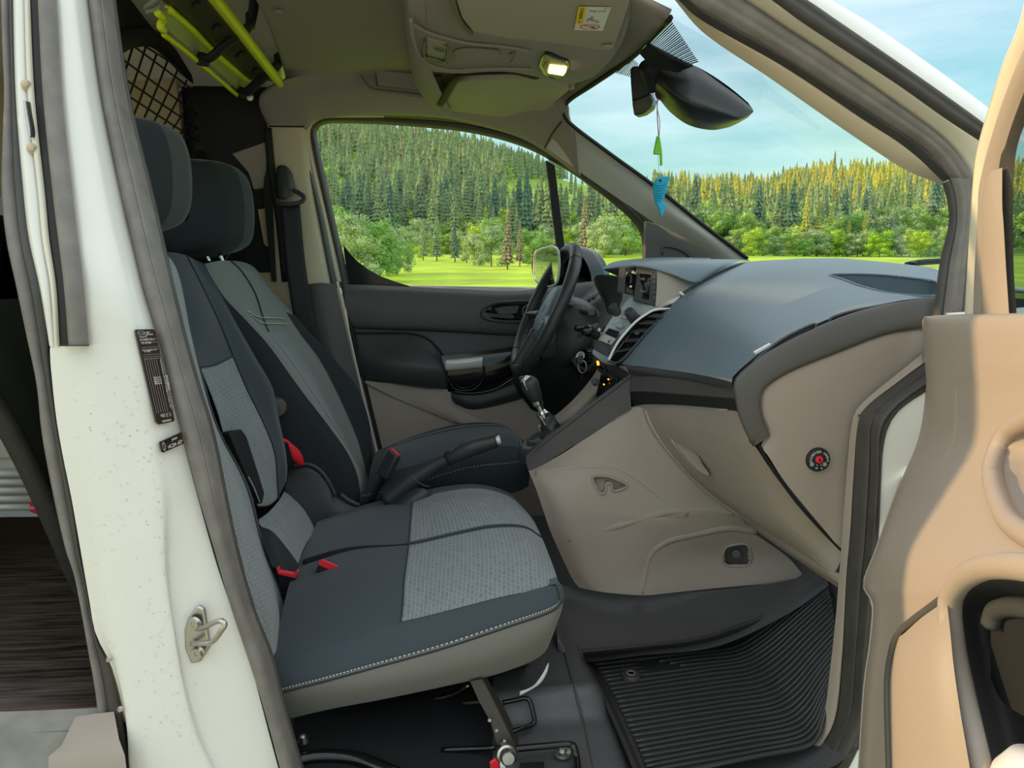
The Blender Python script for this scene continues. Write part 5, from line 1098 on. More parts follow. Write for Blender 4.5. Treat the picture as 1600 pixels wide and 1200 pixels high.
Surf([ob.a[:, 4].tolist(), (ob.a[:, 4] + np.array((-.06, .02, -.005))).tolist(), (ob.a[:, 4] + np.array((-.13, -.02, -.01))).tolist()]).mesh('backrest_side', 'cloth_dark', be, nu=40, nv=8)
Surf([(ob.a[:, 0] + np.array((0, 0, 0))).tolist(), (ob.a[:, 0] + np.array((-.12, .02, 0))).tolist()]).mesh('backrest_outer_side', 'cloth_side', be, nu=40, nv=4)
# middle backrest: plain top, patterned panel, bolster
mb = Surf([cv("225,396,.47 262,394,.56 290,399,.67 301,404,.72 318,412,.74"),
           cv("250,450,.465 285,440,.56 314,446,.67 327,446,.72 342,455,.745"),
           cv("282,520,.46 312,502,.55 341,503,.665 359,500,.715 372,510,.745"),
           cv("312,574,.455 336,569,.55 363,556,.66 385,550,.71 398,556,.745"),
           cv("338,640,.46 362,620,.55 386,611,.66 413,600,.71 426,606,.745"),
           cv("350,680,.47 385,672,.56 410,660,.66 428,648,.71 436,655,.745"),
           cv("375,740,.485 402,722,.57 428,708,.66 440,694,.71 446,702,.745"),
           cv("392,775,.49 415,770,.57 432,756,.66 446,730,.71 449,734,.745"),
           cv("404,792,.51 420,790,.57 434,778,.66 447,752,.71 446,756,.745")])
mb.mesh('middle_backrest', 'cloth', be, nu=40, nv=70)
mb.mesh('backrest_insert', 'cloth_insert', be, nu=34, nv=50, u=(0, 2), v=(3, 7.9), off=0.001, puff=.004)
mb.mesh('upper_panel', 'cloth', be, nu=30, nv=40, u=(0, 2), v=(0, 3), off=0.001, puff=.004)
tube('seam', [Vector(p) + Vector((.003, -.002, .0)) for p in mb.grid(2, 50, u=(2, 2.001))[:, 0]], 0.0022, 'cloth_dark', be, m=50, seg=6)
tube('seam', [Vector(p) + Vector((.003, -.002, .0)) for p in mb.grid(30, 2, u=(0, 2), v=(3, 3.001))[0]], 0.002, 'cloth_dark', be, m=30, seg=6)
Surf([mb.a[:, 4].tolist(), (mb.a[:, 4] + np.array((-.05, .015, -.005))).tolist(), (mb.a[:, 4] + np.array((-.12, 0, -.02))).tolist()]).mesh('backrest_side', 'cloth_dark', be, nu=40, nv=8)
plate('belt_slot', [p + Vector((.012, -.014, 0)) for p in cv("352,672,.465 372,668,.50 380,680,.51 396,730,.52 408,768,.525 404,785,.51 385,752,.485")], 0.05, 'matt_black', be, bevel=0.004)
tube('belt_slot_edge', cv("388,745,.455 396,760,.46 402,775,.465 406,785,.47"), 0.0015, 'grey_print', be, m=12, seg=5)
# lower middle pad
Surf([cv("404,812,.50 420,800,.57 436,782,.66 444,768,.73"), cv("408,822,.465 425,808,.55 444,790,.66 454,775,.75"), cv("432,838,.45 446,820,.54 462,800,.66 474,795,.75"), cv("452,862,.45 462,842,.54 476,822,.66 490,822,.75"), cv("466,880,.46 474,858,.54 486,838,.65 493,832,.75")]).mesh('lower_pad', 'cloth_insert', be, nu=24, nv=24)
Surf([cv("404,822,.47 425,830,.45 448,856,.44 467,882,.45"), cv("410,846,.43 428,856,.42 446,880,.42 464,900,.43"), cv("425,885,.40 440,892,.40 452,898,.41 464,902,.43")]).mesh('lower_pad_side', 'cloth_dark', be, nu=20, nv=12)
# under the bench: stay, wire loops and a torn sheet of plastic
plate('support_stay', cv("733,1064,.13 754,1060,.13 778,1108,.105 806,1166,.08 800,1185,.075 780,1180,.075 766,1130,.10 748,1095,.12"), 0.012, 'iron', be, bevel=0.002)
Surf([cv("754,1060,.135 780,1110,.112 808,1168,.085"), cv("760,1058,.16 790,1110,.14 814,1165,.11")]).mesh('stay_flange', 'iron', be, nu=12, nv=3)
for x, y in ((765, 1125), (776, 1141)): lathe('rivet', P(x, y, .095), (0, -1, .2), [(0, .002), (.003, .002), (.004, 0)], 'steel', be, 12)
lathe('rivet', P(788, 1158, .075), (0, -1, .2), [(0, .006), (.004, .005), (.006, 0)], 'steel', be, 12)
tube('wire_loop', cv("785,1098,.16 805,1094,.16 820,1091,.16 828,1096,.155 834,1118,.14 835,1128,.135 828,1134,.13 812,1139,.12 798,1144,.115"), 0.0045, 'gloss_black', be, m=50, seg=8)
tube('spring_wire', cv("640,1085,.30 680,1091,.25 710,1084,.22 732,1071,.19"), 0.003, 'steel', be, m=24, seg=6)
tube('spring_wire', cv("596,1100,.30 600,1108,.3 690,1102,.26 760,1096,.2"), 0.003, 'rubber_dark', be, m=24, seg=6)
Surf([cv("856,1036,.2 858,1036,.2"), cv("846,1056,.18 854,1052,.185"), cv("832,1074,.17 842,1070,.175"), cv("812,1080,.17 812,1087,.165")]).mesh('torn_edge', 'white_print', be, nu=4, nv=16, thick=.002)
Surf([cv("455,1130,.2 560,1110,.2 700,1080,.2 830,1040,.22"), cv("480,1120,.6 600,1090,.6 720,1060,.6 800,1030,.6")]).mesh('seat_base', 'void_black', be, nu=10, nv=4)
tube('cross_tube', cv("690,1172,.10 740,1170,.09 775,1168,.075"), 0.005, 'gloss_black', be, m=10)
lathe('anchor_bush', P(790, 1177, .055), (.1, -1, .3), [(0, .03), (.010, .03), (.013, .026), (.013, .012), (.0165, .010), (.0165, 0), (.0165, -.01)], 'steel', be, 24)
lathe('anchor_bolt', P(795, 1194, .04), (.1, -1, .5), [(0, .014), (.006, .014), (.008, .008), (.016, .006), (.017, -.004)], 'steel', be, 24)
plate('red_tab', cv("765,1192,.045 774,1186,.045 780,1193,.045 786,1190,.045 784,1215,.045 768,1215,.045"), 0.006, 'red', be, bevel=0.002)
br = thing('seat_bracket', 'black bolted seat bracket with a rounded bar on the floor', 'bracket', PZ(860, 1185, .36))
tube('bar', [PZ(806, 1170, .39), PZ(850, 1166, .39), PZ(888, 1163, .39), PZ(897, 1168, .388), PZ(901, 1186, .375), PZ(905, 1215, .37)], 0.006, 'gloss_black', br, m=40, seg=10)
plate('plate', [PZ(790, 1180, .366), PZ(893, 1170, .366), PZ(900, 1225, .360), PZ(790, 1225, .360)], 0.006, 'black_plastic', br, bevel=0.002)
lathe('bolt', PZ(879, 1177, .370), (0, -.1, 1), [(0, .012), (.006, .012), (.008, .006), (.014, .005), (.015, 0)], 'steel', br, 18)
plate('slot', [PZ(812, 1192, .3675), PZ(850, 1190, .3675), PZ(852, 1225, .3675), PZ(812, 1225, .3675)], 0.002, 'void_black', br)

def headrest(root, front, depth, lean, mat_f, mat_s, seam, Ys, nm='headrest'):
    """front: outline points on the cushion's face (ordered); grown into a padded block"""
    r = arc(list(front) + [front[0]], 49)[:-1]; c = r.mean(0); d = np.array(depth); ln = np.array(lean)
    rows = [c + (r - c) * s + d * k + ln * q for s, k, q in ((.0, -.02, 0), (.5, -.025, 0), (.82, -.015, 0), (.95, .04, 0), (1.0, .15, 0), (1.03, .4, 0), (1.0, .75, 0), (.93, .95, 0), (.75, 1.03, 0), (.3, 1.06, 0))]
    V = np.concatenate(rows); F = [(j * 48 + i, j * 48 + (i + 1) % 48, (j + 1) * 48 + (i + 1) % 48, (j + 1) * 48 + i) for j in range(len(rows) - 1) for i in range(48)]
    o = mk(nm, V, F, mat_f, root); o.data.materials.append(MATS['cloth_dark'])
    fp = [tuple(q) for q in seam]; fp = fp + [(fp[-1][0] - 120, fp[-1][1]), (fp[0][0] - 120, fp[0][1])]
    for pl in o.data.polygons:
        x, y = proj(pl.center); pl.material_index = 1 if inpoly(x, y, fp) else 0
    tube(nm + '_seam', [P(x, y, Ys) for x, y in seam], 0.0014, mat_s, root, m=40, seg=6)
headrest(be, cv("232,196,.44 262,196,.44 285,205,.44 298,228,.44 305,262,.44 306,310,.44 298,342,.44 280,358,.44 250,366,.44 222,358,.44 215,300,.44 214,240,.44"), (-.06, -.16, .0), (0, 0, 0), 'cloth_side2', 'grey_print', pxs('226,188 242,205 253,235 258,280 256,312 247,334 228,362'), .434)

# driver's seat
ds = thing('driver_seat', "driver's seat in dark cloth behind the steering wheel, its backrest reclined", 'seat', (-.1, 1.12, .42))
db = Surf([cv("320,412,.93 340,408,.96 355,407,1.08 378,409,1.20 392,414,1.26 400,420,1.28"),
           cv("330,432,.91 352,430,.95 372,425,1.08 396,424,1.20 412,438,1.27 418,444,1.30"),
           cv("352,466,.90 372,464,.95 393,460,1.07 420,462,1.20 442,474,1.27 450,482,1.30"),
           cv("386,502,.90 398,502,.95 413,517,1.05 448,520,1.20 478,520,1.27 488,526,1.30"),
           cv("421,541,.89 436,542,.94 450,556,1.05 482,575,1.20 510,556,1.27 520,562,1.30"),
           cv("468,606,.89 482,608,.94 492,616,1.05 512,630,1.19 540,612,1.27 554,600,1.30"),
           cv("511,662,.90 520,664,.95 528,675,1.05 541,690,1.18 562,664,1.26 574,650,1.28"),
           cv("542,706,.91 548,708,.95 552,715,1.05 556,718,1.16 570,700,1.24 580,695,1.27"),
           cv("558,742,.92 562,745,.95 565,745,1.05 568,742,1.16 575,735,1.24 582,730,1.27"),
           cv("564,778,.93 567,778,.95 570,775,1.05 573,770,1.16 578,765,1.24 584,760,1.27")])
db.mesh('backrest', 'cloth_pale', ds, nu=50, nv=80)
db.mesh('backrest_insert', 'cloth_insert', ds, nu=24, nv=50, u=(1.3, 3), v=(3.0, 7.0), off=0.001, puff=.004)
db.mesh('backrest_bolster', 'cloth_dark', ds, nu=20, nv=70, u=(3.6, 5), v=(2.4, 9), off=0.002, puff=.004)
tube('seam', [Vector(p) + Vector((.003, -.002, 0)) for p in db.grid(2, 40, u=(2.2, 2.201), v=(0, 3))[:, 0]], 0.002, 'cloth_dark', ds, m=30, seg=6)
for dx in (0, 1):
    tube('contour_seam', [Vector(p) + Vector((.003, -.003, .0)) for p in db.grid(24, 2, u=(.9, 3.2), v=(2.62 + .14 * dx, 2.63 + .14 * dx))[0]], 0.0018, 'pillar_trim', ds, m=24, seg=5)
V = []; F = []; stitch(db.grid(2, 130, u=(.12, .121))[:, 0], .0008, (.003, -.004, .001), V, F); stitch(db.grid(2, 130, u=(4.7, 4.701), v=(2, 8))[:, 0], .0008, (.003, -.004, .001), V, F)
o = mk('stitching', V, F, 'grey_print', ds, smooth=False); o['kind'] = 'stuff'
# side of the backrest
Surf([db.a[:, 0].tolist(), (db.a[:, 0] + np.array((-.035, -.012, -.012))).tolist(), (db.a[:, 0] + np.array((-.11, -.012, -.05))).tolist(), (db.a[:, 0] + np.array((-.19, .0, -.07))).tolist()]).mesh('backrest_side', 'cloth_dark', ds, nu=50, nv=14)
headrest(ds, cv("318,262,1.2 352,259,1.2 378,264,1.2 394,282,1.2 402,320,1.2 402,360,1.2 396,382,1.2 378,394,1.2 340,402,1.2 300,400,1.2 290,370,1.2 294,310,1.2 302,276,1.2"), (-.05, -.20, .0), (0, 0, 0), 'cloth', 'cloth_pale', pxs('346,254 362,266 371,290 375,330 373,370 362,392 350,408'), 1.193)
for x in (322, 343): tube('headrest_post', [P(x, 396, 1.08), P(x + 6, 412, 1.08)], 0.006, 'chrome', ds, m=4)
# recliner knob, plastic side cover
lathe('recline_knob', P(432, 637, .84), (.2, -1, .1), [(0, .02), (.008, .02), (.010, .014), (.022, .012), (.026, .004), (.026, -.03)], 'trim_dark', ds, 28)
tube('recline_lever', cv("416,611,.83 424,622,.818 432,634,.815"), [.004, .006, .007], 'trim_dark', ds, m=8)
Surf([cv("440,745,.85 460,728,.85 482,726,.85 500,736,.85 515,756,.85 524,775,.85 545,785,.85 562,792,.85"), cv("450,800,.83 470,800,.83 490,800,.83 505,800,.83 518,800,.83 528,805,.83 548,812,.83 564,815,.83"), cv("470,850,.83 490,850,.83 510,850,.83 520,850,.83 530,850,.83 540,850,.83 555,850,.83 570,850,.83")]).mesh('side_cover', 'black_plastic', ds, nu=30, nv=12, thick=.01)
tube('cover_ridge', cv("458,729,.845 480,725,.845 500,735,.845 515,755,.845 524,774,.845"), 0.0055, 'black_plastic', ds, m=24)
tube('cover_ridge', cv("532,772,.845 545,782,.845 562,790,.845"), 0.006, 'black_plastic', ds, m=12)
# cushion
dc = Surf([cv("560,800,.90 640,790,.89 730,775,.88 800,770,.88 826,760,.90"),
           cv("562,780,.885 640,762,.87 730,736,.86 800,728,.86 828,722,.88"),
           cv("575,752,.91 640,738,.90 720,715,.90 790,705,.90 822,706,.92"),
           cv("580,728,1.0 640,712,1.0 720,694,1.0 790,684,1.0 822,694,1.0"),
           cv("585,712,1.12 645,694,1.12 720,678,1.12 785,672,1.12 812,683,1.12"),
           cv("590,704,1.24 650,680,1.26 720,662,1.27 780,662,1.27 804,676,1.24"),
           cv("592,708,1.28 650,684,1.30 720,668,1.31 780,668,1.31 800,682,1.28")])
dc.mesh('seat_cushion', 'cloth_dark', ds, nu=50, nv=40)
dc.mesh('seat_insert', 'cloth', ds, nu=30, nv=20, u=(.3, 3.6), v=(2.3, 4.4), off=.001, puff=.003)
V = []; F = []; stitch(dc.grid(110, 2, v=(1.15, 1.16))[0], .0009, (0, -.003, .002), V, F); o = mk('stitching', V, F, 'grey_print', ds, smooth=False); o['kind'] = 'stuff'
tube('seam', [Vector(p) + Vector((0, -.001, .003)) for p in dc.grid(40, 2, u=(.5, 3.7), v=(4.5, 4.51))[0]] + [Vector(p) + Vector((0, -.001, .003)) for p in dc.grid(2, 24, u=(3.7, 3.701), v=(4.5, 1.4))[:, 0]], 0.0018, 'cloth_pale', ds, m=80, seg=6)

# belts and buckles
def buckle(nm, lab, a, b, w, Y, col='red', long=True):
    t_ = thing(nm, lab, 'seat belt buckle', a)
    d_ = (a - b).normalized(); sd = Vector((.75, -.62, .25)); sd = (sd - d_ * sd.dot(d_)).normalized(); n_ = d_.cross(sd)
    R = Matrix((sd, n_, d_)).transposed()
    box('buckle_body', a - d_ * .038, (w, .022, .076), 'black_plastic', t_, .005, R)
    box('release_button', a + d_ * .0005, (w * .86, .010, .005), col, t_, .0015, R)
    if long: tube('strap', [a - d_ * .07, (a + b) / 2 + Vector((0, 0, .0)), b], .013, 'seatbelt', t_, m=10, flat=.3, rot=.6)
    return t_
buckle('belt_buckle', "black belt buckle with red button on a stalk by the driver's seat", P(617, 707, .86), P(580, 785, .88), .040, .86)
b2_ = thing('belt_buckle', 'red-topped belt buckle sunk beside the lower backrest pad', 'seat belt buckle', P(448, 905, .40))
plate('release_button', cv("431,888,.385 436,887,.385 437,893,.385 460,897,.385 463,892,.385 467,893,.385 462,904,.385 434,898,.385"), .012, 'red', b2_, bevel=.0015)
plate('buckle_body', cv("433,897,.388 462,902,.388 458,945,.40 440,935,.40"), .02, 'matt_black', b2_, bevel=.003)
b3_ = thing('belt_buckle', 'red-topped belt buckle tucked in the gap between the seat cushions', 'seat belt buckle', P(512, 886, .46))
plate('release_button', cv("498,877,.385 504,875,.385 528,885,.385 520,893,.385 497,883,.385"), .006, 'red', b3_, bevel=.001)
plate('buckle_body', cv("497,883,.386 520,893,.386 515,904,.386 493,894,.386"), .022, 'matt_black', b3_, bevel=.002)
ls = thing('strap_loop', "red webbing strap loop hanging beside the driver's seat", 'strap', P(450, 700, .78))
Surf([cv("432,678,.76 440,683,.765 450,688,.77 458,695,.775 466,702,.775 473,714,.775 476,727,.78"), cv("435,689,.755 442,690,.76 450,692,.765 455,700,.77 461,709,.77 465,719,.77 466,728,.775")]).mesh('upper_band', 'red_web', ls, nu=24, nv=4, thick=.0015)
Surf([cv("449,691,.765 452,700,.75 455,711,.745 461,722,.75 472,728,.77"), cv("458,695,.765 461,702,.75 463,710,.745 467,718,.75 474,722,.77")]).mesh('lower_band', 'red_web', ls, nu=20, nv=4, thick=.0015)
sbelt = thing('seat_belt', "driver's belt hanging from its black guide on the far pillar", 'seat belt', P(455, 330, 1.34))
Surf([cv("432,262,1.345 438,258,1.335 448,260,1.335 456,270,1.345"), cv("432,290,1.33 440,290,1.315 450,290,1.315 461,292,1.335"), cv("434,310,1.33 442,312,1.31 452,308,1.315 460,302,1.335")]).mesh('guide_cover', 'black_plastic', sbelt, nu=12, nv=10, thick=.01)
tube('guide_ring', cv("434,312,1.31 436,318,1.305 450,319,1.30 470,316,1.305 475,308,1.31 468,302,1.315 459,297,1.32"), .007, 'black_plastic', sbelt, m=30)
Surf([cv("438,316,1.305 452,318,1.305 468,316,1.305"), cv("447,420,1.30 462,420,1.30 478,420,1.30"), cv("462,510,1.31 478,510,1.31 494,510,1.31"), cv("482,570,1.32 497,570,1.32 512,570,1.32")]).mesh('webbing', 'seatbelt', sbelt, nu=6, nv=24, thick=.002)

# parking brake
hb = thing('parking_brake', 'raised black parking brake lever with silver button between the seats', 'hand brake', P(610, 780, .82))
lp = [P(604, 782, .80), P(640, 752, .80), P(680, 727, .795), P(700, 717, .79), P(735, 700, .785), P(776, 688, .78)]
tube('lever', lp[:4], [.027, .025, .019, .017], 'leather', hb, m=24, seg=12)
tube('grip', lp[3:], [.016, .021, .023, .021, .017], 'leather', hb, m=24, seg=14)
lathe('grip_collar', lp[3], (lp[4] - lp[3]), [(.0165, -.004), (.019, -.002), (.020, .002), (.019, .006)], 'matt_black', hb, 20)
lathe('release_button', lp[5] - (lp[5] - lp[4]).normalized() * .004, (lp[5] - lp[4]), [(0, .015), (.010, .014), (.0115, .010), (.0115, -.004)], 'satin_silver', hb, 20)
tube('grip_ridge', [p + Vector((0, -.004, .018)) for p in lp[3:]], .006, 'black_plastic', hb, m=16)
V = []; F = []; stitch(spl([P(643, 742, .778), P(652, 752, .772), P(662, 758, .775), P(671, 760, .78)], 40), .0008, (0, 0, 0), V, F); o = mk('gaiter_stitching', V, F, 'grey_print', hb, smooth=False); o['kind'] = 'stuff'
Surf([cv("575,810,.80 590,795,.80 610,778,.80 635,762,.80"), cv("590,815,.76 610,800,.76 640,780,.76 665,765,.77"), cv("600,830,.76 630,815,.76 660,800,.76 690,790,.78")]).mesh('gaiter', 'leather', hb, nu=16, nv=10)
# ================================================================== OVERHEAD
oc = thing('overhead_shelf', 'moulded grey overhead shelf under the roof with reading console', 'shelf', PZ(720, 40, 1.6500))
ZS = 1.65
def zs(s, z=ZS): return [PZ(x, y, z) for x, y in pxs(s)]
Surf([zs("626,-70 628,-20 631,30", 1.7460) + cv("637,85,.95 648,128,1.17 672,165,1.26 706,184,1.27"),
      zs("632,-60 636,0 640,50", 1.6950) + cv("645,98,.84 656,135,1.05 680,168,1.20 708,183,1.25"),
      zs("640,-50 643,10 648,62", 1.6600) + cv("654,103,.74 666,134,.96 686,163,1.17 706,178,1.24"),
      zs("662,-50 664,10 666,62", 1.6480) + cv("672,103,.73 682,128,.91 692,150,1.08 701,166,1.21")]).mesh('rear_lip', 'headliner', oc, nu=40, nv=16)
Surf([zs("660,-60 720,-60 800,-60 900,-60 1004,-60", 1.6500), zs("662,0 720,0 800,0 900,2 986,0", 1.6500), zs("665,60 720,62 800,66 880,74 960,80", 1.6500), zs("670,98 720,104 790,108 850,116 930,118", 1.6500), cv("676,112,.79 720,115,.81 800,113,.80 838,121,.86 896,132,.95")]).mesh('underside', 'headliner', oc, nu=40, nv=24)
Surf([zs("986,0 960,80", 1.6500) + cv("930,118,.85 896,134,.95"), [p + Vector((.012, .01, .03)) for p in zs("990,0 966,84", 1.6500) + cv("936,124,.87 900,142,.98")]]).mesh('front_edge', 'headliner', oc, nu=20, nv=5)
tube('console_edge', zs("642,30 645,58 652,80 664,96 685,106 712,110 745,108 790,107 830,108", 1.6440), .0035, 'headliner', oc, m=40)
tube('console_edge', zs("646,38 668,50 700,60 735,68 790,73 830,80", 1.6440), .003, 'headliner', oc, m=30)
tube('microphone_edge', zs("664,62 662,76 666,92 690,97 697,92 700,78 696,70", 1.6430), .0022, 'trim_dark', oc, m=30, seg=6)
plate('microphone_grille', zs("667,60 698,68 696,94 668,88", 1.6460), .004, 'visor', oc, bevel=.001)
for k in range(7): plate('grille_slot', zs(f"{678+2.4*k},{75+.6*k} {679+2.4*k},{75+.6*k} {680+2.4*k},{79+.6*k} {679+2.4*k},{79+.6*k}", 1.6410), .001, 'void_black', oc)
plate('grille_fin', zs("672,90 696,97 700,102 668,97 655,90", 1.6420), .004, 'trim_dark', oc, bevel=.001)
tube('blank_cover_edge', zs("708,96 708,84 714,77 735,74 772,77 780,80 781,86", 1.6440), .0018, 'trim_dark', oc, m=30, seg=6)
tube('blank_cover_edge', zs("797,98 803,90 804,82 795,84", 1.6440), .0015, 'trim_dark', oc, m=16, seg=6)
dl = thing('dome_light', 'lit dome light glowing orange in the overhead shelf', 'lamp', PZ(866, 105, 1.6400))
plate('housing', zs("842,104 846,92 852,84 862,86 874,92 887,96 890,104 884,118 872,125 858,122 848,116", 1.6440), .012, 'gloss_black', dl, bevel=.002)
plate('bezel', zs("846,104 852,88 862,92 884,99 886,105 880,119 868,123 856,119", 1.6400), .006, 'olive_tray', dl, bevel=.002)
plate('lens', zs("859,104 886,107 884,114 880,119 856,115", 1.6350), .006, 'lamp_lit', dl, bevel=.002)
plate('switch', zs("848,106 855,98 858,101 853,113", 1.6360), .005, 'olive_tray', dl, bevel=.001)
v1_ = thing('sun_visor', "passenger's sun visor with a white and yellow warning label, folded up", 'sun visor', PZ(840, 30, 1.6350))
plate('visor_board', zs("706,-60 712,0 722,30 738,50 790,60 850,66 920,76 950,80 958,75 972,40 985,0 1004,-60", 1.6360), .012, 'visor', v1_, bevel=.004, seg=3)
tube('visor_groove', zs("704,-60 708,0 719,32 736,52", 1.6410), .006, 'trim_dark', v1_, m=20)
lathe('visor_pivot', PZ(950, 72, 1.6320), (0, 0, -1), [(0, .004), (.008, .004), (.012, 0)], 'trim_grey', v1_, 16)
fl_ = thing('warning_label', 'yellow and white printed label on the near sun visor', 'label', PZ(926, 28, 1.6340))
fz = lambda x, y: PZ(x, y, 1.6345)
def fq(u, v, h=0.0):
    a, b, c, d = (904, 10), (955, 11), (897, 47), (942, 48); x = (a[0] * (1 - u) + b[0] * u) * (1 - v) + (c[0] * (1 - u) + d[0] * u) * v; y = (a[1] * (1 - u) + b[1] * u) * (1 - v) + (c[1] * (1 - u) + d[1] * u) * v
    return PZ(x, y, 1.6345 - h)
mk('label_sheet', [fq(0, 0), fq(1, 0), fq(1, 1), fq(0, 1)], [(0, 1, 2, 3)], 'white_print', fl_, smooth=False)
quads('yellow_panel', [((0, 0), (.25, 0), (.25, .74), (0, .74))], lambda u, v: fq(u, v, .0005), 'yellow_print', fl_)
g3 = lambda u, v: fq(u, v, .001)
letters('lettering', [('AIRBAG', (.19, .55), (0, -.46), (-.12, 0)), ('!', (.17, .68), (0, -.06), (-.08, 0)), ('Airbag', (.36, .24), (.22, 0), (0, -.09)), ('warning', (.62, .24), (.26, 0), (0, -.09)), ('06.14', (.8, .1), (.15, 0), (0, -.06))], g3, 'matt_black', fl_)
quads('pictogram', [((.34, .58), (.46, .5), (.5, .54), (.38, .64)), ((.46, .42), (.52, .42), (.56, .58), (.5, .6)), ((.5, .58), (.64, .56), (.64, .6), (.5, .62)), ((.66, .6), (.76, .62), (.76, .68), (.66, .66)), ((.56, .82), (.68, .82), (.72, .9), (.6, .92))], g3, 'grey_print', fl_)
V = [fq(.52 + .34 * s * math.cos(a), .86 + .11 * s * math.sin(a), .001) for s in (1, .86) for a in [6.283 * k / 24 for k in range(24)]]
F = [(k, (k + 1) % 24, 24 + (k + 1) % 24, 24 + k) for k in range(24)]; b = len(V); V += [fq(.28, .80, .001), fq(.32, .78, .001), fq(.76, .92, .001), fq(.72, .94, .001)]; F.append((b, b + 1, b + 2, b + 3))
mk('ban_ring', V, F, 'red', fl_, smooth=False)
v2_ = thing('sun_visor', "driver's plain sun visor folded up beneath the overhead shelf", 'sun visor', P(790, 150, 1.2))
Surf([cv("712,128,.93 740,122,.88 790,120,.87 846,122,.89 880,132,.96 894,134,.98"), cv("704,142,1.03 740,138,1.0 790,136,.99 846,136,.99 874,139,1.01 889,140,1.02"), cv("697,160,1.17 740,160,1.17 790,162,1.18 835,162,1.18 862,155,1.14 880,148,1.10"), cv("700,171,1.27 740,176,1.275 790,180,1.275 825,179,1.26 848,172,1.22 864,162,1.18"), cv("706,175,1.285 740,180,1.29 790,183,1.29 824,182,1.275 846,176,1.235 866,164,1.19")]).mesh('visor_board', 'visor', v2_, nu=30, nv=16, thick=.012)
tube('visor_gap_shade', cv("688,164,1.17 697,148,1.06 709,128,.91 718,119,.85 730,115,.82 770,113,.80 805,113,.80 838,121,.86"), .011, 'void_black', v2_, m=40, flat=.5)  # black tube standing in for the shaded gap between visor and shelf
lathe('visor_pivot', P(893, 136, .98), (0, -.3, -1), [(0, .006), (.007, .005), (.009, -.006)], 'trim_grey', v2_, 14)

# mirror, sensor housing and the charm hanging from them
mi = thing('rear_view_mirror', 'black teardrop back of the rear view mirror fixed high on the windshield', 'mirror', P(1080, 150, .7))
Surf([cv("1008,100,.74 1036,96,.70 1062,97,.67 1090,106,.655 1132,134,.64 1160,156,.635 1176,171,.64"),
      cv("1010,112,.72 1040,112,.665 1070,118,.64 1100,130,.625 1136,150,.62 1162,166,.625 1177,173,.64"),
      cv("1014,126,.71 1042,134,.65 1072,144,.625 1104,156,.615 1138,170,.612 1160,178,.62 1177,174,.64"),
      cv("1022,142,.71 1046,150,.65 1074,161,.62 1106,171,.61 1136,181,.61 1156,186,.62 1176,176,.64"),
      cv("1026,150,.72 1046,164,.68 1074,180,.65 1106,190,.64 1134,192,.64 1152,190,.645 1172,180,.65"),
      cv("1030,155,.74 1048,176,.72 1075,195,.70 1108,203,.69 1134,200,.69 1150,194,.68 1168,184,.67")]).mesh('mirror_shell', 'gloss_soft', mi, nu=40, nv=40, thick=.012)
Surf([cv("1030,155,.74 1048,176,.72 1075,195,.70 1108,203,.69 1134,200,.69 1168,184,.67 1176,171,.64"), cv("1008,100,.74 1020,98,.73 1036,97,.70 1062,98,.67 1090,107,.655 1132,135,.64 1176,171,.64")]).mesh('mirror_pane', 'mirror_face', mi, nu=30, nv=3, off=-.006)
plate('glass_mount', cv("998,84,.66 1012,70,.60 1046,92,.60 1084,105,.61 1060,112,.62 1020,108,.66", ), .008, 'matt_black', mi, bevel=.004)
tube('mirror_stem', cv("1012,100,.68 1018,118,.70 1022,140,.72"), [.022, .022, .016], 'matt_black', mi, m=10, seg=12)
sn = thing('sensor_box', 'small black camera housing beside the rear view mirror', 'camera', P(1000, 140, .76))
plate('housing', cv("984,106,.77 990,103,.76 1007,102,.75 1013,112,.75 1017,146,.75 1021,156,.75 1018,168,.75 1005,177,.755 990,181,.765 988,165,.77 985,130,.77"), .05, 'gloss_soft', sn, bevel=.006, seg=3)
plate('lower_facet', cv("990,158,.762 1013,148,.742 1020,157,.743 1017,167,.745 1005,175,.75 991,179,.76"), .01, 'rubber_dark', sn, bevel=.003)
tube('facet_line', cv("988,156,.764 1000,153,.752 1014,146,.743"), .0016, 'matt_black', sn, m=8, seg=5)
ch = thing('hanging_charm', 'green toy and blue bead fish hanging on a string from the mirror', 'ornament', P(1027, 148, .73))
tube('string', cv("1026,142,.73 1025,148,.725 1030,154,.725 1027,160,.73 1027,180,.73 1028,198,.73 1029,212,.73"), .0012, 'string', ch, m=30, seg=5)
tube('string', cv("1026,150,.725 1027,170,.726 1031,190,.728 1030,212,.73"), .001, 'pillar_trim', ch, m=16, seg=5)
tube('knot', cv("1024,146,.725 1026,152,.722 1031,155,.722 1029,148,.724"), .002, 'string', ch, m=12, seg=6)
plate('green_toy', cv("1027,212 1031,212 1033,224 1035,236 1035.5,258 1032.5,259 1032,241 1022,241 1022,237 1025,222", .73), .010, 'green_toy', ch, bevel=.002)
tube('thread', cv("1028,241,.735 1029,258,.735 1031,278,.735"), .0006, 'pillar_trim', ch, m=8, seg=5)
plate('blue_fish', cv("1026,279 1034,276 1047,275 1044,290 1041,300 1036,308 1036,316 1042,319 1041,328 1038,329 1036,338 1032,338 1031,328 1025,316 1022,302 1021,290", .735), .012, 'blue_toy', ch, bevel=.003)
lathe('fish_eye', P(1032, 282, .728), (0, -1, 0), [(0, .003), (.002, .002), (.003, -.001)], 'void_black', ch, 10)
for k in range(7): tube('bead_row', [P(1022.5 + .2 * k, 288 + 4 * k, .7355), P(1031, 289 + 4 * k, .732), P(1043 - .9 * k, 286 + 4 * k, .7355)], .0022, 'blue_toy', ch, m=8, seg=6)

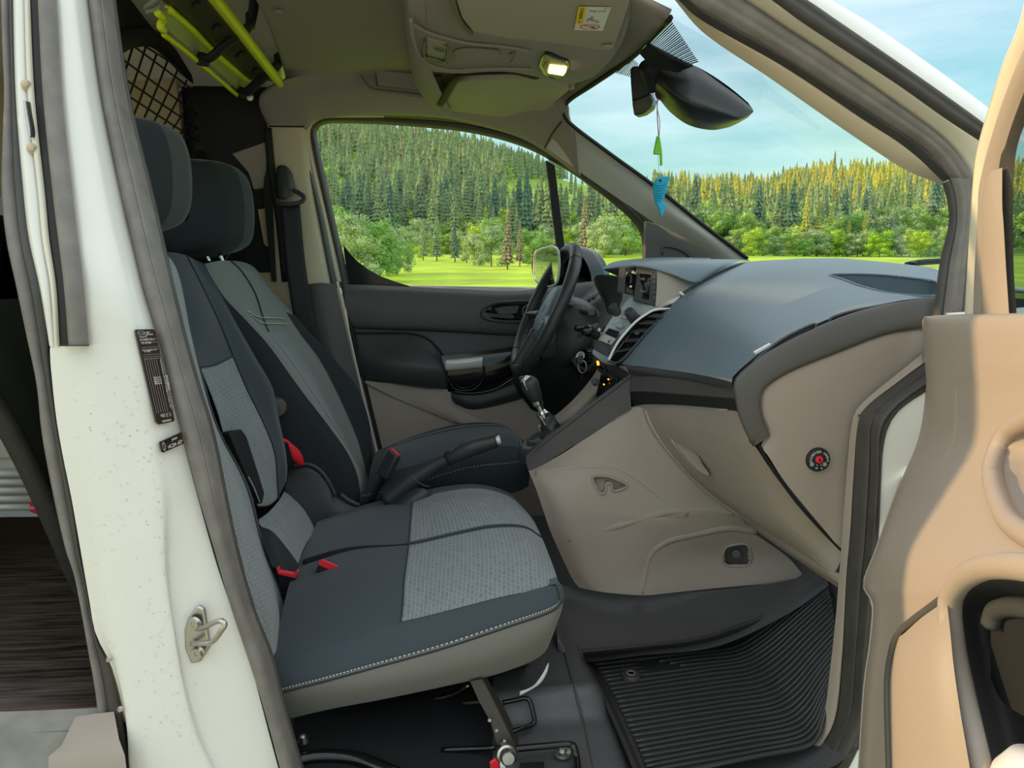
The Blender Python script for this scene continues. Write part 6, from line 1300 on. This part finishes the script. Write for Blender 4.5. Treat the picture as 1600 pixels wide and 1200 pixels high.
# ================================================================== FLOOR MAT
fm = thing('floor_mat', 'black ribbed rubber floor mat, wet, in the passenger footwell', 'mat', PZ(1050, 1100, .35))
ZM = .352
Lf = [(917, 1036), (940, 1076), (962, 1120), (985, 1170), (1006, 1220)]
Fo = [(1158, 1008), (1185, 1040), (1215, 1082), (1246, 1124), (1275, 1168)]
En = [(1290, 903, .41), (1300, 935, .33), (1306, 985, .22), (1306, 1035, .13), (1298, 1090, .085)]
def lerp(a, b, t): return tuple(p + (q - p) * t for p, q in zip(a, b))
def onl(lst, t): k = min(int(t * (len(lst) - 1)), len(lst) - 2); return lerp(lst[k], lst[k + 1], t * (len(lst) - 1) - k)
rows_ = []
for k in range(5):
    l, f_, e = Lf[k], Fo[k], En[k]; m_ = lerp(l, f_, .5)
    rows_.append([PZ(*l, ZM), PZ(*lerp(l, f_, .33), ZM), PZ(*lerp(l, f_, .66), ZM), PZ(*lerp(l, f_, .93), ZM + .002), P(*lerp(f_, e[:2], .2), (PZ(*f_, ZM).y * .8 + e[2] * .2)), P(*lerp(f_, e[:2], .6), (PZ(*f_, ZM).y * .4 + e[2] * .6)), P(*e)])
MS = Surf(rows_); MS.mesh('mat_sheet', 'mat_rubber', fm, nu=50, nv=30)
for k in range(25):
    v = .12 + k * (3.82 / 24); u0 = 0.12 if k % 1 == 0 else .3
    g = MS.grid(40, 2, u=(u0, 5.98), v=(v, v + .001))[0]
    w_ = np.array([math.sin(.35 * i + k * 1.7) * .0012 for i in range(40)])
    if k in (1, 2, 3): g = g[7 + k:]; w_ = w_[7 + k:]
    g = g + np.stack([w_ * .5, w_, np.zeros_like(w_) + .001], 1)
    tube('rib', g, .0042, 'mat_rubber', fm, m=40, seg=6)
    if k in (1, 2, 3): tube('rib', MS.grid(6, 2, u=(.12, .85 + .08 * k), v=(v, v + .001))[0] + np.array((0, 0, .001)), .0034, 'mat_rubber', fm, m=6, seg=6)
Surf([cv("907,1014,.30 1000,1006,.32 1090,995,.34 1150,976,.36 1200,955,.39 1240,928,.42 1285,896,.45"), cv("910,1020,.285 1000,1012,.305 1090,1001,.325 1152,984,.35 1204,963,.38 1245,935,.41 1289,900,.43"), [PZ(914, 1032, ZM + .004), PZ(1000, 1026, ZM + .004), PZ(1090, 1017, ZM + .004), PZ(1156, 1006, ZM + .006)] + cv("1208,968,.39 1248,938,.41 1291,904,.415")]).mesh('raised_lip', 'mat_rubber', fm, nu=40, nv=10)
Surf([[PZ(903, 1012, .375), PZ(925, 1060, .372), PZ(950, 1112, .372), PZ(990, 1205, .37), PZ(1000, 1240, .37)], [PZ(912, 1022, .384), PZ(934, 1066, .380), PZ(958, 1116, .378), PZ(995, 1200, .377), PZ(1006, 1240, .377)], [PZ(924, 1040, ZM), PZ(946, 1078, ZM), PZ(968, 1122, ZM), PZ(1004, 1205, ZM), PZ(1014, 1240, ZM)]]).mesh('raised_lip', 'mat_rubber', fm, nu=30, nv=10)
kn = PZ(986, 1056, ZM + .006)
lathe('fixing_stud', kn, (0, 0, 1), [(0, .006), (.010, .005), (.017, .006), (.0195, .004), (.020, -.004)], 'rubber_dark', fm, 28)
lathe('fixing_ring', kn, (0, 0, 1), [(.006, .0062), (.007, .0078), (.009, .0078), (.010, .0062)], 'rubber', fm, 20)
V = []; F = []
for _ in range(260):
    u, v = rng.uniform(2, 5.9), rng.uniform(.0, 3.6); c = MS.grid(1, 1, u=(u, u), v=(v, v))[0, 0] if False else (MS.grid(2, 2, u=(u, u + .01), v=(v, v + .01))[0, 0]); drop(c + np.array((0, 0, .003)), rng.uniform(.0008, .0022), (-.4, -.2, 1), V, F)
o = mk('water_beads', V, F, 'glass_drop', fm); o['kind'] = 'stuff'

# ================================================================== CARGO BAY
cb = thing('drawer_unit', 'ribbed aluminium drawer unit standing on the plywood cargo floor', 'drawer unit', P(20, 800, .75))
Y0 = .72
plate('cabinet', cv("-160,640 56,640 60,800 -160,802", Y0 + .01), .3, 'alu', cb, bevel=.004)
plate('top_panel', cv("-150,688 30,688 44,716 -150,718", Y0), .01, 'alu', cb, bevel=.003)
for k in range(5): tube('rib', cv(f"-150,{741+13*k} {46+3*k},{740+13*k}", Y0 - .003), .0105, 'alu', cb, m=3, seg=8)
plate('plinth', cv("-150,797 56,797 60,808 -150,810", Y0 - .01), .012, 'silver_panel', cb, bevel=.002)
plate('red_edge', cv("46,782 56,782 61,800 58,804 46,800", Y0 - .012), .012, 'red_web', cb, bevel=.002)
sh = thing('ladder_rack', 'yellow-green shelf rack strapped under the cargo roof with black bands', 'rack', PZ(350, 70, 1.72))
XA, XBk = -.48, -.578
def xa(s, X): return [PX(x, y, X) for x, y in pxs(s)]
Surf([xa("325,-14 372,46 405,86 436,128", XA), xa("250,-2 300,42 340,84 386,124", XBk)]).mesh('tray_floor', 'olive_dark', sh, nu=14, nv=5, thick=.004)
tube('front_rail', xa("318,-24 345,10 375,48 405,88 437,130", XA), .0135, 'yellow_green', sh, m=20, seg=12)
tube('back_rail', xa("263,14 300,46 335,82 386,126", XBk), .0085, 'yellow_green', sh, m=20, seg=10)
Surf([xa("262,14 300,46 340,86 386,126", XBk), xa("252,22 296,62 336,102 380,142", XBk - .01), xa("258,46 298,80 336,112 373,144", XBk - .02)]).mesh('back_flange', 'olive_tray', sh, nu=16, nv=8, thick=.004)
tube('lower_rail', xa("256,54 290,80 330,114 372,150", XBk - .02), .006, 'yellow_green', sh, m=16, seg=8)
tube('end_profile', xa("246,20 256,30 250,40 256,48", XBk - .01), .008, 'yellow_green', sh, m=12)
for x0, y0, x1, y1 in ((322, 82, 383, 44), (382, 136, 428, 104)):
    a, b = PX(x0, y0, XBk), PX(x1, y1, XA)
    tube('strap', [a + Vector((-.01, 0, -.03)), a + Vector((-.004, -.008, -.012)), a + Vector((.01, -.012, -.016)), (a + b) / 2 + Vector((0, -.012, -.016)), b + Vector((-.005, -.012, -.014)), b + Vector((.012, -.008, .004)), b + Vector((.012, 0, .03))], .016, 'matt_black', sh, m=40, seg=10, flat=.6)
    tube('strap_drop', [b + Vector((.012, -.004, .0)), b + Vector((.03, -.02, .06)), b + Vector((.03, -.04, .12))], .014, 'matt_black', sh, m=10, seg=8, flat=.5)
for x, y in ((306, 6), (338, 42), (376, 85), (400, 110)):  # black dabs standing in for the shadows of the tray's dimples
    tube('dimple_shadow', [PX(x - 6, y + 3, -.52), PX(x, y - 3, -.515), PX(x + 6, y - 1, -.51)], .004, 'void_black', sh, m=8, seg=6)
lathe('rail_end_bolt', PX(390, 152, -.585), (.3, -1, -.2), [(0, .01), (.01, .008), (.013, 0), (.013, -.012)], 'steel', sh, 16)
Surf([xa("225,8 252,-6 256,6 226,16", -.56), xa("224,16 250,4 254,12 228,22", -.57)], m=4).mesh('end_bracket', 'silver_panel', sh, nu=6, nv=3)

# front bulkhead of the cab, outer skins that close the body
wf = struct('wall_front', (1.05, .7, .5))
Surf([[Vector((.98, -.0, .2)), Vector((.98, 1.46, .2))], [Vector((1.0, -.0, .8)), Vector((1.0, 1.46, .8))], [Vector((1.12, .03, 1.13)), Vector((1.12, 1.44, 1.13))]]).mesh('firewall', 'void_black', wf, nu=6, nv=10, thick=.03)
Surf([[Vector((-.56, 1.49, .3)), Vector((1.2, 1.49, .3))], [Vector((-.56, 1.50, .8)), Vector((1.2, 1.50, .8))], [Vector((-.56, 1.49, 1.13)), Vector((1.2, 1.46, 1.10))]]).mesh('outer_door_skin', 'paint', dd, nu=6, nv=8, thick=.01)
Surf([[Vector((-2.5, 1.47, .3)), Vector((-.56, 1.47, .3))], [Vector((-2.5, 1.47, 1.2)), Vector((-.56, 1.47, 1.2))], [Vector((-2.5, 1.40, 1.75)), Vector((-.5, 1.40, 1.75))]]).mesh('outer_side', 'paint', wlf, nu=6, nv=8, thick=.01)
Surf([[Vector((1.15, .02, 1.13)), Vector((1.15, .75, 1.15)), Vector((1.15, 1.44, 1.13))], [Vector((1.6, .06, 1.04)), Vector((1.6, .75, 1.08)), Vector((1.6, 1.40, 1.04))], [Vector((1.95, .12, .8)), Vector((1.95, .75, .85)), Vector((1.95, 1.34, .8))]]).mesh('bonnet', 'paint', wf, nu=10, nv=12, thick=.01)
Surf([[Vector((.80, .0, .3)), Vector((1.15, -.02, .3)), Vector((1.9, .04, .3))], [Vector((.80, .0, .8)), Vector((1.15, -.02, .8)), Vector((1.9, .04, .8))], [Vector((.80, .02, 1.12)), Vector((1.15, .0, 1.13)), Vector((1.7, .06, 1.02))]]).mesh('near_wing', 'paint', wf, nu=10, nv=10, thick=.01)
Surf([[Vector((-2.5, .0, .28)), Vector((1.9, .0, .28))], [Vector((-2.5, 1.46, .28)), Vector((1.9, 1.46, .28))]]).mesh('underbody', 'void_black', fl, nu=4, nv=4)
# ================================================================== LANDSCAPE
HF = Vector((FWD.x, FWD.y, 0)).normalized(); HR = Vector((HF.y, -HF.x, 0))
RX = [400, 500, 640, 750, 850, 930, 1040, 1100, 1250, 1330, 1480, 1700]
RY = [212, 214, 238, 252, 284, 306, 312, 312, 300, 296, 293, 290]
def gz(s, f):
    px = 800 + 1200 * s; ry = np.interp(px, RX, RY); F1, F2 = 95.0, 380.0
    z = np.where(f < 32, 0.0, 1.95 * (f - 32) / 58.0); z = np.minimum(z, 2.1)
    z = z + .35 * np.sin(f * .16 + s * 5) * np.clip((f - 34) / 20, 0, 1) * .5
    zr = 1.2 + F2 * (410 - ry) / 1200.0 - 2.1; t = np.clip((f - F1) / (F2 - F1), 0, 1); t = t * t * (3 - 2 * t) * .55 + t * .45
    return z + zr * t + np.where(f > F2, -(f - F2) * .15, 0) + np.clip((f - F1) / 60, 0, 1) * 1.6 * np.sin(s * 23 + f * .045) * np.cos(f * .03)
def wpt(s, f): z = float(gz(np.float64(s), np.float64(f))); return Vector((0, CAM.y, 0)) + HF * f + HR * (s * f) + Vector((0, 0, z))
mat('grass_near', (178, 208, 30), 0.9, bump=.8, bscale=18, var=.35, vscale=.35)
mat('grass_hill', (160, 198, 60), 0.9, var=.45, vscale=.06)
gr = struct('ground', (0, 0, 0))
fs = np.r_[3.2, 6, 10, 16, 22, np.linspace(28, 95, 40), np.linspace(100, 420, 60)]; ss = np.linspace(-1.1, 1.3, 90)
V = []; F = []
for f in fs:
    for s in ss:
        p = Vector((0, CAM.y, 0)) + HF * float(f) + HR * float(s * f); V.append((p.x, p.y, float(gz(s, f)) - (0.0 if f > 5 else 0.0)))
nS = len(ss)
for j in range(len(fs) - 1):
    for i in range(nS - 1): F.append((j * nS + i, j * nS + i + 1, (j + 1) * nS + i + 1, (j + 1) * nS + i))
o = mk('meadow', V, F, 'grass_near', gr); o.data.materials.append(MATS['grass_hill'])
mi_ = np.array([1 if fs[k // (nS - 1)] > 92 else 0 for k in range(len(F))]); o.data.polygons.foreach_set('material_index', mi_)
mat('gravel', (196, 190, 160), 0.95, bump=.8, bscale=60, var=.4, vscale=6)
mk('yard', [(-60, -60, -.02), (60, -60, -.02), (60, 8, -.02), (-60, 8, -.02)], [(0, 1, 2, 3)], 'gravel', gr, smooth=False)  # unseen ground, added to bounce light up into the cab

def tree_mat(name, c1, c2, rough=.85):
    m = bpy.data.materials.new(name); m.use_nodes = True; t = m.node_tree; b = t.nodes['Principled BSDF']; b.inputs['Roughness'].default_value = rough
    b.inputs['Specular IOR Level'].default_value = .15
    g = t.nodes.new('ShaderNodeNewGeometry'); oi = t.nodes.new('ShaderNodeObjectInfo'); n = t.nodes.new('ShaderNodeTexNoise'); n.inputs['Scale'].default_value = .35; n.inputs['Detail'].default_value = 4
    t.links.new(g.outputs['Position'], n.inputs['Vector'])
    a = t.nodes.new('ShaderNodeMath'); a.operation = 'MULTIPLY_ADD'; a.inputs[1].default_value = .5; t.links.new(oi.outputs['Random'], a.inputs[0]); t.links.new(n.outputs[0], a.inputs[2])
    r = t.nodes.new('ShaderNodeMapRange'); r.inputs[1].default_value = .4; r.inputs[2].default_value = 1.05; t.links.new(a.outputs[0], r.inputs[0])
    x = t.nodes.new('ShaderNodeMix'); x.data_type = 'RGBA'; x.inputs[6].default_value = (*s2l(c1), 1); x.inputs[7].default_value = (*s2l(c2), 1); t.links.new(r.outputs[0], x.inputs[0])
    t.links.new(x.outputs[2], b.inputs['Base Color']); MATS[name] = m
tree_mat('needles', (78, 108, 96), (140, 156, 108)); tree_mat('needles_sunlit', (122, 146, 78), (186, 178, 84)); tree_mat('needles_brown', (124, 118, 94), (150, 142, 112))  # the gold needles have low sunlight put into their yellow-green
tree_mat('leaves', (118, 164, 88), (170, 194, 106)); tree_mat('leaves_pale', (140, 168, 122), (172, 190, 138)); tree_mat('leaves_lime', (150, 190, 60), (186, 206, 84))
mat('bark', (108, 98, 84), .9)
def spruce_geo(r, layers, pts, H=1.0, R=.17, th=True):
    V = []; F = []; lean = r.normal(0, .01, 2)
    for k in range(layers):
        t = k / layers; z0 = H * (.10 + .9 * t) ; rad = R * (1 - t) ** .9 * r.uniform(.85, 1.15) + .012; h = H * .9 / layers * 2.1; b = len(V); a0 = r.uniform(0, 6)
        V.append((lean[0] * t, lean[1] * t, min(H, z0 + h)))
        for i in range(pts * 2):
            a = a0 + math.pi * i / pts; q = rad * (1.0 if i % 2 == 0 else .55) * r.uniform(.8, 1.2)
            V.append((q * math.cos(a) + lean[0] * t, q * math.sin(a) + lean[1] * t, z0 - (.25 if i % 2 == 0 else .05) * h * r.uniform(.5, 1.3) + h * .2))
        for i in range(pts * 2): F.append((b, b + 1 + i, b + 1 + (i + 1) % (pts * 2)))
    return V, F
def leafy_geo(r, blobs, leaves, H=1.0, Wd=.42, up=.45):
    V = []; F = []
    for k in range(blobs):
        a = r.uniform(0, 6.283); q = Wd * math.sqrt(r.uniform(0, 1)) * .75; zc_ = H * (up + (.92 - up) * r.uniform(0, 1)) if k else H * .6
        q *= 1.0 - .55 * max(0, (zc_ / H - .55) / .45); c = np.array((q * math.cos(a), q * math.sin(a), zc_ * r.uniform(.85, 1.0))); br_ = Wd * (r.uniform(.15, .30) if leaves > 40 else r.uniform(.24, .42))
        c[2] = min(c[2], H - br_ * .8)
        for i in range(leaves):
            d = r.normal(0, 1, 3); d /= np.linalg.norm(d); p = c + d * br_ * r.uniform(.7, 1.28) * np.array((1, 1, .85)); s = H * r.uniform(.010, .022) * (1.0 if leaves > 40 else 2.4)
            t1_ = np.cross(d, r.normal(0, 1, 3)); t1_ /= np.linalg.norm(t1_) + 1e-9; t2_ = np.cross(d + r.normal(0, .5, 3), t1_); t2_ /= np.linalg.norm(t2_) + 1e-9
            b = len(V); V += [tuple(p - t1_ * s), tuple(p + t2_ * s * .7), tuple(p + t1_ * s), tuple(p - t2_ * s * .7)]; F.append((b, b + 1, b + 2, b + 3))
        n = 6; b = len(V)
        for j, (zz, rr_) in enumerate(((-.8, .5), (0, .86), (.8, .5))):
            for i in range(n): V.append(tuple(c + br_ * (.62 if leaves > 40 else .78) * np.array((rr_ * math.cos(6.283 * i / n), rr_ * math.sin(6.283 * i / n), zz * .8))))
        for j in range(2):
            for i in range(n): F.append((b + j * n + i, b + j * n + (i + 1) % n, b + (j + 1) * n + (i + 1) % n, b + (j + 1) * n + i))
        F.append(tuple(b + 2 * n + i for i in range(n)))
    return V, F
def trunk_geo(h, r0, n=6):
    V = [(r0 * s * math.cos(6.283 * i / n), r0 * s * math.sin(6.283 * i / n), z) for z, s in ((-.03, 1.1), (h, .5)) for i in range(n)]
    return V, [(i, (i + 1) % n, n + (i + 1) % n, n + i) for i in range(n)]
def mesh_of(name, V, F, m, sm=False):
    me = bpy.data.meshes.new(name); me.from_pydata([tuple(v) for v in V], [], F); me.update(); me.materials.append(MATS[m])
    if sm: me.polygons.foreach_set('use_smooth', [True] * len(me.polygons))
    return me
trng = np.random.default_rng(5)
PROTO = {}
for kind, m, n in (('spruce', 'needles', 4), ('gold', 'needles_sunlit', 3), ('brown', 'needles_brown', 2)):
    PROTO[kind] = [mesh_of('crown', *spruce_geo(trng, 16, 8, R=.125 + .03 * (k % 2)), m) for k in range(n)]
for kind, m, n, bl in (('leafy', 'leaves', 3, 34), ('pale', 'leaves_pale', 3, 38), ('lime', 'leaves_lime', 2, 30)):
    PROTO[kind] = [mesh_of('crown', *leafy_geo(trng, bl, 130, up=.10, Wd=.5), m) for k in range(n)]
TRK = mesh_of('trunk', *trunk_geo(.45, .016), 'bark')
CATN = {'spruce': 'spruce_tree', 'gold': 'spruce_tree', 'brown': 'bare_tree', 'leafy': 'leafy_tree', 'pale': 'willow_tree', 'lime': 'leafy_tree'}
def plant(kind, s, f, h, label, group=None, wide=1.0, parts=True):
    p = wpt(s, f); me = PROTO[kind][int(trng.integers(len(PROTO[kind])))]
    if parts:
        o = thing(CATN[kind], label, 'tree', p, group)
        for nm, md in (('crown', me), ('trunk', TRK)):
            c = bpy.data.objects.new(nm, md); COL.objects.link(c); c.parent = o
        o.scale = (h * wide, h * wide, h); o.rotation_euler = (0, 0, float(trng.uniform(0, 6.28)))
    else:
        o = bpy.data.objects.new(CATN[kind], me); COL.objects.link(o); o.location = p; o.scale = (h * wide, h * wide, h); o.rotation_euler = (0, 0, float(trng.uniform(0, 6.28)))
        tag(o, label, 'tree', group)
    return o
def fof(y):      # distance at which the meadow's surface shows at picture height y
    fr = np.linspace(33, 95, 400); z = 1.95 * (fr - 32) / 58; yy = 410 - 1200 * (z - 1.2) / fr; return float(fr[np.argmin(np.abs(yy - y))])
# trees that stand apart at the meadow's edge
SOLO = [('pale', 548, 441, 112, 1.0, "grey-green willow at the window's rear corner, biggest of the meadow willows"),
 ('leafy', 596, 438, 96, 1.1, 'round green bushy tree on the meadow next to the big willow'),
 ('pale', 622, 430, 84, 1.0, 'grey-green willow at the open edge of the meadow grass'),
 ('leafy', 522, 432, 120, .9, 'green leafy tree partly hidden by the window frame'),
 ('lime', 640, 416, 50, 1.2, 'low yellow-green bush where the meadow begins'),
 ('pale', 768, 418, 66, 1.1, 'pale willow shrub standing alone above the meadow rise'),
 ('pale', 742, 414, 50, 1.2, 'low pale willow shrub beside the lone willow on the rise'),
 ('brown', 793, 424, 96, 1.0, 'brown twiggy tree standing forward on the meadow near the mirror'),
 ('brown', 812, 416, 74, .9, 'thin brown bare tree behind the twiggy tree near the mirror'),
 ('leafy', 832, 414, 62, 1.1, 'green bush directly behind the wing mirror'),
 ('spruce', 712, 407, 62, 1.0, 'dark spruce in front of the wood in mid window'),
 ('spruce', 730, 408, 54, 1.0, 'smaller dark spruce beside the mid window spruce'),
 ('spruce', 684, 406, 70, 1.0, 'dark spruce nearest the willow side of the meadow'),
 ('spruce', 663, 405, 58, 1.0, 'short dark spruce just past the meadow willows'),
 ('brown', 912, 402, 92, 1.0, 'brown twiggy tree seen through the quarter window'),
 ('pale', 942, 404, 70, 1.2, 'pale willow in the quarter window beside the brown tree'),
 ('leafy', 975, 402, 84, 1.3, 'broad green bush filling the lower quarter window'),
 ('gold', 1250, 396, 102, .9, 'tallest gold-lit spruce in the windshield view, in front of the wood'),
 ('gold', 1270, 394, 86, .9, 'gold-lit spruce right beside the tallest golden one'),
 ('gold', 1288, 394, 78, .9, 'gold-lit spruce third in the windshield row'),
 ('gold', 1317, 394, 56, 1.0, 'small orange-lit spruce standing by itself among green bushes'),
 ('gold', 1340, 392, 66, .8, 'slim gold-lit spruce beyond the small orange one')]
for kind, px, by, hp, wd, lab in SOLO:
    f = fof(by); plant(kind, (px - 800) / 1200.0, f, hp * f / 1200.0, lab, wide=wd)
# hedge of bushes along the field's far edge in the windshield
for k in range(26):
    px = 1085 + 16.5 * k + trng.uniform(-5, 5); f = trng.uniform(86, 97); plant(('leafy', 'lime', 'leafy', 'pale')[k % 4], (px - 800) / 1200, f, trng.uniform(28, 52) * f / 1200, 'leafy bush in the dense hedge along the field beyond the windshield', 'hedge bushes beyond the field', wide=1.3)
for k in range(22):
    px = 505 + 22 * k + trng.uniform(-6, 6); f = trng.uniform(88, 99); plant(('leafy', 'pale', 'lime')[k % 3], (px - 800) / 1200, f, trng.uniform(30, 60) * f / 1200, "leafy bush at the foot of the wooded hill beyond the driver's window", 'bushes at the foot of the hill', wide=1.2)
# the wood on the hill: the nearest trees singly, the rest as one mass
cand = []
for _ in range(13500):
    f = math.sqrt(trng.uniform(100 ** 2, 385 ** 2)); px = trng.uniform(-260, 1620); s = (px - 800) / 1200; z = float(gz(s, f)); y = 410 - 1200 * (z - 1.2) / f
    if (790 < px < 1015 and 288 < y < 372 and trng.uniform() < .97) or (700 < px < 790 and 340 < y < 372 and trng.uniform() < .6): continue
    if 1030 < px < 1210 and f > 300 and 288 < y < 318 and f < 368: continue
    if f > 150 and trng.uniform() < .12: continue
    cand.append((f, px, s, z, y))
cand.sort()
cnt = {'spruce': 0, 'leafy': 0}; rest = []
for f, px, s, z, y in cand:
    right = px > 1030; u = trng.uniform()
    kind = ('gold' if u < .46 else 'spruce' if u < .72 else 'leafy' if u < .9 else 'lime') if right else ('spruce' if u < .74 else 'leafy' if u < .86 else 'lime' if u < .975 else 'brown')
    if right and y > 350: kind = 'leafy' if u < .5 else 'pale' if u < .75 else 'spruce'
    h = trng.uniform(5.5, 10.5) if kind in ('spruce', 'gold', 'brown') else trng.uniform(3.2, 6.0)
    if f > 330: h *= .85
    ck = 'leafy' if kind in ('leafy', 'lime', 'pale') else 'spruce'
    inwin = (500 < px < 1000 and y > 200) or (1060 < px < 1475)
    if inwin and cnt[ck] < (230 if ck == 'spruce' else 150):
        cnt[ck] += 1
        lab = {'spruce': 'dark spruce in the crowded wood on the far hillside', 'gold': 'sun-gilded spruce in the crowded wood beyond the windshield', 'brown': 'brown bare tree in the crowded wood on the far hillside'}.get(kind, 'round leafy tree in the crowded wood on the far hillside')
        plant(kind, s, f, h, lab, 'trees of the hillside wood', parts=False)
    else: rest.append((kind, s, f, h))
Vs = []; F = []; nb = 0; MI = []; mlist = list(PROTO)
for kind in PROTO:
    geos = [tuple(map(np.array, spruce_geo(trng, 7, 5, R=.13))) if kind in ('spruce', 'gold', 'brown') else leafy_geo(trng, 8, 18, up=.15) for _ in range(3)]
    for kd, s, f, h in rest:
        if kd != kind: continue
        gv, gf = geos[int(trng.integers(3))]; a = trng.uniform(0, 6.28); ca, sa = math.cos(a), math.sin(a); g = np.array(gv) * h
        g = np.stack([g[:, 0] * ca - g[:, 1] * sa, g[:, 0] * sa + g[:, 1] * ca, g[:, 2]], 1) + np.array(wpt(s, f)); b = nb
        Vs.append(g); F.extend(tuple(int(i) + b for i in t) for t in gf); nb += len(g); MI += [mlist.index(kind)] * len(gf)
o = mk('forest', np.concatenate(Vs), F, None, smooth=False)
for k in mlist: o.data.materials.append(PROTO[k][0].materials[0])
o.data.polygons.foreach_set('material_index', MI)
tag(o, 'mass of spruces and leafy trees covering the far hillside and ridge', 'forest', kind='stuff')
# one tall thin pine rising over the ridge
s = (1288 - 800) / 1200; plant('brown', s, 372, 17.0, 'tall thin pine sticking out above the ridge', wide=.55)

# ------------------------------------------------------------------ smaller pieces hang under the part they belong to
def base(n): return n.split('.')[0]
def under(root, part_name, kids, nth=0):
    ch_ = [c for c in root.children if base(c.name) == part_name]
    if not ch_: return
    for c in list(root.children):
        if base(c.name) in kids and c not in ch_: c.parent = ch_[nth]; c.matrix_parent_inverse = Matrix.Identity(4)
under(da, 'airbag_switch', ('switch_lock', 'key_slot', 'lettering'))
under(da, 'display_bezel', ('display_screen', 'display_frame'))
under(da, 'control_panel', ('knob', 'button', 'slot_mouth', 'slot_plate', 'slot_cover', 'screw'))
under(da, 'glovebox_door', ('glovebox_latch', 'latch_lip', 'glovebox_edge'))
under(da, 'vent_back', ('vent_slat', 'vent_tab', 'vent_chrome', 'vent_edge'))
under(da, 'top_pad', ('tray_pocket', 'tray_rim'))
under(cc_, 'side_panel', ('crease', 'hook_pocket', 'hook_rim', 'button_pocket', 'button_rim', 'peg'))
under(sw_, 'hub', ('hub_trim', 'emblem', 'emblem_script')); under(sw_, 'rim', ('rim_seam',))
under(gl, 'knob', ('knob_trim', 'knob_chrome', 'knob_cap')); under(gl, 'boot', ('boot_seam',))
under(be, 'seat_cushion', ('seat_insert', 'front_border', 'cushion_side', 'stitching', 'piping')); under(be, 'middle_backrest', ('backrest_insert', 'upper_panel', 'belt_slot', 'belt_slot_edge'))
under(be, 'headrest', ('headrest_seam',)); under(be, 'support_stay', ('stay_flange', 'rivet')); under(be, 'lower_pad', ('lower_pad_side',))
under(ds, 'backrest', ('backrest_insert', 'backrest_bolster', 'contour_seam', 'backrest_side')); under(ds, 'headrest', ('headrest_seam', 'headrest_post')); under(ds, 'seat_cushion', ('seat_insert',)); under(ds, 'recline_knob', ('recline_lever',)); under(ds, 'side_cover', ('cover_ridge',))
under(dd, 'window_glass', ('rain_beads',)); under(dd, 'pull_cup', ('pull_handle', 'cup_rim')); under(dd, 'handle_pocket', ('handle_bezel', 'release_handle', 'release_lever')); under(dd, 'mirror_switch', ('switch_bezel',)); under(dd, 'armrest', ('armrest_piping',))
under(pd, 'window_glass', ('rain_beads',)); under(pd, 'pocket_liner', ('pocket_rim', 'pocket_bottle_ring', 'bottle_holder')); under(pd, 'padded_insert', ('insert_groove',)); under(pd, 'grip_recess', ('grip_rim',))
under(sk, 'striker_plate', ('bolt',)); under(lb, 'label_plate', ('lettering', 'ruled_lines', 'emblem', 'emblem_script')); under(l2, 'label_plate', ('lettering', 'emblem', 'emblem_script')); under(fl_, 'label_sheet', ('yellow_panel', 'lettering', 'pictogram', 'ban_ring'))
under(oc, 'microphone_grille', ('grille_slot', 'microphone_edge')); under(dl, 'housing', ('bezel', 'lens', 'switch')); under(mr, 'mirror_glass', ('mirror_rim', 'rain_beads')); under(hb, 'grip', ('grip_collar', 'release_button', 'grip_ridge')); under(hb, 'gaiter', ('gaiter_stitching',))
under(fm, 'fixing_stud', ('fixing_ring',)); under(ch, 'blue_fish', ('fish_eye', 'bead_row')); under(sh, 'tray_floor', ('dimple_shadow', 'back_flange', 'lower_rail')); under(cb, 'cabinet', ('rib', 'red_edge', 'top_panel', 'plinth')); under(rd, 'holder_back', ('suction_ring', 'chrome_tab')); under(sbelt, 'guide_cover', ('guide_ring',)); under(br, 'plate', ('bolt', 'slot'))
